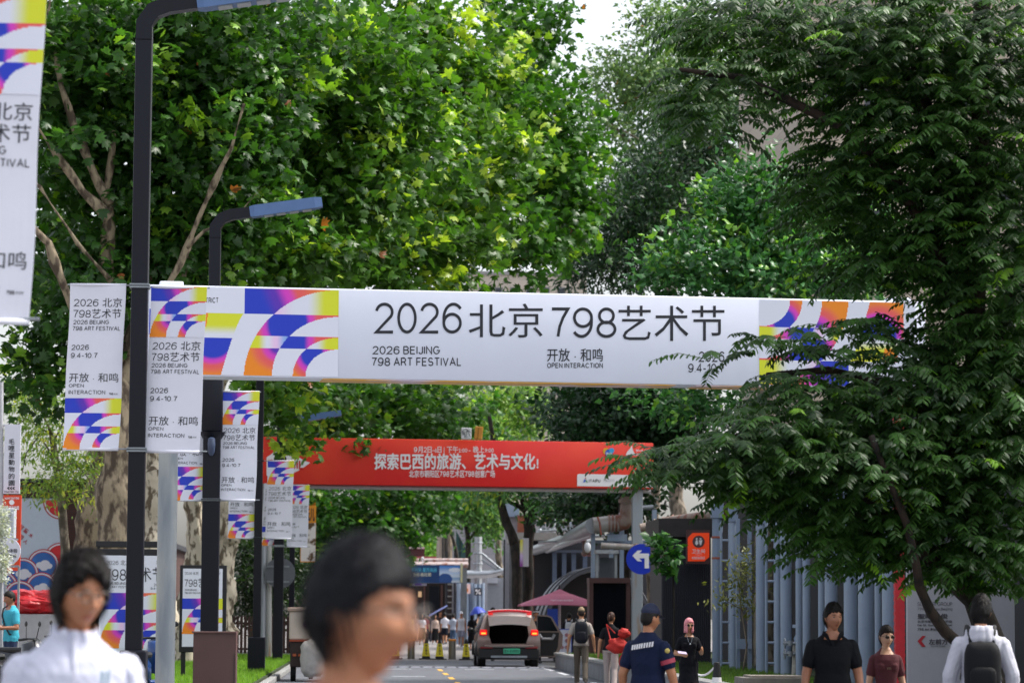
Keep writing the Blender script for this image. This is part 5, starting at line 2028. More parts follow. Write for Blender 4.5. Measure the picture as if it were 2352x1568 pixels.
# low leafy twig before the turn sign
t = root('shrub', G(1540, 70, .38), 'leafy shrub twig reaching across the blue turn sign', 'shrub')
limbs(t, [(G(1545, 70, .38), .03)] + bpath([(1548, 1400), (1545, 1290)], 70, .025, .015), [bpath([(1545, 1300), (1520, 1270), (1500, 1260)], 69.8, .012, .006)], B_DARK)
crown(t, [(1520, 1244, 26, 6, 69.6, .4, 10), (1530, 1270, 22, 6, 69.5, .3, 8), (1522, 1298, 12, 7, 69.5, .3, 5), (1538, 1306, 10, 8, 69.8, .3, 5)], 'heart', 7, .24, '#1f4a1e', '#3c6c30', '#5a9038', M_LEAF2, spread=.15)
t = root('shrub', G(1700, 62, .38), 'thin yellowish shrub in front of the lattice column', 'shrub')
limbs(t, [(G(1705, 62, .38), .025)] + bpath([(1715, 1480), (1700, 1380), (1690, 1290)], 62, .02, .008), [bpath([(1705, 1400), (1670, 1380), (1655, 1370)], 61.8, .01, .005), bpath([(1700, 1350), (1730, 1310), (1740, 1270)], 61.8, .01, .005)], B_GREY)
crown(t, [(1700, 1310, 30, 40, 61.8, .5, 30), (1665, 1375, 18, 26, 61.7, .3, 10), (1720, 1370, 24, 50, 61.9, .4, 20)], 'slim', 12, .12, '#4a5526', '#7d7f3a', '#8a8a3c', M_LEAF2, spread=.22)

# ------------------------------------------------------------------ left side: poster cases, shop signs, cabinet
M_CASE = mat('case_black', '#15161a', .4, var=.1)
M_PAPER = mat('poster_paper', '#dfe2ec', .45, var=.02)


def poster_case(label, x0, y0, x1, y1, Y, px0, py0, px1, py1, gy0, gy1, texts):
    o = root('poster_case', G((x0 + x1) / 2, Y), label, 'poster case', 'poster cases under the plane trees')
    block(x0, y0, x1, y1, Y, .22, M_CASE, 'case', o, bev=.01)
    for x in (x0 + 8, x1 - 8):
        block(x - 5, y1 - 1, x + 5, y1 + 60, Y + .05, .12, M_CASE, 'leg', o, z0=0)
    b = Board(px0, py0, Y)
    mb = MB()
    b.rect(mb, px0, py0, px1, py1, .006, .01)
    mb.build('poster', M_PAPER, o)
    a, e = b.uv(px0, gy0), b.uv(px1, gy1)
    ink_grid('colour_print', festival, 0, 1, 0, 1, 90, 80, lambda u, v: b.at(a[0] + (e[0] - a[0]) * u, a[1] + (e[1] - a[1]) * v, .01), M_INK, o)
    mb = MB()
    for t in texts:
        b.letters(mb, *t, off=.011)
    mb.build('lettering', M_BLACK, o)
    return o


o = poster_case('black poster case with a header bar behind the nearest lamp post', 220, 1260, 392, 1540, 58, 228, 1275, 384, 1530, 1360, 1488,
            [('2026 北京', 243, 1285, 300, 1297, 0), ('798 ART', 359, 1287, 380, 1295, .02), ('798艺术节', 241, 1302, 376, 1335, 0), ('2026 BEIJING', 240, 1335, 290, 1342, .006), ('798 ART FESTIVAL', 240, 1344, 305, 1350, .006),
             ('2026', 353, 1339, 371, 1345, .006), ('9.4-10.7', 346, 1347, 374, 1353, .006), ('开放 · 和鸣', 305, 1496, 372, 1509, 0), ('OPEN INTERACTION', 305, 1512, 372, 1518, .01)])
block(220, 1242, 392, 1256, 58.1, .3, M_CASE, 'header_bar', o, bev=.01)
for x in (226, 386):
    block(x - 3, 1250, x + 3, 1264, 58.15, .1, M_CASE, 'header_post', o)
poster_case('smaller black poster case beside the knotty plane tree', 412, 1297, 519, 1497, 66, 419, 1305, 510, 1484, 1373, 1455,
            [('2026 北京', 424, 1312, 456, 1319, 0), ('798 ART', 492, 1313, 506, 1319, .02), ('798艺术节', 424, 1327, 504, 1348, 0), ('2026 BEIJING', 424, 1351, 452, 1356, .006), ('798 ART FESTIVAL', 424, 1358, 462, 1363, .006),
             ('2026', 488, 1351, 500, 1356, .006), ('9.4-10.7', 484, 1358, 502, 1363, .006), ('开放 · 和鸣', 460, 1460, 504, 1468, 0), ('OPEN INTERACTION', 460, 1471, 504, 1475, .01)])
M_CAB2 = mat('cabinet_brown', '#5a3f3c', .5, var=.06, scale=3, bump=.06, bscale=60)
o = root('cabinet', G(491, 47), 'plain brown metal cabinet standing before the second lamp post', 'utility cabinet')
block(442, 1452, 541, 1700, 47, .45, M_CAB2, 'body', o, bev=.008, z0=.1)
block(440.5, 1449, 542.5, 1452.5, 46.97, .5, mat('cabinet_lid', '#6a4c48', .5, var=.05), 'lid', o)
block(536, 1500, 537, 1690, 46.99, .02, M_CASE, 'door_gap', o, z0=.16)
o = root('fence', G(600, 106), 'dark brown slatted fence behind the verge', 'fence')
mb = MB()
a, b = G(500, 106), G(740, 106)
for k in range(28):
    x = a.x + (b.x - a.x) * k / 27
    mb.box((x, 106, .75), (.1, .03, 1.5))
mb.build('slats', mat('fence_brown', '#3d2a24', .7, var=.2), o)
mb = MB()
mb.box(((a.x + b.x) / 2, 106.06, .35), (b.x - a.x, .06, .08))
mb.box(((a.x + b.x) / 2, 106.06, 1.25), (b.x - a.x, .06, .08))
mb.build('rail', mat('fence_rail', '#4a352c', .7, var=.1), o)
mb = MB()
mb.box(((a.x + b.x) / 2, 105.7, .1), (b.x - a.x, .2, .2))
mb.build('plinth', M_KERB, o)

# round traffic mirror seen from behind
g = G(616, 95)
o = root('road_mirror', g, 'round grey sign seen from behind on a rusty white pole', 'sign')
mb = MB()
mb.tube([g, P(616, 1250, 95)], .11, 14)
autosmooth(mb.build('pole', mat('white_rust_pole', '#a9a9a6', .55, scale=1.6, col2='#9a7a54', thr=(.55, .68), stretch=(3, 3, .3)), o))
b2 = Board(643, 1315, 94.7)
mb = MB()
mb.prism([b2.p(643 + 35 * math.cos(t * .157), 1315 + 35 * math.sin(t * .157), 0) for t in range(40)], -b2.n * .04)
mb.build('disc', mat('disc_grey', '#62666c', .5, .2, var=.12, scale=2), o)
mb = MB()
for y in (1298, 1333):
    b2.rect(mb, 612, y, 664, y + 4, .03, .06)
mb.build('back_rail', M_STEEL, o)

# brick works and the left square
M_BRICK = tiles('dark_brick', '#4a2a24', '#3a302c', .24, .075, .85, .01)
o = root('brick_works', (-14.5, 150, 0), 'dark red brick factory wall behind the plane trees', 'building')
mb = MB()
mb.box((-16.5, 175, 2.8), (9, 170, 5.6))
mb.build('wall', M_BRICK, o)
mb = MB()
mb.box((-16.5, 175, 5.75), (9.6, 170.6, .3))
mb.build('roof_edge', M_DARK, o)
for k in range(12):
    mb = MB()
    mb.box((-11.98, 100 + 12 * k, 2.2), (.1, 2.4, 2.4))
    w = mb.build('window', M_CASE, o)
    mb = MB()
    mb.box((-11.92, 100 + 12 * k, 2.2), (.05, 2.1, 2.1))
    mb.build('pane', mat('dark_glass', '#2a3038', .12, var=.1), w)
o = root('brick_house', G(80, 90), 'dark brick house front with the wave ring billboard on it', 'building')
block(-260, 1105, 252, 1430, 88, 6, M_BRICK, 'wall', o, z0=0)
block(-265, 1098, 256, 1106, 87.8, 6.5, M_DARK, 'roof_edge', o)

b2 = Board(10, 1145, 86)
o = root('billboard', b2.p(76, 1500), 'white billboard with red wave rings round blue pictures', 'billboard')
o.location.z = 0
mb = MB()
b2.rect(mb, 8, 1143, 143, 1440, 0, .12)
mb.build('panel', mat('billboard_white', '#b9c3d2', .5, var=.03), o)
mb = MB()
b2.rect(mb, 142.5, 1141, 145.5, 1442, .02, .16)
b2.rect(mb, 6, 1141, 145.5, 1143.5, .02, .16)
mb.build('frame', mat('billboard_frame', '#23262a', .5, var=0), o)
M_RING_R, M_RING_W, M_RING_B = mat('ring_red', '#a8202c', .5, var=0), mat('ring_white', '#cfcdd6', .5, var=0), mat('ring_blue', '#1f4f94', .5, scale=1.2, col2='#2f6ab4', thr=(.4, .6))
M_RING_F = mat('ring_fill_red', '#c01420', .5, var=.05)
lvl = 0
xl, xr = b2.uv(9, 1300)[0], b2.uv(142, 1300)[0]


def ring(cx, cy, rr, fill, k):
    for j, (q, m) in enumerate(((1, M_RING_R), (.93, M_RING_W), (.84, M_RING_R), (.79, M_RING_W if fill is None else fill))):
        pts = []
        for t in range(49):
            a = t * 2 * math.pi / 48
            u, v = b2.uv(cx + rr * q * math.cos(a), cy + rr * q * math.sin(a))
            u = min(max(u, xl), xr)
            v = min(max(v, .02), b2.uv(50, 1438)[1])
            pts.append(b2.at(u, v, .006 + .004 * j + .018 * k))
        mb = MB()
        mb.prism(pts[:-1], -b2.n * .003)
        mb.build('ring_print', m, o)


ring(139, 1152, 40, M_RING_F, 0)
for k, (cx, cy, f) in enumerate(((139, 1282, M_RING_F), (100, 1297, M_RING_B), (53, 1317, M_RING_B), (6, 1347, M_RING_B), (96, 1350, M_RING_B), (47, 1369, M_RING_B), (138, 1386, M_RING_B), (97, 1396, M_RING_B), (8, 1400, M_RING_B))):
    ring(cx, cy, 37, f, k + 1)
mb = MB()
for cx, cy, k in ((100, 1297, 2), (53, 1317, 3), (96, 1350, 5), (47, 1369, 6)):
    for dx, dy, r in ((-8, 4, 9), (4, 1, 11), (13, 6, 8), (1, 9, 10)):
        mb.prism([b2.p(cx + dx + r * math.cos(t * .3927), cy - 4 + dy + r * .8 * math.sin(t * .3927), .028 + .018 * k + .001 * dx * .1) for t in range(16)], -b2.n * .002)
mb.build('cloud_print', M_RING_W, o)
mb = MB()
for t, x, y, s in (('阿', 44, 1205, 11), ('童', 55, 1213, 11), ('木', 66, 1224, 10), ('鸣', 44, 1227, 11), ('人', 54, 1238, 10)):
    sh, f_, _, n_ = text_shape(t, .02, 2)
    ca, sa = math.cos(.7), math.sin(.7)
    pts = []
    for h, (i, j) in enumerate(sh):
        dx, dy = (i - .5) * s, (.5 - j) * s
        pts.append(b2.p(x + 5 + dx * ca - dy * sa, y + 5 + dx * sa + dy * ca, .008 + .0006 * n_[h]))
    mb.add(pts, f_)
mb.build('lettering', M_RING_R, o)

# stacked shop signs on a white pole
g = G(3, 63)
o = root('sign_pole', g, 'white pole at the left edge carrying the shop signs', 'pole')
mb = MB()
mb.tube([g, P(3, 878, 63)], .045, 10)
mb.build('pole', mat('pole_white', '#b4b4b8', .5, var=.1), o)
mb = MB()
for y in (977, 1130, 1140, 1300):
    mb.tube([P(3, y, 63), P(30, y, 63)], .018, 6)
mb.build('bracket', M_STEEL, o)
b2 = Board(10, 975, 62.9)
o = root('hanging_sign', b2.p(27, 1133), 'tall white vertical shop sign with black Chinese characters', 'shop sign')
mb = MB()
b2.rect(mb, 9, 974, 46, 1133, 0, .1)
mb.build('panel', mat('sign_white', '#d0d0dc', .5, var=.02), o)
mb = MB()
for k, ch in enumerate('毛哩星動物的園'):
    b2.letters(mb, ch, 20, 1007 + k * 15.8, 33.5, 1020 + k * 15.8, .015)
b2.letters(mb, '‹‹‹', 16, 1117, 35, 1124, .05)
b2.letters(mb, 'Mauri Star Zoo', 9.8, 1126, 43, 1130.5, .01)
mb.build('lettering', M_BLACK, o)
b2 = Board(6, 1136, 62.7)
o = root('hanging_sign', b2.p(25, 1310), 'orange red vertical noodle shop sign under the white one', 'shop sign')
mb = MB()
b2.rect(mb, 6, 1136, 47, 1310, 0, .1)
mb.build('panel', mat('sign_red_orange', '#d2401c', .5, var=.04), o)
mb = MB()
b2.letters(mb, 'HUANG XIAO YING', 11, 1141, 44, 1146, .02)
b2.letters(mb, '黄小英牛肉面', 9, 1161, 44, 1170, .03)
mb.build('lettering', MATS['print_white'], o)
mb = MB()
for k, ch in enumerate('牛肉面'):
    b2.letters(mb, ch, 16, 1180 + k * 24, 38, 1201 + k * 24, .035)
mb.build('dark_lettering', mat('print_dark', '#2c1a1a', .5, var=0), o)
mb = MB()
b2.poly(mb, [(27 + 6 * math.cos(t * .4488), 1153 + 6 * math.sin(t * .4488)) for t in range(14)], .006)
mb.build('emblem', MATS['print_white'], o)
o = root('air_conditioner', P(14, 1236, 61.5), 'small white air conditioner unit at the left edge', 'air conditioner')
block(-14, 1166, 33, 1235, 61.5, .35, mat('ac_white', '#b8bcc4', .5, var=.04), 'case', o, bev=.02)
mb = MB()
for k in range(9):
    p0, p1 = P(2, 1172 + k * 5, 61.47), P(27, 1172 + k * 5, 61.47)
    mb.tube([p0, p1], .008, 4)
mb.build('grille', M_STEEL, o)
block(-30, 1235, 36, 1239, 61.4, .45, M_STEEL, 'shelf', o)
block(-40, 1160, -34, 1500, 61.7, .1, M_STEEL, 'bracket_post', o, z0=.1)
b2 = Board(13, 1265, 60)
o = root('round_sign', b2.p(13, 1298), 'round white hanging sign with small black writing', 'shop sign')
mb = MB()
mb.prism([b2.p(14 + 33 * math.cos(t * .196), 1265 + 33 * math.sin(t * .196), 0) for t in range(32)], -b2.n * .06)
mb.build('disc', MATS['sign_white'], o)
mb = MB()
b2.letters(mb, '手作体验', 2, 1259, 40, 1268, .015)
b2.letters(mb, '儿童体验', 2, 1271, 38, 1280, .015)
b2.letters(mb, '陶艺 / 木艺', 8, 1285, 33, 1290, .0)
mb.build('lettering', M_BLACK, o)
# pale frosted plant and grey metal frame
o = root('plant', G(4, 59), 'pale silvery climbing plant at the left edge', 'plant')
mb = MB()
mb.tube([G(4, 59), P(2, 1330, 59), P(6, 1170, 59)], .03, 6)
mb.build('stem', mat('frame_grey', '#8f9298', .5, var=.05), o)
crown(o, [(6, 1210, 12, 50, 58.9, .15, 60), (8, 1290, 10, 50, 58.9, .15, 50)], 'heart', 9, .07, '#a0a4a6', '#cfd2d4', '#d8dadc', M_LEAF2, spread=.09, name='foliage', dead=0)
o = root('metal_frame', G(26, 60.5), 'light grey square metal frame beside the red rock', 'frame')
for args in ((8, 1300, 13, 1500), (39, 1300, 43.5, 1500)):
    block(*args, 60.5, .08, MATS['frame_grey'], 'upright', o, z0=.1)
block(8, 1297, 43.5, 1302, 60.5, .08, MATS['frame_grey'], 'top_bar', o)

# red painted rock sculpture
o = root('rock_sculpture', G(80, 76), 'glossy red boulder sculpture under the billboard', 'sculpture')
mb = MB()
c = P(76, 1386, 76)


def rk(d):
    p = d * 1.7
    return 1 + .3 * noise.noise(p + Vector((3, 1, 5))) + .16 * noise.noise(p * 2.6) + .07 * noise.noise(p * 6)


mb.ball(c, (.82, .6, .36), 48, 30, rk)
ro = mb.build('boulder', mat('rock_red', '#b4141c', .35, scale=2, col2='#d8303a', thr=(.4, .65), bump=.5, bscale=6), o)
mb = MB()
mb.box((c.x, c.y, (c.z - .3) / 2 + .05), (1.6, .9, c.z - .3), bev=.02)
mb.build('pedestal', mat('pedestal_pale', '#b0b0b4', .6, var=.1), o)


# ------------------------------------------------------------------ scooters
def scooter(loc, rz, body, label, group='scooters parked at the left'):
    o = root('scooter', loc, label, 'scooter', group, rz)
    M = mat('scooter_' + body, body, .25, .1, var=.05, coat=.4)
    blk = mat('scooter_black', '#17181b', .5, var=.1)
    for y, nm in ((-.62, 'front_wheel'), (.62, 'rear_wheel')):
        mb = MB()
        ringp = [(0, y + .2 * math.cos(t * .2618), .25 + .2 * math.sin(t * .2618)) for t in range(25)]
        mb.tube(ringp, .055, 8, cap=False)
        w = mb.build(nm, blk, o, shift=False, smooth=True)
        mb = MB()
        mb.tube([(-.05, y, .25), (.05, y, .25)], .15, 16)
        mb.build('rim', M_STEEL, w, shift=False)
    mb = MB()
    mb.tube([(0, -.62, .25), (0, -.55, .6), (0, -.46, .95), (0, -.43, 1.02)], [.05, .09, .13, .06], 10)
    mb.build('fork', blk, o, shift=False, smooth=True)
    mb = MB()
    mb.tube([(0, -.5, .5), (0, -.42, .8), (0, -.36, 1.0)], [.17, .2, .14], 12)
    mb.box((0, -.12, .32), (.3, .55, .08), bev=.03)
    mb.tube([(0, .12, .34), (0, .25, .55), (0, .75, .66), (0, .92, .7)], [.13, .19, .16, .06], 12)
    mb.build('fairing', M, o, shift=False, smooth=True)
    mb = MB()
    mb.box((0, .42, .77), (.28, .72, .1), bev=.045)
    mb.build('seat', blk, o, shift=False)
    mb = MB()
    mb.tube([(-.36, -.3, 1.02), (-.2, -.4, 1.04), (.2, -.4, 1.04), (.36, -.3, 1.02)], .02, 8)
    mb.build('handlebar', blk, o, shift=False)
    for s in (-1, 1):
        mb = MB()
        mb.tube([(s * .24, -.38, 1.04), (s * .3, -.4, 1.22)], .008, 5)
        mb.ball((s * .32, -.4, 1.27), (.06, .015, .045), 10, 8)
        mb.build('mirror', blk, o, shift=False)
    mb = MB()
    mb.ball((0, -.56, .86), (.09, .06, .07), 12, 8)
    mb.build('headlight', mat('headlight_glass', '#b8bec8', .15, var=0), o, shift=False, smooth=True)
    mb = MB()
    mb.box((0, .98, .62), (.16, .02, .12))
    mb.build('number_plate', mat('plate_white', '#b8bcc0', .5, var=0), o, shift=False)
    return o


scooter(G(336, 49.5, .1), R(160), '#1c3f78', 'blue scooter half hidden behind the nearest lamp post')
scooter(G(14, 46.5, .1), R(115), '#22242a', 'black scooter at the left edge below the man in teal')
scooter(G(86, 55, .1), R(70), '#2a2c32', 'dark scooter between the red rock and the white jacket')

# ------------------------------------------------------------------ delivery tricycle
Yt = 70
g = G(712, Yt)
o = root('delivery_tricycle', g, 'white boxed delivery tricycle with a purple oval on its back', 'tricycle')
M_VAN = mat('van_cream', '#b8aa9e', .5, var=.06, scale=2)
block(664, 1402, 766, 1468, Yt, 1.7, M_VAN, 'cargo_box', o, bev=.03)
block(660, 1394, 770, 1403, Yt - .05, 1.85, mat('van_roof', '#9a8478', .5, var=.06), 'roof', o, bev=.02)
block(664, 1468, 766, 1472, Yt - .03, 1.72, mat('van_orange', '#8f3c22', .5, var=0), 'orange_strip', o)
block(666, 1472, 764, 1531, Yt + .02, 1.6, mat('van_dark', '#2c1a17', .6, var=.15), 'lower_body', o, bev=.02)
b2 = Board(712, 1440, Yt - .01)
mb = MB()
mb.prism([b2.p(722 + 26 * math.cos(t * .196), 1432 + 14 * math.sin(t * .196), .01) for t in range(32)], -b2.n * .008)
mb.build('oval_badge', mat('badge_purple', '#5a2f4c', .5, var=0), o)
mb = MB()
b2.letters(mb, '快递', 706, 1424, 738, 1440, .03, .014)
mb.build('lettering', M_VAN, o)
for x in (673, 757):
    mb = MB()
    c = G(x, Yt + .4)
    mb.tube([(c.x - .06, c.y, .26), (c.x + .06, c.y, .26)], .26, 18)
    mb.build('wheel', mat('tyre', '#121214', .8, var=.1), o)
mb = MB()
c = G(712, Yt - 1.9 + 3.9)
mb.tube([(c.x - .05, c.y + .9, .26), (c.x + .05, c.y + .9, .26)], .26, 18)
mb.build('wheel', MATS['tyre'], o)
for x in (672, 685, 752):
    block(x, 1500, x + 8, 1506, Yt - .02, .04, mat('tail_amber', '#a8502a', .3, var=0), 'reflector', o)
block(690, 1395, 740, 1470, Yt + 1.75, .9, M_VAN, 'cab', o)
o = root('woven_bag', P(717, 1545, Yt - .3), 'white woven sack hanging off the back of the tricycle', 'sack')
mb = MB()


def bagf(d):
    return 1 + .18 * noise.noise(d * 2.3 + Vector((1, 4, 2))) + .1 * (abs(d.x) > .5) * (abs(d.z) > .4)


mb.ball(P(718, 1512, Yt - .22), (.3, .2, .44), 24, 16, bagf)
mb.build('sack', mat('woven_white', '#a9a5a2', .75, var=.12, scale=9, bump=.5, bscale=14), o, smooth=True)
mb = MB()
mb.prism([P(702, 1478, Yt - .2), P(742, 1486, Yt - .2), P(744, 1506, Yt - .2), P(694, 1508, Yt - .2), P(690, 1500, Yt - .2)], (0, .1, 0))
mb.build('flap', MATS['woven_white'], o)

# ------------------------------------------------------------------ no-parking cones and bollards
def cone(px, Y, label, first=None):
    g = G(px, Y, .004)
    if first is None:
        o = root('parking_cone', g, label, 'cone', 'yellow no parking cones across the road')
        mb = MB()
        mb.box((0, 0, .02), (.5, .36, .04), bev=.01)
        mb.build('base', mat('cone_rubber', '#1a1a1c', .7, var=.1), o, shift=False)
        mb = MB()
        mb.tube([(0, 0, .04), (0, 0, .12)], [.2, .19], 4, sq=True)
        mb.tube([(0, 0, .565), (0, 0, .74)], [.105, .04], 4, sq=True)
        mb.build('rubber_body', MATS['cone_rubber'], o, shift=False)
        mb = MB()
        mb.tube([(0, 0, .12), (0, 0, .565)], [.195, .107], 4, sq=True)
        mb.build('yellow_sleeve', mat('cone_yellow', '#d8c81e', .45, var=.08, scale=9), o, shift=False)
        mb = MB()
        for k, ch in enumerate('禁止停车'):
            sh, f_, _, n_ = text_shape(ch, .03, 1)
            z0 = .46 - k * .095
            mb.add([((i - .5) * .085, -.004 - (.138 - (z0 + j * .08 - .12) * .14), z0 + j * .08) for i, j in sh], f_)
        mb.build('lettering', M_BLACK, o, shift=False)
    else:
        o = copy_tree(first)
        o.location = g
    o.rotation_euler.z = R(rnd.uniform(-12, 12))
    return tag(o, label, 'cone', 'yellow no parking cones across the road')


c0 = cone(877, 107.5, 'leftmost yellow no parking cone, beside the blurred head')
for px, Y, lab in ((907, 107.3, 'second yellow no parking cone from the left'), (978, 106.8, 'yellow no parking cone just right of the left steel bollard'),
                   (1009, 106.3, 'yellow no parking cone left of the right steel bollard'), (1070, 105.8, 'yellow no parking cone nearest the car')):
    cone(px, Y, lab, c0)
for px, Y, lab in ((944, 107.4, 'left steel bollard with an orange cap between the cones'), (1038, 107, 'right steel bollard with an orange cap near the car')):
    g = G(px, Y)
    o = root('bollard', g, lab, 'bollard', 'steel bollards across the road')
    mb = MB()
    mb.lathe(g, [(.16, 0), (.16, .02), (.135, .03), (.135, .66)], 18)
    autosmooth(mb.build('post', mat('brushed_steel', '#8a8784', .3, .8, var=.1, stretch=(4, 4, .3)), o))
    mb = MB()
    mb.lathe(g + Vector((0, 0, .66)), [(.137, 0), (.137, .05), (.12, .07)], 18)
    mb.build('cap', mat('bollard_orange', '#d8861c', .45, var=0), o)

# striped cone with tape at the lower right
g = G(1646, 50, .0)
o = root('striped_cone', g, 'black and red striped cone with tape tied to its tip', 'cone')
mb = MB()
mb.lathe(g, [(.2, 0), (.2, .03), (.15, .04), (.09, .42)], 16)
mb.build('lower_cone', mat('cone_red', '#b4243a', .5, var=.05), o)
mb = MB()
mb.lathe(g + Vector((0, 0, .42)), [(.09, 0), (.075, .12)], 16)
mb.build('white_band', MATS['print_white'], o)
mb = MB()
mb.lathe(g + Vector((0, 0, .54)), [(.075, 0), (.05, .24), (.04, .25)], 16)
mb.build('black_tip', MATS['cone_rubber'], o)
mb = MB()
a, b = g + Vector((0, 0, .76)), G(1590, 50.5) + Vector((0, 0, .62))
mb.tube([a.lerp(b, t / 8) - Vector((0, 0, .12 * math.sin(math.pi * t / 8))) for t in range(9)], .018, 5)
mb.build('tape', MATS['print_white'], o)


# ------------------------------------------------------------------ the car
g = G(1168, 90.5)
o = root('car', g, 'bronze suv with its tailgate up and a right door open', 'car')
M_CAR = mat('car_bronze', '#8a7770', .3, .45, var=.03, coat=.6)
M_CARB = mat('car_black', '#101114', .5, var=.05)
M_CARG = mat('car_glass', '#0e1116', .08, var=0)
half = [(0, .24), (.62, .24), (.84, .27), (.93, .4), (.955, .68), (.94, .95), (.90, 1.04), (.80, 1.34), (.72, 1.55), (.60, 1.64), (.3, 1.675), (0, 1.68)]
stations = [(0.0, 1.0, 1.0), (.3, 1.0, 1.0), (1.0, 1.0, 1.01), (2.0, 1.0, 1.01), (2.7, 1.0, .98), (3.35, .99, .72), (3.6, .99, .66), (4.3, .95, .58), (4.6, .82, .5)]
mb = MB()
sec = []
for i, (y, wx, hz) in enumerate(stations):
    pts = []
    for x, z in half:
        zz = z if z < 1.0 and hz > .9 else (z if z < .9 * hz * 1.1 and z < .7 else min(z, .24 + (z - .24) * hz))
        yy = y + (max(0, z - .98) * .75 + max(0, .5 - z) * .25) * max(0, 1 - i / 2)
        pts.append((x * wx, yy, zz))
    sec.append([(-x, y_, z) for x, y_, z in reversed(pts[1:-1])] + pts)
n = len(sec[0])
vs = [(g.x + p[0], g.y + p[1], p[2]) for s in sec for p in s]
fs = []
for i in range(len(sec) - 1):
    for k in range(n):
        k2 = (k + 1) % n
        fs.append((i * n + k, i * n + k2, (i + 1) * n + k2, (i + 1) * n + k))
fs.append(tuple((len(sec) - 1) * n + k for k in range(n)))
# rear face: ring between the body outline and the boot opening
opn = []
for x, y, z in sec[0]:
    ox = max(-.6, min(.6, x * .82))
    oz = max(.72, min(1.52, z if z > .72 else .72))
    if abs(ox) > .5 and oz < .78:
        ox = math.copysign(.52, ox)
    if oz > 1.0:
        ox *= 1 - (oz - 1.0) * .2
    opn.append((ox, max(0, oz - .98) * .75 + .03, oz))
b0 = len(vs)
vs += [(g.x + x, g.y + y, z) for x, y, z in opn]
vs += [(g.x + x * .95, g.y + 1.3, min(z, 1.42)) for x, y, z in opn]
for k in range(n):
    k2 = (k + 1) % n
    fs.append((k2, k, b0 + k, b0 + k2))
mb.add(vs, fs)
body = autosmooth(mb.build('body', M_CAR, o), 35)
mb = MB()
mb.add(vs[b0:], [((k + 1) % n, k, n + k, n + (k + 1) % n) for k in range(n)] + [tuple(n + k for k in range(n))])
mb.build('boot', mat('boot_black', '#08080a', .9, var=0), o)
# lower black bumper, diffuser, bright strip
mb = MB()
mb.box((g.x, g.y + .06, .43), (1.84, .3, .36), bev=.06)
mb.build('bumper', M_CARB, o)
mb = MB()
mb.box((g.x, g.y - .1, .33), (1.1, .04, .07), bev=.015)
mb.build('diffuser', M_STEEL, o)
mb = MB()
mb.box((g.x, g.y - .07, .655), (1.5, .1, .07), bev=.02)
mb.build('bumper_step', M_CAR, o)
mb = MB()
mb.box((g.x, g.y - .122, .63), (1.2, .02, .02))
mb.build('chrome_strip', MATS['brushed_steel'], o)
for s in (-1, 1):
    mb = MB()
    mb.box((g.x + s * .68, g.y - .1, .6), (.38, .04, .045), bev=.01)
    mb.build('rear_reflector', mat('reflector_red', '#7a1018', .3, var=0), o)
    mb = MB()
    mb.box((g.x + s * .77, g.y + .02, 1.06), (.22, .16, .17), bev=.03)
    tl = mb.build('taillight', mat('taillight_red', '#c01414', .25, var=0, emit=.5), o)
    mb = MB()
    mb.box((g.x + s * .77, g.y - .07, 1.03), (.14, .04, .05), bev=.01)
    mb.build('lit_lamp', mat('lamp_lit', '#ff5a1e', .3, var=0, emit=3.0), tl)
    for y in (.75, 3.7):
        mb = MB()
        cx = g.x + s * .8
        mb.tube([(cx - .125, g.y + y, .34), (cx - .1, g.y + y, .34), (cx + .1, g.y + y, .34), (cx + .125, g.y + y, .34)], [.3, .345, .345, .3], 24)
        w = autosmooth(mb.build('wheel', MATS['tyre'], o))
        mb = MB()
        mb.tube([(cx + s * .1, g.y + y, .34), (cx + s * .13, g.y + y, .34)], .22, 18)
        mb.build('rim', M_STEEL, w)
        mb = MB()
        mb.tube([(g.x + s * .935, g.y + y + .41 * math.cos(math.pi * t / 14), .34 + .41 * math.sin(math.pi * t / 14)) for t in range(15)], .045, 6)
        mb.build('wheel_arch', M_CARB, o)
    mb = MB()
    x0 = g.x + s * .915
    mb.prism([(x0 + s * .01, g.y + .75, 1.07), (x0 + s * .01, g.y + 3.1, 1.07), (g.x + s * .79, g.y + 2.6, 1.5), (g.x + s * .77, g.y + .9, 1.5)], (s * .008, 0, .004))
    mb.build('side_window', M_CARG, o)
    mb = MB()
    mb.tube([(g.x + s * .92, g.y + 2.9, 1.08), (g.x + s * 1.02, g.y + 2.9, 1.1)], .03, 6)
    mb.ball((g.x + s * 1.06, g.y + 2.9, 1.12), (.1, .07, .075), 10, 8)
    mb.build('door_mirror', M_CARB, o)
mb = MB()
mb.prism([(g.x - .8, g.y + 3.42, 1.12), (g.x + .8, g.y + 3.42, 1.12), (g.x + .62, g.y + 2.72, 1.58), (g.x - .62, g.y + 2.72, 1.58)], (0, .012, .012))
mb.build('windscreen', M_CARG, o)
# number plate
mb = MB()
mb.box((g.x + .08, g.y - .135, .5), (.5, .02, .155), bev=.006)
pl_ = mb.build('number_plate', mat('plate_green', '#3fae86', .4, var=.04), o)
mb = MB()
for t, x0, x1 in (('京A', -.15, -.02), ('DV6812', .03, .31)):
    sh, f_, _, n_ = text_shape(t, .02, 2)
    mb.add([(g.x + x0 + (x1 - x0) * i, g.y - .148 - .0006 * n_[h], .45 + .105 * j) for h, (i, j) in enumerate(sh)], f_)
mb.build('lettering', mat('plate_ink', '#12302a', .5, var=0), pl_)
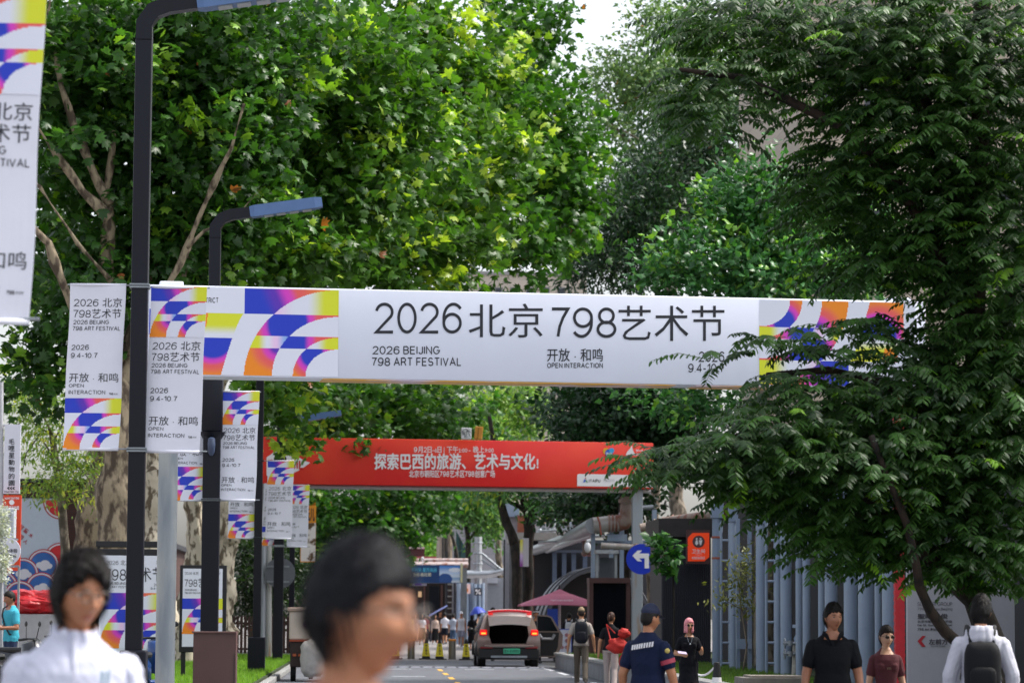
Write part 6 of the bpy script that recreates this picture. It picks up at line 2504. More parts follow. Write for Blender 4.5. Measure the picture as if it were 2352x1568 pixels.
# raised tailgate
mb = MB()
zt0, zt1 = 1.24, 1.6
vs, fs = [], []
for i in range(9):
    u = -1 + i / 4
    for j, (y, z, w) in enumerate(((.42, 1.68, .62), (-.05, 1.76, .64), (-.42, 1.70, .655), (-.5, 1.56, .65), (-.47, 1.30, .61))):
        for th in (0, 1):
            vs.append((g.x + u * w, g.y + y + .07 * u * u * (j > 1) + th * .05, z - .05 * u * u + (0 if j > 2 else -th * .05)))
for i in range(8):
    for j in range(4):
        a = i * 10 + j * 2
        fs += [(a, a + 2, a + 12, a + 10), (a + 1, a + 11, a + 13, a + 3)]
    fs += [(i * 10 + 8, i * 10 + 9, i * 10 + 19, i * 10 + 18), (i * 10, i * 10 + 10, i * 10 + 11, i * 10 + 1)]
for e in (0, 80):
    for j in range(4):
        fs.append((e + j * 2, e + j * 2 + 1, e + j * 2 + 3, e + j * 2 + 2))
mb.add(vs, fs)
tg = autosmooth(mb.build('tailgate', mat('car_bronze_skylit', '#d4c4be', .4, .1, var=.03, coat=.5), o), 35)  # paler copy of the bronze, skylight on the tailgate put into its colour
mb = MB()
mb.tube([(g.x + u * .655, g.y - .45 + .07 * u * u, 1.715 - .05 * u * u) for u in (-1, -.7, -.35, 0, .35, .7, 1)], [.03, .035, .03, .03, .03, .035, .03], 8)
mb.build('light_bar', mat('light_bar_red', '#a01420', .25, var=0, emit=.35), tg)
for s in (-1, 1):
    mb = MB()
    mb.box((g.x + s * .58, g.y - .47, 1.61), (.14, .06, .05), bev=.012)
    mb.build('tailgate_lamp', MATS['taillight_red'], tg)
    mb = MB()
    mb.tube([(g.x + s * .6, g.y + .25, 1.45), (g.x + s * .6, g.y - .1, 1.68)], .015, 6)
    mb.build('gas_strut', M_CARB, tg)
# open right door
dy = g.y + 1.9
out = [(.96, .3), (1.5, .3), (1.62, .42), (1.74, .68), (1.76, .98), (1.68, 1.1), (1.42, 1.53), (1.3, 1.58), (.96, 1.6)]
mb = MB()
mb.prism([(g.x + x, dy, z) for x, z in out], (0, .13, 0))
dr = mb.build('open_door', M_CAR, o)
mb = MB()
mb.prism([(g.x + .97, dy - .012, 1.1), (g.x + 1.6, dy - .012, 1.1), (g.x + 1.38, dy - .012, 1.5), (g.x + 1.28, dy - .012, 1.54), (g.x + .97, dy - .012, 1.56)], (0, .01, 0))
mb.build('door_glass', M_CARG, dr)
mb = MB()
mb.prism([(g.x + .97, dy - .02, .34), (g.x + 1.48, dy - .02, .34), (g.x + 1.6, dy - .02, .6), (g.x + 1.64, dy - .02, 1.06), (g.x + .97, dy - .02, 1.06)], (0, .014, 0))
mb.build('door_lining', M_CARB, dr)
mb = MB()
mb.tube([(g.x + 1.02, dy - .04, 1.0), (g.x + 1.12, dy - .04, .86), (g.x + 1.42, dy - .04, .86), (g.x + 1.5, dy - .04, 1.0)], .045, 8)
mb.build('armrest', mat('lining_grey', '#8f9095', .5, var=0), dr)

# blue umbrella
Yu = 133.5
c = P(1096, 1402, Yu)
o = root('umbrella', Vector((c.x, c.y, 1.5)), 'tilted blue umbrella held above the woman in black', 'umbrella')
mb = MB()
rU = 20 / S(Yu)
tl = Matrix.Rotation(R(-12), 3, 'Y')
vs, fs = [], []
NS = 8
for i in range(5):
    q = i / 4
    for k in range(NS * 2):
        a = k * math.pi / NS
        rr = rU * q * (1 if k % 2 == 0 else .93)
        vs.append(c + tl @ Vector((rr * math.cos(a), rr * math.sin(a), .2 - .32 * q * q * (1 if k % 2 == 0 else .92))))
for i in range(4):
    for k in range(NS * 2):
        k2 = (k + 1) % (NS * 2)
        fs.append((i * 16 + k, i * 16 + k2, i * 16 + 16 + k2, i * 16 + 16 + k))
nv0 = len(vs)
fs2 = [tuple(nv0 + i for i in reversed(f)) for f in fs]
vs += [v - Vector((0, 0, .012)) for v in vs]
fs += fs2 + [(64 + k, nv0 + 64 + k, nv0 + 64 + (k + 1) % 16, 64 + (k + 1) % 16) for k in range(16)]
mb.add(vs, fs)
mb.build('canopy', mat('umbrella_blue', '#1c3aa8', .5, var=.05), o)
mb = MB()
mb.tube([c + tl @ Vector((0, 0, .24)), c + tl @ Vector((0, 0, -.62))], .012, 6)
mb.build('shaft', M_CARB, o)

# ------------------------------------------------------------------ people
def sm(a, b, x):
    t = np.clip((x - a) / (b - a), 0, 1)
    return t * t * (3 - 2 * t)


def head_point(d):
    """skull and face surface for unit directions d (n,3); face looks along -Y"""
    p = d * np.array([.074, .094, .119])
    x, y, z = p[:, 0].copy(), p[:, 1].copy(), p[:, 2].copy()
    low = sm(-.02, -.11, z)
    x *= 1 - .26 * low
    y = np.where(y > 0, y * (1 - .35 * sm(-.01, -.1, z)), y)
    y = np.where(y < 0, y * (1 - .06 * sm(-.02, -.08, z)), y)
    y = np.where((y < 0) & (z > .05), y * (1 - .12 * sm(.05, .11, z)), y)
    x *= 1 - .06 * sm(.02, .1, z) * 0 - .04 * (y < -.05)
    f = sm(.0, -.05, y)

    def g(cx, cz, sx, sz):
        return np.exp(-((x - cx) / sx) ** 2 - ((z - cz) / sz) ** 2) * f
    dy = .026 * g(0, -.026, .0125, .017) + .014 * g(0, -.005, .009, .026) + .008 * g(0, -.034, .022, .009)
    for s in (-1, 1):
        dy -= .012 * g(s * .031, .012, .017, .012)
        dy += .006 * g(s * .03, .034, .024, .008)
        dy += .006 * g(s * .042, -.02, .02, .018)
        dy += .0045 * g(s * .031, .010, .011, .0065)
    dy += .0085 * g(0, -.058, .022, .0065) + .008 * g(0, -.069, .018, .006) - .005 * g(0, -.0635, .022, .0028)
    dy += .012 * g(0, -.098, .022, .016) - .004 * g(0, -.083, .02, .007)
    return np.stack([x, y - dy, z], 1)


def sphere_dirs(n, m):
    th = np.linspace(0, math.pi, m)
    ph = np.linspace(0, 2 * math.pi, n, endpoint=False)
    T, Q = np.meshgrid(th, ph, indexing='ij')
    D = np.stack([np.sin(T) * np.cos(Q), np.sin(T) * np.sin(Q), np.cos(T)], 2).reshape(-1, 3)
    F = [(i * n + k, (i + 1) * n + k, (i + 1) * n + (k + 1) % n, i * n + (k + 1) % n) for i in range(m - 1) for k in range(n)]
    return D, F


SKIN = {'light': '#c99a7e', 'mid': '#b07e5e', 'tan': '#96644a', 'warm': '#a8704f'}


def person(label, loc, rz, height=1.72, build=1.0, fem=False, skin='mid', top='#dddde4', sleeve='short', bottom='#30323a', btype='trousers', hem=.9,
           shoes='#26262a', hair='short', hairc='#17120f', yaw=0, tilt=0, roll=0, stride=.12, armL=None, armR=None, voxel=.012, fold=.006, collar=False,
           skirt_hem=.45, lean=0.0, group=None, hood=False, cuff='#d8d8e0', dressy=False):
    """one continuous body; hair and worn things are its children. Built facing -Y, turned by rz"""
    k = height / 1.75
    o = bpy.data.objects.new('person', None)
    V = Vector
    sw, hw_ = (.142 if fem else .162) * build, (.088 if fem else .085)
    sh = {s: V((s * sw, .01, 1.356)) for s in (-1, 1)}
    hip = {s: V((s * hw_, 0, .92)) for s in (-1, 1)}
    arms = {1: armL or ((.045, .02, -.265), (.02, -.08, -.25)), -1: armR or ((.045, .02, -.265), (.02, -.08, -.25))}
    bones = []   # name, p0, r0, p1, r1

    def bone(nm, a, ra, b, rb):
        bones.append((nm, V(a), ra, V(b), rb))
    for s in (-1, 1):
        e = sh[s] + V((s * arms[s][0][0], arms[s][0][1], arms[s][0][2]))
        w = e + V((s * arms[s][1][0], arms[s][1][1], arms[s][1][2]))
        b_ = build
        long_ = sleeve == 'long'
        if sleeve != 'none':
            c = sh[s].lerp(e, .62 if sleeve == 'short' else 1.0)
            bone('sleeve', sh[s], .061 * b_, c, .06 * b_ if not long_ else .054 * b_)
        bone('upperarm' if not long_ else 'sleeve', sh[s], .05 * b_, e, .042 * b_)
        if long_:
            bone('sleeve', e, .055 * b_, e.lerp(w, .93), .042)
        bone('forearm', e, .042 * b_, w, .029)
        # hand: palm, four fingers, thumb
        dr = (w - e).normalized()
        ax = V((0, -1, 0)) if abs(dr.y) < .8 else V((0, 0, 1))
        ax = (ax - dr * ax.dot(dr)).normalized()
        nn = dr.cross(ax)
        pal = w + dr * .055
        bone('hand', w + dr * .01, .026, w + dr * .085 + ax * .012, .026)
        bone('hand', w + dr * .02 - ax * .012, .022, w + dr * .085 - ax * .018, .022)
        for q, (off, ln) in enumerate(((.03, .066), (.01, .075), (-.01, .07), (-.03, .055))):
            a0 = w + dr * .085 + ax * off
            a1 = a0 + dr * ln * .55 + nn * s * -.006
            a2 = a1 + dr * ln * .4 + nn * s * .02
            bone('hand', a0, .0095, a1, .0085)
            bone('hand', a1, .0085, a2, .007)
        a0 = w + dr * .03 + ax * .03
        a1 = a0 + dr * .035 + ax * .022
        bone('hand', a0, .013, a1, .011)
        bone('hand', a1, .011, a1 + dr * .03 + ax * .004, .009)
        # leg
        st = stride * s
        kn = V((s * (hw_ + .005), -st * .55 - .015, .49))
        an = V((s * (hw_ + .01), -st * 1.1 + (.12 if st < 0 else .0) * min(1, abs(stride) * 5), .085 + (.05 if st < -.1 else 0)))
        tr = btype == 'trousers'
        bone('thigh', hip[s], .096 * b_ if not fem else .1 * b_, kn, .07 if tr else .058)
        bone('shin', kn, .066 if tr else .053, an, .06 if tr else .036)
        if btype == 'shorts':
            bone('short', hip[s], .105 * b_, hip[s].lerp(kn, .75), .098)
        toe = an + V((s * .02, -.16, -.055))
        bone('foot', an + V((0, .035, -.045)), .037, toe, .03)
        bone('foot', an, .04, an + V((0, -.06, -.03)), .04)
    bone('neck', (0, .012, 1.42), .058 if not fem else .05, (0, .0, 1.56), .052 if not fem else .045)
    bw = build * (.9 if fem else 1.0)
    rings = [(.86, .13, .1, .012), (.93, .163 * (1.06 if fem else 1), .118, .014), (1.0, .158, .112, .008), (1.09, .145 * (.93 if fem else 1), .104, .0), (1.2, .156, .112, -.004), (1.29, .171, .12, -.004), (1.35, .177, .117, .0),
             (1.395, .168, .104, .006), (1.43, .128, .086, .012), (1.462, .088, .069, .014), (1.50, .062, .058, .012)]
    rings = [(a, b * bw, c * (.5 + .5 * build) * (1.12 if build > 1.1 and 1.0 <= a < 1.25 else 1), d) for a, b, c, d in rings]
    low = [r for r in (hem if hem < .86 else None, skirt_hem if btype == 'skirt' else None) if r]
    lowz = min(low) if low else None
    if lowz:
        fl = (.93 - lowz)
        rings = [(lowz, .17 * bw + fl * .1, .125 * bw + fl * .12, .012)] + [(z_, (.17 + (.93 - z_) * .1) * bw, (.122 + (.93 - z_) * .12) * bw, .012) for z_ in np.linspace(lowz + .06, .87, 5)] + rings[1:]
    if fem:
        for s in (-1, 1):
            bone('torso', (s * .075, -.075, 1.27), .062, (s * .07, -.06, 1.24), .06)
    if collar:
        for t in range(12):
            a = t * math.pi / 6
            bone('collar', (math.cos(a) * .066, math.sin(a) * .06 + .01, 1.44), .022, (math.cos(a) * .072, math.sin(a) * .066 + .004, 1.515 - .02 * (math.sin(a) < -.3)), .011)
    if hood:
        for t in range(9):
            a = -.2 + t * (math.pi + .4) / 8
            bone('collar', (math.cos(a) * .085, math.sin(a) * .09 + .03, 1.47), .045, (math.cos(a) * .11, math.sin(a) * .10 + .03, 1.40), .04)
    mb = MB()
    for nm, a, ra, b, rb in bones:
        L = (b - a).length
        if L < 1e-5:
            b = a + V((0, 0, .001))
        t = (b - a).normalized()
        n_ = 10 if max(ra, rb) > .02 else 7
        mb.tube([a - t * ra * .98, a - t * ra * .7, a, b, b + t * rb * .7, b + t * rb * .98], [ra * .2, ra * .714, ra, rb, rb * .714, rb * .2], n_)
    NR = 32
    tv = []
    for z_, rw, rd_, yc in rings:
        for t in range(NR):
            a = 2 * math.pi * t / NR
            ca, sa = math.cos(a), math.sin(a)
            q_ = (abs(ca) ** 2.4 + abs(sa) ** 2.4) ** (-1 / 2.4)
            tv.append((ca * q_ * rw, yc + sa * q_ * rd_, z_))
    tf = [(i * NR + t, i * NR + (t + 1) % NR, (i + 1) * NR + (t + 1) % NR, (i + 1) * NR + t) for i in range(len(rings) - 1) for t in range(NR)]
    tf += [tuple(reversed(range(NR))), tuple((len(rings) - 1) * NR + t for t in range(NR))]
    mb.add(tv, tf)
    # head
    D, F = sphere_dirs(72, 52)
    H = head_point(D)
    M = Euler((R(tilt), R(roll), R(yaw))).to_matrix()
    pivot, c0 = V((0, .02, -.1)), V((0, -.012, 1.632))
    Mn = np.array(M)
    pv = np.array(pivot)
    HS = 1.06
    HW = (H * HS - pv) @ Mn.T + pv + np.array(c0)

    def hp(x, y, z):
        q = M @ (V((x, y, z)) * HS - pivot) + pivot + c0
        return q
    mb.add(HW, F)
    for s in (-1, 1):
        em = MB()
        em.ball((0, 0, 0), (.011, .019, .031), 10, 8)
        mb.add([hp(s * (.073 + .25 * abs(v[1])) + v[0], .012 + v[1], -.004 + v[2]) for v in em.v], em.f)
    me = bpy.data.meshes.new('raw')
    me.from_pydata(mb.v, [], mb.f)
    ro = bpy.data.objects.new('raw', me)
    COL.objects.link(ro)
    rm = ro.modifiers.new('r', 'REMESH')
    rm.mode = 'VOXEL'
    rm.voxel_size = voxel
    s_ = ro.modifiers.new('s', 'SMOOTH')
    s_.factor = .5
    s_.iterations = 3 if voxel > .006 else 8
    dg = bpy.context.evaluated_depsgraph_get()
    nm_ = bpy.data.meshes.new_from_object(ro.evaluated_get(dg))
    bpy.data.objects.remove(ro)
    bpy.data.meshes.remove(me)
    n = len(nm_.vertices)
    vv = np.zeros(n * 3)
    nm_.vertices.foreach_get('co', vv)
    vv = vv.reshape(-1, 3)
    vn = np.zeros(n * 3)
    nm_.vertices.foreach_get('normal', vn)
    vn = vn.reshape(-1, 3)
    # which bone owns a vertex
    best, own, par = np.full(n, 1e9), np.zeros(n, int), np.zeros(n)
    for i, (nm, a, ra, b, rb) in enumerate(bones):
        A, B = np.array(a), np.array(b)
        ab = B - A
        t = np.clip(((vv - A) @ ab) / max(ab @ ab, 1e-9), 0, 1)
        d = np.linalg.norm(vv - A - t[:, None] * ab, axis=1) - (ra + (rb - ra) * t)
        m = d < best
        best[m], own[m], par[m] = d[m], i, t[m]
    names = np.array([b[0] for b in bones])[own]
    rz_ = np.array([r[0] for r in rings])
    tw, td, ty = [np.interp(vv[:, 2], rz_, np.array([r[q] for r in rings])) for q in (1, 2, 3)]
    rho = np.sqrt((vv[:, 0] / tw) ** 2 + ((vv[:, 1] - ty) / td) ** 2)
    dt = (rho - 1) * np.minimum(tw, td) + np.maximum(0, vv[:, 2] - 1.5) * 4 + np.maximum(0, rz_[0] - vv[:, 2]) * 4
    names = np.where((dt < best) & ~np.isin(names, ['collar']), 'torso', names)
    hd = np.linalg.norm((vv - np.array(hp(0, 0, 0))) * np.array([1, .9, .8]), axis=1) < .112
    hl = ((vv - np.array(c0) - pv) @ Mn + pv) / HS          # in head space
    isH = hd & (hl[:, 2] > -.125)
    z = vv[:, 2]
    S_SK, S_TOP, S_BOT, S_SHOE, S_EYE, S_LIP, S_BROW, S_CUF = range(8)
    mi = np.full(n, S_SK)
    tor = np.isin(names, ['torso', 'sleeve', 'collar'])
    mi[tor] = S_TOP
    mi[(names == 'neck') & (z < 1.45)] = S_TOP
    mi[(names == 'torso') & (z < hem)] = S_BOT
    mi[np.isin(names, ['thigh', 'skirt', 'short']) & (z >= hem)] = S_TOP
    leg = np.isin(names, ['thigh', 'shin', 'skirt', 'short']) & (z < hem)
    if btype == 'trousers':
        mi[leg] = S_BOT
    elif btype == 'shorts':
        mi[leg & (z > .52)] = S_BOT
    else:
        mi[leg & (z > skirt_hem)] = S_BOT
    mi[names == 'foot'] = S_SHOE
    if fem or not collar:            # neckline opening
        nk = np.hypot(vv[:, 0] / .085, (vv[:, 1] + .075) / .06) < 1
        mi[(mi == S_TOP) & nk & (z > 1.42) & (vv[:, 1] < .02)] = S_SK
    if sleeve == 'none':
        mi[(names == 'upperarm')] = S_SK
    mi[isH & (z > 1.5)] = S_SK
    fx, fy, fz = hl[:, 0], hl[:, 1], hl[:, 2]
    front = isH & (fy < -.055)
    eye = front & (((np.abs(fx) - .031) / .0135) ** 2 + ((fz - .011) / .0058) ** 2 < 1)
    mi[eye] = S_EYE
    mi[front & (((np.abs(fx) - .031) / .02) ** 2 + ((fz - .032 + .12 * (np.abs(fx) - .031)) / .0045) ** 2 < 1)] = S_BROW
    mi[front & ((fx / .022) ** 2 + ((fz + .0635) / .0095) ** 2 < 1)] = S_LIP
    # cloth folds
    cl = (mi == S_TOP) | (mi == S_BOT)
    for i in np.nonzero(cl)[0]:
        p = V(vv[i])
        w = noise.noise(V((p.x * 9, p.y * 9, p.z * 4))) * .6 + noise.noise(V((p.x * 17 + p.z * 9, p.y * 17, p.z * 10))) * .5 + (noise.noise(V((p.x * 30 + p.z * 22, p.y * 30, p.z * 16))) * .3 if fold > .007 else 0)
        vv[i] += vn[i] * (fold * w + .004)
    vv[:, 2] += 0
    if lean:
        vv[:, 1] -= lean * np.maximum(0, vv[:, 2] - .9)
    vv *= k
    nm_.vertices.foreach_set('co', vv.ravel())
    np_ = len(nm_.polygons)
    lt = np.zeros(np_ * 4, int) if all(p.loop_total == 4 for p in list(nm_.polygons)[:50]) else None
    pm = np.zeros(np_, dtype=np.int32)
    for p in nm_.polygons:
        ids = [mi[q] for q in p.vertices]
        pm[p.index] = max(set(ids), key=ids.count)
    fin = voxel < .007
    sk = SKIN[skin]
    mats_ = [mat('skin_' + skin, sk, .5, var=.06, scale=14, bump=.03, bscale=120),
             mat('cloth_' + top, top, .85, spec=.2, var=.06, scale=5, bump=.12, bscale=220 if fin else 60),
             mat('cloth_' + bottom, bottom, .85, spec=.2, var=.08, scale=5, bump=.12, bscale=220 if fin else 60),
             mat('shoe_' + shoes, shoes, .6, var=.05), mat('eye_dark', '#241a16', .2, var=0), mat('lip_' + skin, tuple(c * f for c, f in zip(lin(sk)[:3], (.85, .55, .55))), .45, var=0),
             mat('brow_dark', '#241a15', .8, var=0), mat('cuff', cuff, .8, var=0)]
    for m in mats_:
        nm_.materials.append(m)
    nm_.polygons.foreach_set('material_index', pm)
    nm_.polygons.foreach_set('use_smooth', np.ones(np_, dtype=bool))
    nm_.name = 'body'
    bpy.data.objects.remove(o)
    o = bpy.data.objects.new('person', nm_)
    COL.objects.link(o)
    o.location = loc
    o.rotation_euler = (0, 0, rz)
    tag(o, label, 'person', group)

    def hpk(x, y, z_):
        q = hp(x, y, z_)
        if lean:
            q.y -= lean * max(0, q.z - .9)
        return q * k
    # hair
    if hair and hair != 'none':
        D2, F2 = sphere_dirs(96 if fin else 40, 64 if fin else 28)
        HP = head_point(D2)
        HP[:, 1] = np.where(D2[:, 1] < 0, D2[:, 1] * .094, HP[:, 1])
        y, zz, x = D2[:, 1] * .094, D2[:, 2] * .119, D2[:, 0] * .074
        th = {'short': .017, 'fringe': .026, 'bob': .02, 'long': .02, 'ponytail': .012, 'cap': .006, 'bun': .012}[hair]
        # hairline height as a function of the way round the head
        lin_ = np.interp(y, [-.094, -.06, -.035, -.0, .03, .06, .094], [.056, .052, .028, -.006, -.035, -.065, -.08] if hair in ('short', 'cap', 'ponytail', 'bun') else
                         [.05, .045, .0, -.03, -.06, -.08, -.095] if hair == 'fringe' else [.055, .05, -.03, -.11, -.12, -.12, -.12])
        if hair in ('fringe',):
            lin_ = np.where(y < -.04, .072 - .95 * np.abs(x + .012) + .014 * (x > -.012), lin_)
        lin_ = lin_ + np.array([noise.noise(V((d[0] * 11, d[1] * 11, 2.0))) for d in D2]) * .02
        msk = sm(-.014, .014, zz - lin_)
        nz = np.array([noise.noise(V((d[0] * 3 + (9 if d[0] > -.15 else 0), d[1] * 3, d[2] * 1.2))) * .3 + noise.noise(V((d[0] * 16, d[1] * 16, d[2] * 3))) * .2 for d in D2])
        grow = th * (1 + .7 * nz) * (.65 + .6 * sm(.0, .1, zz))
        if hair == 'fringe':
            grow += .016 * np.exp(-((x + .012) / .03) ** 2) * 0 + .012 * sm(-.02, -.08, y) * sm(.02, .08, zz) - .01 * np.exp(-((x + .014) / .006) ** 2) * sm(.02, .06, zz) * sm(.03, -.05, y)
            grow += .01 * (np.abs(x) > .03) * sm(.05, .0, np.abs(zz))
        if hair == 'fringe':
            grow += .012 * np.array([noise.noise(V((d[0] * 5 + 3, d[1] * 5, d[2] * 2.5))) for d in D2])
        rad = np.linalg.norm(HP, axis=1)
        P_ = HP * (1 + (grow / rad) * msk - .16 * (1 - msk))[:, None]
        pts = [hpk(*p) for p in P_]
        hb = MB()
        hb.add(pts, F2)
        if hair in ('bob', 'long'):
            zl = -.125 if hair == 'bob' else -.26
            nA = 26
            vs, fs = [], []
            lev = [.03, -.03, -.08, zl]
            for li, zc in enumerate(lev):
                for t in range(nA + 1):
                    a = R(-62) + (R(180 + 124)) * t / nA
                    rx, ry = (.086, .1) if li < 3 else (.09, .098)
                    w = 1 + .06 * noise.noise(V((t * .9, li, 1)))
                    vs.append(hpk(math.cos(a) * rx * w, math.sin(a) * ry * w + .006, zc))
                    vs.append(hpk(math.cos(a) * rx * .78, math.sin(a) * ry * .78 + .006, zc))
            W_2 = 2 * (nA + 1)
            for li in range(3):
                for t in range(nA):
                    a = li * W_2 + t * 2
                    fs += [(a, a + 2, a + W_2 + 2, a + W_2), (a + 1, a + W_2 + 1, a + W_2 + 3, a + 3)]
                for e in (0, nA * 2):
                    a = li * W_2 + e
                    fs.append((a, a + W_2, a + W_2 + 1, a + 1))
            for t in range(nA):
                a = 3 * W_2 + t * 2
                fs.append((a, a + 2, a + 3, a + 1))
            hb.add(vs, fs)
        if hair == 'ponytail':
            hb.tube([hpk(0, .085, .05), hpk(0, .12, .04), hpk(0, .13, -.02), hpk(0, .11, -.12)], [.02 * k, .03 * k, .028 * k, .008 * k], 10)
        if hair == 'bun':
            hb.ball(hpk(0, .1, .02), .032 * k, 10, 8)
        if fin and hair != 'cap':          # loose locks lying over the scalp
            idx = np.nonzero(msk > .6)[0]
            top_ = V((.0 if hair != 'fringe' else -.014, .035, .125))
            hv, hf = [], []
            for _ in range(3000):
                q_ = V(HP[idx[rnd.randrange(len(idx))]])
                gq = th * (.75 + .5 * rnd.random()) * (.65 + .6 * float(sm(.0, .1, q_.z)))
                d_ = (q_ - top_)
                if d_.length < .012:
                    continue
                d_ = d_.normalized() + V((rnd.uniform(-.35, .35), rnd.uniform(-.35, .35), -.15))
                ln = rnd.uniform(.03, .075) * (1.2 if hair in ('fringe', 'bob') else .6)
                pp = []
                cur = q_.copy()
                for t in range(4):
                    u_ = cur.normalized()
                    hr = V(head_point(np.array([tuple(u_)]))[0])
                    if hr.y < 0:
                        hr.y = max(hr.y, u_.y * .094)
                    if t and cur.y < -.03 and cur.z < (.028 if hair != 'fringe' else (.034 if abs(cur.x + .012) > .03 else .055)):
                        cur = pp[-1] * .999
                        pp.append(pp[-1] + u_ * .001)
                        continue
                    pp.append(hr + u_ * (gq + .003 + (rnd.uniform(-.002, .006) + (.02 if hair == 'fringe' else .009) * (t / 3) ** 2 * rnd.random() ** 2)))
                    dd_ = d_ - u_ * d_.dot(u_)
                    cur = hr + dd_.normalized() * ln / 3
                wv = (pp[1] - pp[0]).cross(pp[0]).normalized() * rnd.uniform(.0012, .003)
                b0 = len(hv)
                for t, q2 in enumerate(pp):
                    f_w = (1, 1, .8, .15)[t]
                    hv += [hpk(*(q2 - wv * f_w)), hpk(*(q2 + wv * f_w))]
                hf += [(b0 + 2 * t, b0 + 2 * t + 1, b0 + 2 * t + 3, b0 + 2 * t + 2) for t in range(3)]
            hb.add(hv, hf)
        hm = mat('hair_' + hairc, hairc, .6, var=.3, scale=30, bump=.4, bscale=60, stretch=(1, 1, .12))
        hm.node_tree.nodes['Principled BSDF'].inputs['Specular IOR Level'].default_value = .25
        mesh_np('hair', np.array([tuple(p) for p in hb.v]), hb.f, hm, o, shift=False, smooth=True)
    return o, hpk, k


def cap(o, hpk, k, c, name='cap', brim=True, up=.0):
    D2, F2 = sphere_dirs(40, 26)
    HP = head_point(D2)
    HP[:, 1] = np.where(D2[:, 1] < 0, D2[:, 1] * .094, HP[:, 1])
    zz = D2[:, 2] * .119
    msk = sm(.03, .044, zz)
    fl = 1 + .16 * msk - .2 * (1 - msk)
    P_ = HP * fl[:, None]
    P_[:, 2] += up * msk
    mb = MB()
    mb.add([hpk(*p) for p in P_], F2)
    co = mesh_np(name, np.array([tuple(p) for p in mb.v]), mb.f, mat('cap_' + c, c, .75, var=.08, scale=8), o, shift=False, smooth=True)
    if brim:
        mb = MB()
        vs, fs = [], []
        for t in range(13):
            a = R(200 + 140 * t / 12)
            for q, dz in ((.92, .046), (1.0, .045), (1.55, .03)):
                q2 = q if q < 1.2 else 1 + (.72 * math.sin(math.pi * t / 12))
                vs.append(hpk(math.cos(a) * .08 * min(q2, 1.12), math.sin(a) * .1 * q2, dz if q < 1.2 else .046 - .022 * math.sin(math.pi * t / 12)))
        for t in range(12):
            a = t * 3
            fs += [(a, a + 1, a + 4, a + 3), (a + 1, a + 2, a + 5, a + 4)]
        mb.add(vs, fs)
        mb.add([Vector(v) - Vector((0, 0, .006)) for v in vs], [tuple(reversed(f)) for f in fs])
        mesh_np('brim', np.array([tuple(p) for p in mb.v]), mb.f, MATS['cap_' + c], co, shift=False)


def glasses(o, hpk, k, dark=False, tintc='#1a1413'):
    fr = MB()
    for s in (-1, 1):
        ring_ = [hpk(s * .033 + .023 * math.cos(t * .449), -.112, .008 + .018 * math.sin(t * .449)) for t in range(15)]
        fr.tube(ring_, .0022 if not dark else .003, 6, cap=False)
        fr.tube([hpk(s * .057, -.108, .012), hpk(s * .078, -.05, .014), hpk(s * .08, .012, .01)], .0022, 6)
    fr.tube([hpk(-.011, -.114, .012), hpk(.011, -.114, .012)], .0025, 6)
    g_ = fr.build('glasses', mat('glasses_frame', '#6a6460' if not dark else tintc, .25, .6 if not dark else 0, var=0), o, shift=False, smooth=True)
    if dark:
        for s in (-1, 1):
            ln = MB()
            ln.prism([hpk(s * .033 + .022 * math.cos(t * .449), -.1125, .008 + .017 * math.sin(t * .449)) for t in range(14)], (0, .002, 0))
            ln.build('lens', mat('lens_' + tintc, tintc, .08, var=0), g_, shift=False)


def backpack(o, label, k, c, w=.29, h=.44, d=.15, zc=1.2, strap=None, small=False):
    """a bag of its own, carried on the person's back"""
    b = root('backpack', o.location, label, 'backpack', None, o.rotation_euler.z)
    m = mat('bag_' + c, c, .75, spec=.25, var=.1, scale=6, bump=.1, bscale=40)
    mb = MB()

    def f(dv):
        q = (abs(dv.x) ** 4 + abs(dv.y) ** 3 + abs(dv.z) ** 4) ** -.25
        return q * (1 + .04 * noise.noise(dv * 3))
    mb.ball((0, .12 + d * .42, zc * k), (w / 2 * k, d * .55 * k, h / 2 * k), 28, 20, f)
    mb.build('bag', m, b, shift=False, smooth=True)
    mb = MB()
    mb.ball((0, .12 + d * .95, (zc - .09) * k), (w * .36 * k, .03, h * .22 * k), 18, 12, f)
    mb.build('front_pocket', m, b, shift=False, smooth=True)
    for s in (-1, 1):
        mb = MB()
        mb.tube([(s * .09 * k, .13, (zc + h * .42) * k), (s * .105 * k, .09, 1.49 * k), (s * .115 * k, -.02, 1.505 * k), (s * .12 * k, -.115, 1.4 * k), (s * .13 * k, -.125, 1.25 * k), (s * .17 * k, -.02, (zc - .1) * k), (s * .12 * k, .12, (zc - h * .4) * k)],
                [.016, .02, .022, .022, .018, .012, .012], 8)
        mb.build('strap', mat('strap_' + (strap or c), strap or c, .7, var=.05), b, shift=False, smooth=True)
    return b


def place(px, Y, z=0.0):
    return G(px, Y, z)


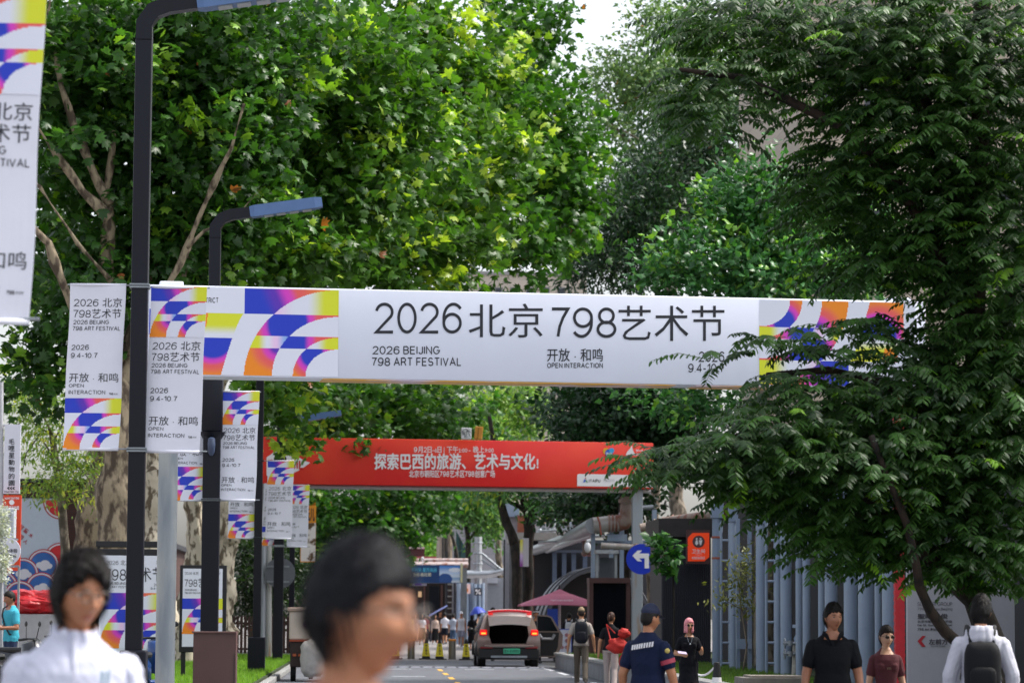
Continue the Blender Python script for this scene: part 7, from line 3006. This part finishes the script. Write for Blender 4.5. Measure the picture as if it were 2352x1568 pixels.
# --- the man in the white jacket, close to the camera at the left
o, hpk, k = person('man in a white zipped jacket with parted dark hair, close at the lower left', place(152, 10.5), R(6), 1.705, 1.1, skin='warm', top='#c9cbdc', sleeve='long', bottom='#2c2e36', hem=.78,
                   hair='fringe', hairc='#120d0c', yaw=26, tilt=8, roll=2, voxel=.0045, fold=.012, collar=True, stride=.16,
                   armL=((.035, .03, -.265), (.02, -.06, -.25)), armR=((.035, .03, -.265), (.02, -.06, -.25)))
glasses(o, hpk, k)
mb = MB()
zs = [1.47, 1.38, 1.25, 1.1, .95]
ys = [-.07, -.112, -.132, -.118, -.12]
mb.tube([(0.0, y * k - .003, z_ * k) for y, z_ in zip(ys, zs)], [.009] * 5, 6)
mb.build('zip', mat('zip_pale', '#c2c4d4', .5, var=0), o, shift=False)
mb = MB()
for x in (.088, .106):
    mb.prism([(x, -.137, 1.26), (x + .011, -.137, 1.26), (x + .016, -.137, 1.33), (x + .005, -.137, 1.33)], (0, -.004, 0))
mb.build('chest_emblem', mat('emblem_teal', '#8fb0bc', .5, var=0), o, shift=False)

# --- the passer-by very close to the camera
o, hpk, k = person('blurred dark haired passer-by with glasses very close to the camera, left of the car', place(776, 5.4), R(20), 1.635, 1.0, skin='warm', top='#b0705c', sleeve='short', bottom='#3a3234', hem=.86,
                   hair='short', hairc='#0c0d14', yaw=48, tilt=6, roll=0, voxel=.0045, stride=.14)
glasses(o, hpk, k)

# --- man in black polo, woman in maroon
o, hpk, k = person('heavy man in a black polo shirt looking aside beside the woman in maroon', place(1912, 27.4), R(-3), 1.64, 1.14, skin='tan', top='#0b0c11', sleeve='short', bottom='#26272c', hem=.84,
                   hair='short', hairc='#141010', yaw=22, tilt=2, voxel=.006, collar=False, stride=.1, armL=((.07, .0, -.265), (.03, -.06, -.25)), armR=((.07, .0, -.265), (.03, -.05, -.25)))
mb = MB()
for s in (-1, 1):
    mb.prism([(s * .012, -.118, 1.36 * k), (s * .05, -.095, 1.475 * k), (s * .085, -.05, 1.51 * k), (s * .1, -.06, 1.475 * k), (s * .06, -.115, 1.425 * k)], (0, -.012, 0))
mb.build('polo_collar', MATS['cloth_#0b0c11'], o, shift=False)
o, hpk, k = person('woman in a maroon shirt and tinted glasses walking at the lower right', place(2035, 30), R(4), 1.44, 1.02, True, 'light', top='#5a3136', sleeve='short', bottom='#2a2628', hem=.82,
                   hair='bun', hairc='#1f1412', yaw=8, tilt=4, voxel=.006, stride=.1, armL=((.06, .0, -.26), (.04, -.05, -.24)), armR=((.06, .0, -.26), (.04, -.05, -.24)))
glasses(o, hpk, k, True, '#3a2a26')
mb = MB()
sh, f_, _, n_ = text_shape('m', .03, 2)
mb.add([(-.02 + .04 * i, -.142, 1.24 * k + .022 * j) for i, j in sh], f_)
mb.build('chest_emblem', mat('emblem_tan', '#8f7a62', .5, var=0), o, shift=False)

# --- man seen from behind in the grey hooded jacket
o, hpk, k = person('man in a light grey hooded jacket seen from behind at the lower right corner', place(2255, 24.8), R(172), 1.7, 1.1, skin='mid', top='#b9b9c4', sleeve='long', bottom='#26272e', hem=.8,
                   hair='short', hairc='#0e0c0c', yaw=-14, tilt=4, voxel=.006, fold=.012, hood=True, stride=.12, armL=((.085, .03, -.26), (.02, -.07, -.25)), armR=((.085, .03, -.26), (.02, -.07, -.25)))
backpack(o, 'black backpack on the man in the grey hooded jacket', k, '#0e0f13', w=.31, h=.44, d=.17, zc=1.16)

# --- security guard
o, hpk, k = person('security guard in dark blue uniform and cap, seen from behind', place(1488, 27), R(142), 1.62, 1.12, skin='warm', top='#141d38', sleeve='short', bottom='#161c30', hem=.86,
                   hair='cap', hairc='#181210', yaw=-18, tilt=4, voxel=.006, fold=.008, stride=.12, lean=-.0, armL=((.07, .06, -.26), (.03, -.05, -.25)), armR=((.07, -.04, -.26), (.03, -.06, -.25)))
cap(o, hpk, k, '#161f3c', up=.012)
mb = MB()
for q in range(9):
    x = .105 - .0265 * q
    z_ = 1.33 * k + .004 * q
    yy = .131 - .012 * abs(q - 4) / 4
    mb.prism([(x, yy, z_), (x - .017, yy, z_ + .001), (x - .026, yy, z_ + .046), (x - .008, yy, z_ + .045)], (0, .002, 0))
mb.build('back_lettering', MATS['print_white'], o, shift=False)
mb = MB()
e0, e1 = Vector((-.162 * 1.12, .01, 1.356)) * k, Vector((-.162 * 1.12 - .07, -.03, 1.096)) * k
c = e0.lerp(e1, .52)
dd = (e1 - e0).normalized()
mb.tube([c - dd * .02, c + dd * .02], [.07, .07], 18, cap=False)
mb.build('arm_band', mat('band_red', '#a03448', .6, var=.1), o, shift=False, smooth=True)
mb = MB()
c = e0.lerp(e1, .12)
mb.ball(c + Vector((-.045, .03, .0)), (.028, .024, .026), 10, 8)
mb.build('sleeve_badge', mat('badge_gold', '#b8a458', .6, var=.1), o, shift=False, smooth=True)

# --- woman with pink hair
o, hpk, k = person('woman with a pink bob, sunglasses and black dress holding a phone', place(1581, 48.5), R(3), 1.5, 1.02, True, 'mid', top='#0e0f16', sleeve='short', bottom='#101118', btype='skirt', hem=.72, skirt_hem=.56,
                   hair='bob', hairc='#d88a92', yaw=4, tilt=3, voxel=.007, stride=.1, armL=((.1, .0, -.24), (-.02, -.17, .05)), armR=((.1, .03, -.25), (-.1, -.2, -.02)))
glasses(o, hpk, k, True)
ph = root('phone', o.location, 'pale phone in the hand of the woman with pink hair', 'phone', None, o.rotation_euler.z)
mb = MB()
mb.box((-.17 * k, -.26, 1.125 * k), (.15, .075, .012), bev=.004, M=Euler((.5, .12, .2)).to_matrix())
mb.build('case', mat('phone_lilac', '#b8a8c8', .4, var=0), ph, shift=False)
mb = MB()
mb.tube([(-.05, -.085, 1.47 * k), (-.025, -.145, 1.33 * k), (0, -.15, 1.3 * k), (.025, -.145, 1.33 * k), (.05, -.085, 1.47 * k)], .003, 5)
mb.ball((0, -.155, 1.285 * k), (.016, .01, .012), 8, 6)
mb.build('necklace', M_STEEL, o, shift=False)

# --- man with the black backpack near the car, woman with red bag
o, hpk, k = person('man in beige shirt and light brown cap walking away by the planter wall', place(1334, 68), R(176), 1.73, 1.06, skin='mid', top='#a59c96', sleeve='short', bottom='#575048', hem=.9,
                   hair='cap', hairc='#2a211c', yaw=0, tilt=2, voxel=.008, stride=.2, shoes='#5a5048', armL=((.1, .02, -.27), (.03, -.06, -.24)), armR=((.1, .02, -.27), (.03, -.06, -.24)))
cap(o, hpk, k, '#8a765c', brim=False, up=.01)
backpack(o, 'dark backpack on the man in the light brown cap', k, '#1b1d26', w=.3, h=.5, d=.16, zc=1.2)
o, hpk, k = person('woman in a black shirt and pale trousers walking away with a red bag', place(1402, 62), R(170), 1.62, 1.0, True, 'mid', top='#14141a', sleeve='short', bottom='#a89c98', hem=.92,
                   hair='ponytail', hairc='#3a241c', yaw=-20, tilt=2, voxel=.008, stride=.16, shoes='#c8c4c0', armL=((.1, .03, -.25), (.03, -.04, -.24)), armR=((.1, .03, -.25), (.03, -.04, -.24)))
g = place(1426, 61.2)
bg_ = root('shoulder_bag', g, 'bright red bulky bag carried beside the woman in black', 'bag')
mb = MB()
mb.ball((g.x + .06, g.y, 1.2), (.12, .1, .1), 20, 14, lambda d: 1 + .35 * noise.noise(d * 2.5))
mb.build('upper_pouch', mat('bag_red', '#b0221a', .75, var=.15, bump=.4, bscale=12), bg_, smooth=True)
mb = MB()
mb.ball((g.x - .08, g.y, .95), (.2, .14, .16), 20, 14, lambda d: 1 + .35 * noise.noise(d * 2 + Vector((4, 1, 1))))
mb.build('lower_pouch', MATS['bag_red'], bg_, smooth=True)
mb = MB()
mb.ball((g.x + .05, g.y, .62), (.1, .1, .17), 16, 12, lambda d: 1 + .12 * noise.noise(d * 2 + Vector((1, 6, 1))))
mb.build('hanging_cloth', MATS['bag_red'], bg_, smooth=True)
mb = MB()
mb.tube([(g.x - .2, g.y, 1.0), (g.x - .28, g.y + .3, 1.38), (g.x - .1, g.y + .3, 1.2)], .015, 6)
mb.build('strap', MATS['bag_red'], bg_)

# --- man in teal at the left edge
o, hpk, k = person('man in a teal shirt with a dark shoulder strap at the left edge', place(22, 57, .12), R(-58), 1.82, 1.08, skin='tan', top='#3f9fb4', sleeve='short', bottom='#2a3550', hem=.86,
                   hair='short', hairc='#17120f', yaw=-6, tilt=12, voxel=.008, stride=.06, armL=((.08, -.02, -.26), (-.06, -.24, .0)), armR=((.08, -.02, -.26), (-.04, -.24, -.02)))
mb = MB()
mb.tube([(-.16, -.09, 1.5), (-.08, -.145, 1.36), (.04, -.15, 1.18), (.15, -.1, 1.02), (.16, .05, 1.0), (.02, .15, 1.2), (-.14, .1, 1.44), (-.16, -.0, 1.56), (-.16, -.09, 1.5)], .016, 6)
mb.build('shoulder_strap', mat('strap_dark', '#16171c', .7, var=0), o, shift=False)

# --- walkers further down the road
GP2 = 'people walking beyond the cones'
far = [
    ('woman in a yellow shirt and dark trousers walking towards the cones', 940.5, 160, -6, dict(fem=True, height=1.66, top='#b89c58', bottom='#241f20', hair='long', skin='light', stride=.14)),
    ('woman in a white shirt and olive skirt beyond the cones', 968.5, 156, 4, dict(fem=True, height=1.66, top='#c9c4cc', bottom='#4a4232', btype='skirt', skirt_hem=.36, hem=1.0, hair='long', skin='light')),
    ('woman in a beige knit top and long black skirt beyond the cones', 998.8, 158, 8, dict(fem=True, height=1.62, top='#a8948a', sleeve='long', bottom='#100f12', btype='skirt', skirt_hem=.3, hem=.98, hair='bob', hairc='#120e0e', skin='mid', shoes='#c8c8cc')),
    ('person in a white shirt and navy shorts walking away beyond the cones', 1021, 163, 172, dict(height=1.72, top='#c4c4cc', bottom='#171a26', btype='shorts', hair='short', hairc='#100d0d', skin='mid', hem=.93)),
    ('man in a white cap and white tank top with grey blue shorts', 1058.5, 147, -4, dict(height=1.76, top='#c9c9d0', sleeve='none', bottom='#8e90a2', btype='shorts', hair='cap', skin='warm', shoes='#d0d0d4', hem=.84)),
    ('woman in a long black dress holding the blue umbrella', 1083.5, 134, 165, dict(fem=True, height=1.66, top='#0d0d13', bottom='#0d0d13', btype='skirt', skirt_hem=.36, hem=.7, hair='bob', hairc='#0e0c0e', skin='light', armR=((.06, -.06, -.2), (.02, -.12, .26)))),
    ('man in a grey beige jacket walking away left of the steel bollard', 912, 128, 168, dict(height=1.72, build=1.1, top='#7f7468', sleeve='long', bottom='#5a4c48', hair='short', skin='warm', hem=.86)),
    ('person in dark clothes between the olive skirt and the beige top', 985, 174, 178, dict(height=1.68, top='#2c2430', bottom='#2c2a30', hair='short', skin='mid', sleeve='short')),
    ('tall man in a brown shirt behind the beige top', 1010, 170, 30, dict(height=1.82, top='#3a2a2a', bottom='#2a2830', hair='short', skin='warm')),
    ('person in pale blue jeans left of the white cap', 1040, 154, 175, dict(height=1.66, top='#b0b8c8', bottom='#4a607c', hair='short', hairc='#141010', skin='mid')),
    ('person in a brown shirt under the blue umbrella', 1099, 146, 176, dict(height=1.72, top='#4a3a3c', bottom='#2c2830', hair='short', skin='mid')),
    ('woman in a grey dress at the back of the crowd', 953, 182, 8, dict(fem=True, height=1.66, top='#6a6670', bottom='#5a5862', btype='skirt', skirt_hem=.5, hem=.8, hair='long', skin='light')),
    ('man in a black shirt at the back of the crowd', 1070, 180, 174, dict(height=1.76, top='#1c1c22', bottom='#3a3c44', hair='short', skin='mid')),
    ('man in a cream shirt near the far columns', 1112, 172, -8, dict(height=1.74, top='#b8ac98', bottom='#2c2e38', hair='short', skin='warm')),
    ('woman in an orange top behind the yellow shirt', 930, 176, 176, dict(fem=True, height=1.64, top='#a85a34', bottom='#24242c', hair='long', skin='light')),
    ('person in red and black behind the white shirt', 976, 166, 170, dict(height=1.66, top='#8a2a30', bottom='#1c1a20', hair='short', skin='mid')),
    ('dark haired man standing left of the car roof', 1131, 104, -30, dict(height=1.82, build=1.05, top='#b8bac4', sleeve='long', bottom='#262830', hair='short', hairc='#120e0c', skin='warm')),
    ('person with a white headband behind the open car door', 1230, 99, 10, dict(height=1.72, top='#1c1c24', bottom='#1c1c24', hair='short', hairc='#171210', skin='warm')),
    ('person in black carrying a white bag beside the notice board', 1306, 108, 172, dict(height=1.66, top='#121218', sleeve='long', bottom='#1a1a20', hair='short', hairc='#100d0d', skin='mid')),
]
for lab, px, Y, rz, kw in far:
    kw = dict(kw)
    kw.setdefault('stride', .13)
    o, hpk, k = person(lab, place(px, Y, .004), R(rz), voxel=.013, group=GP2 if Y > 125 else None, **kw)
    if 'white cap' in lab and 'left of' not in lab:
        cap(o, hpk, k, '#d4d4da')
    if 'headband' in lab:
        mb = MB()
        mb.tube([hpk(math.cos(t * .5236) * .084, math.sin(t * .5236) * .106, .085) for t in range(13)], .014, 6)
        mb.build('headband', MATS['print_white'], o, shift=False)
    if 'white bag' in lab:
        backpack(o, 'white backpack on the person in black by the notice board', k, '#c4c6cc', w=.26, h=.36, d=.13, zc=1.24)
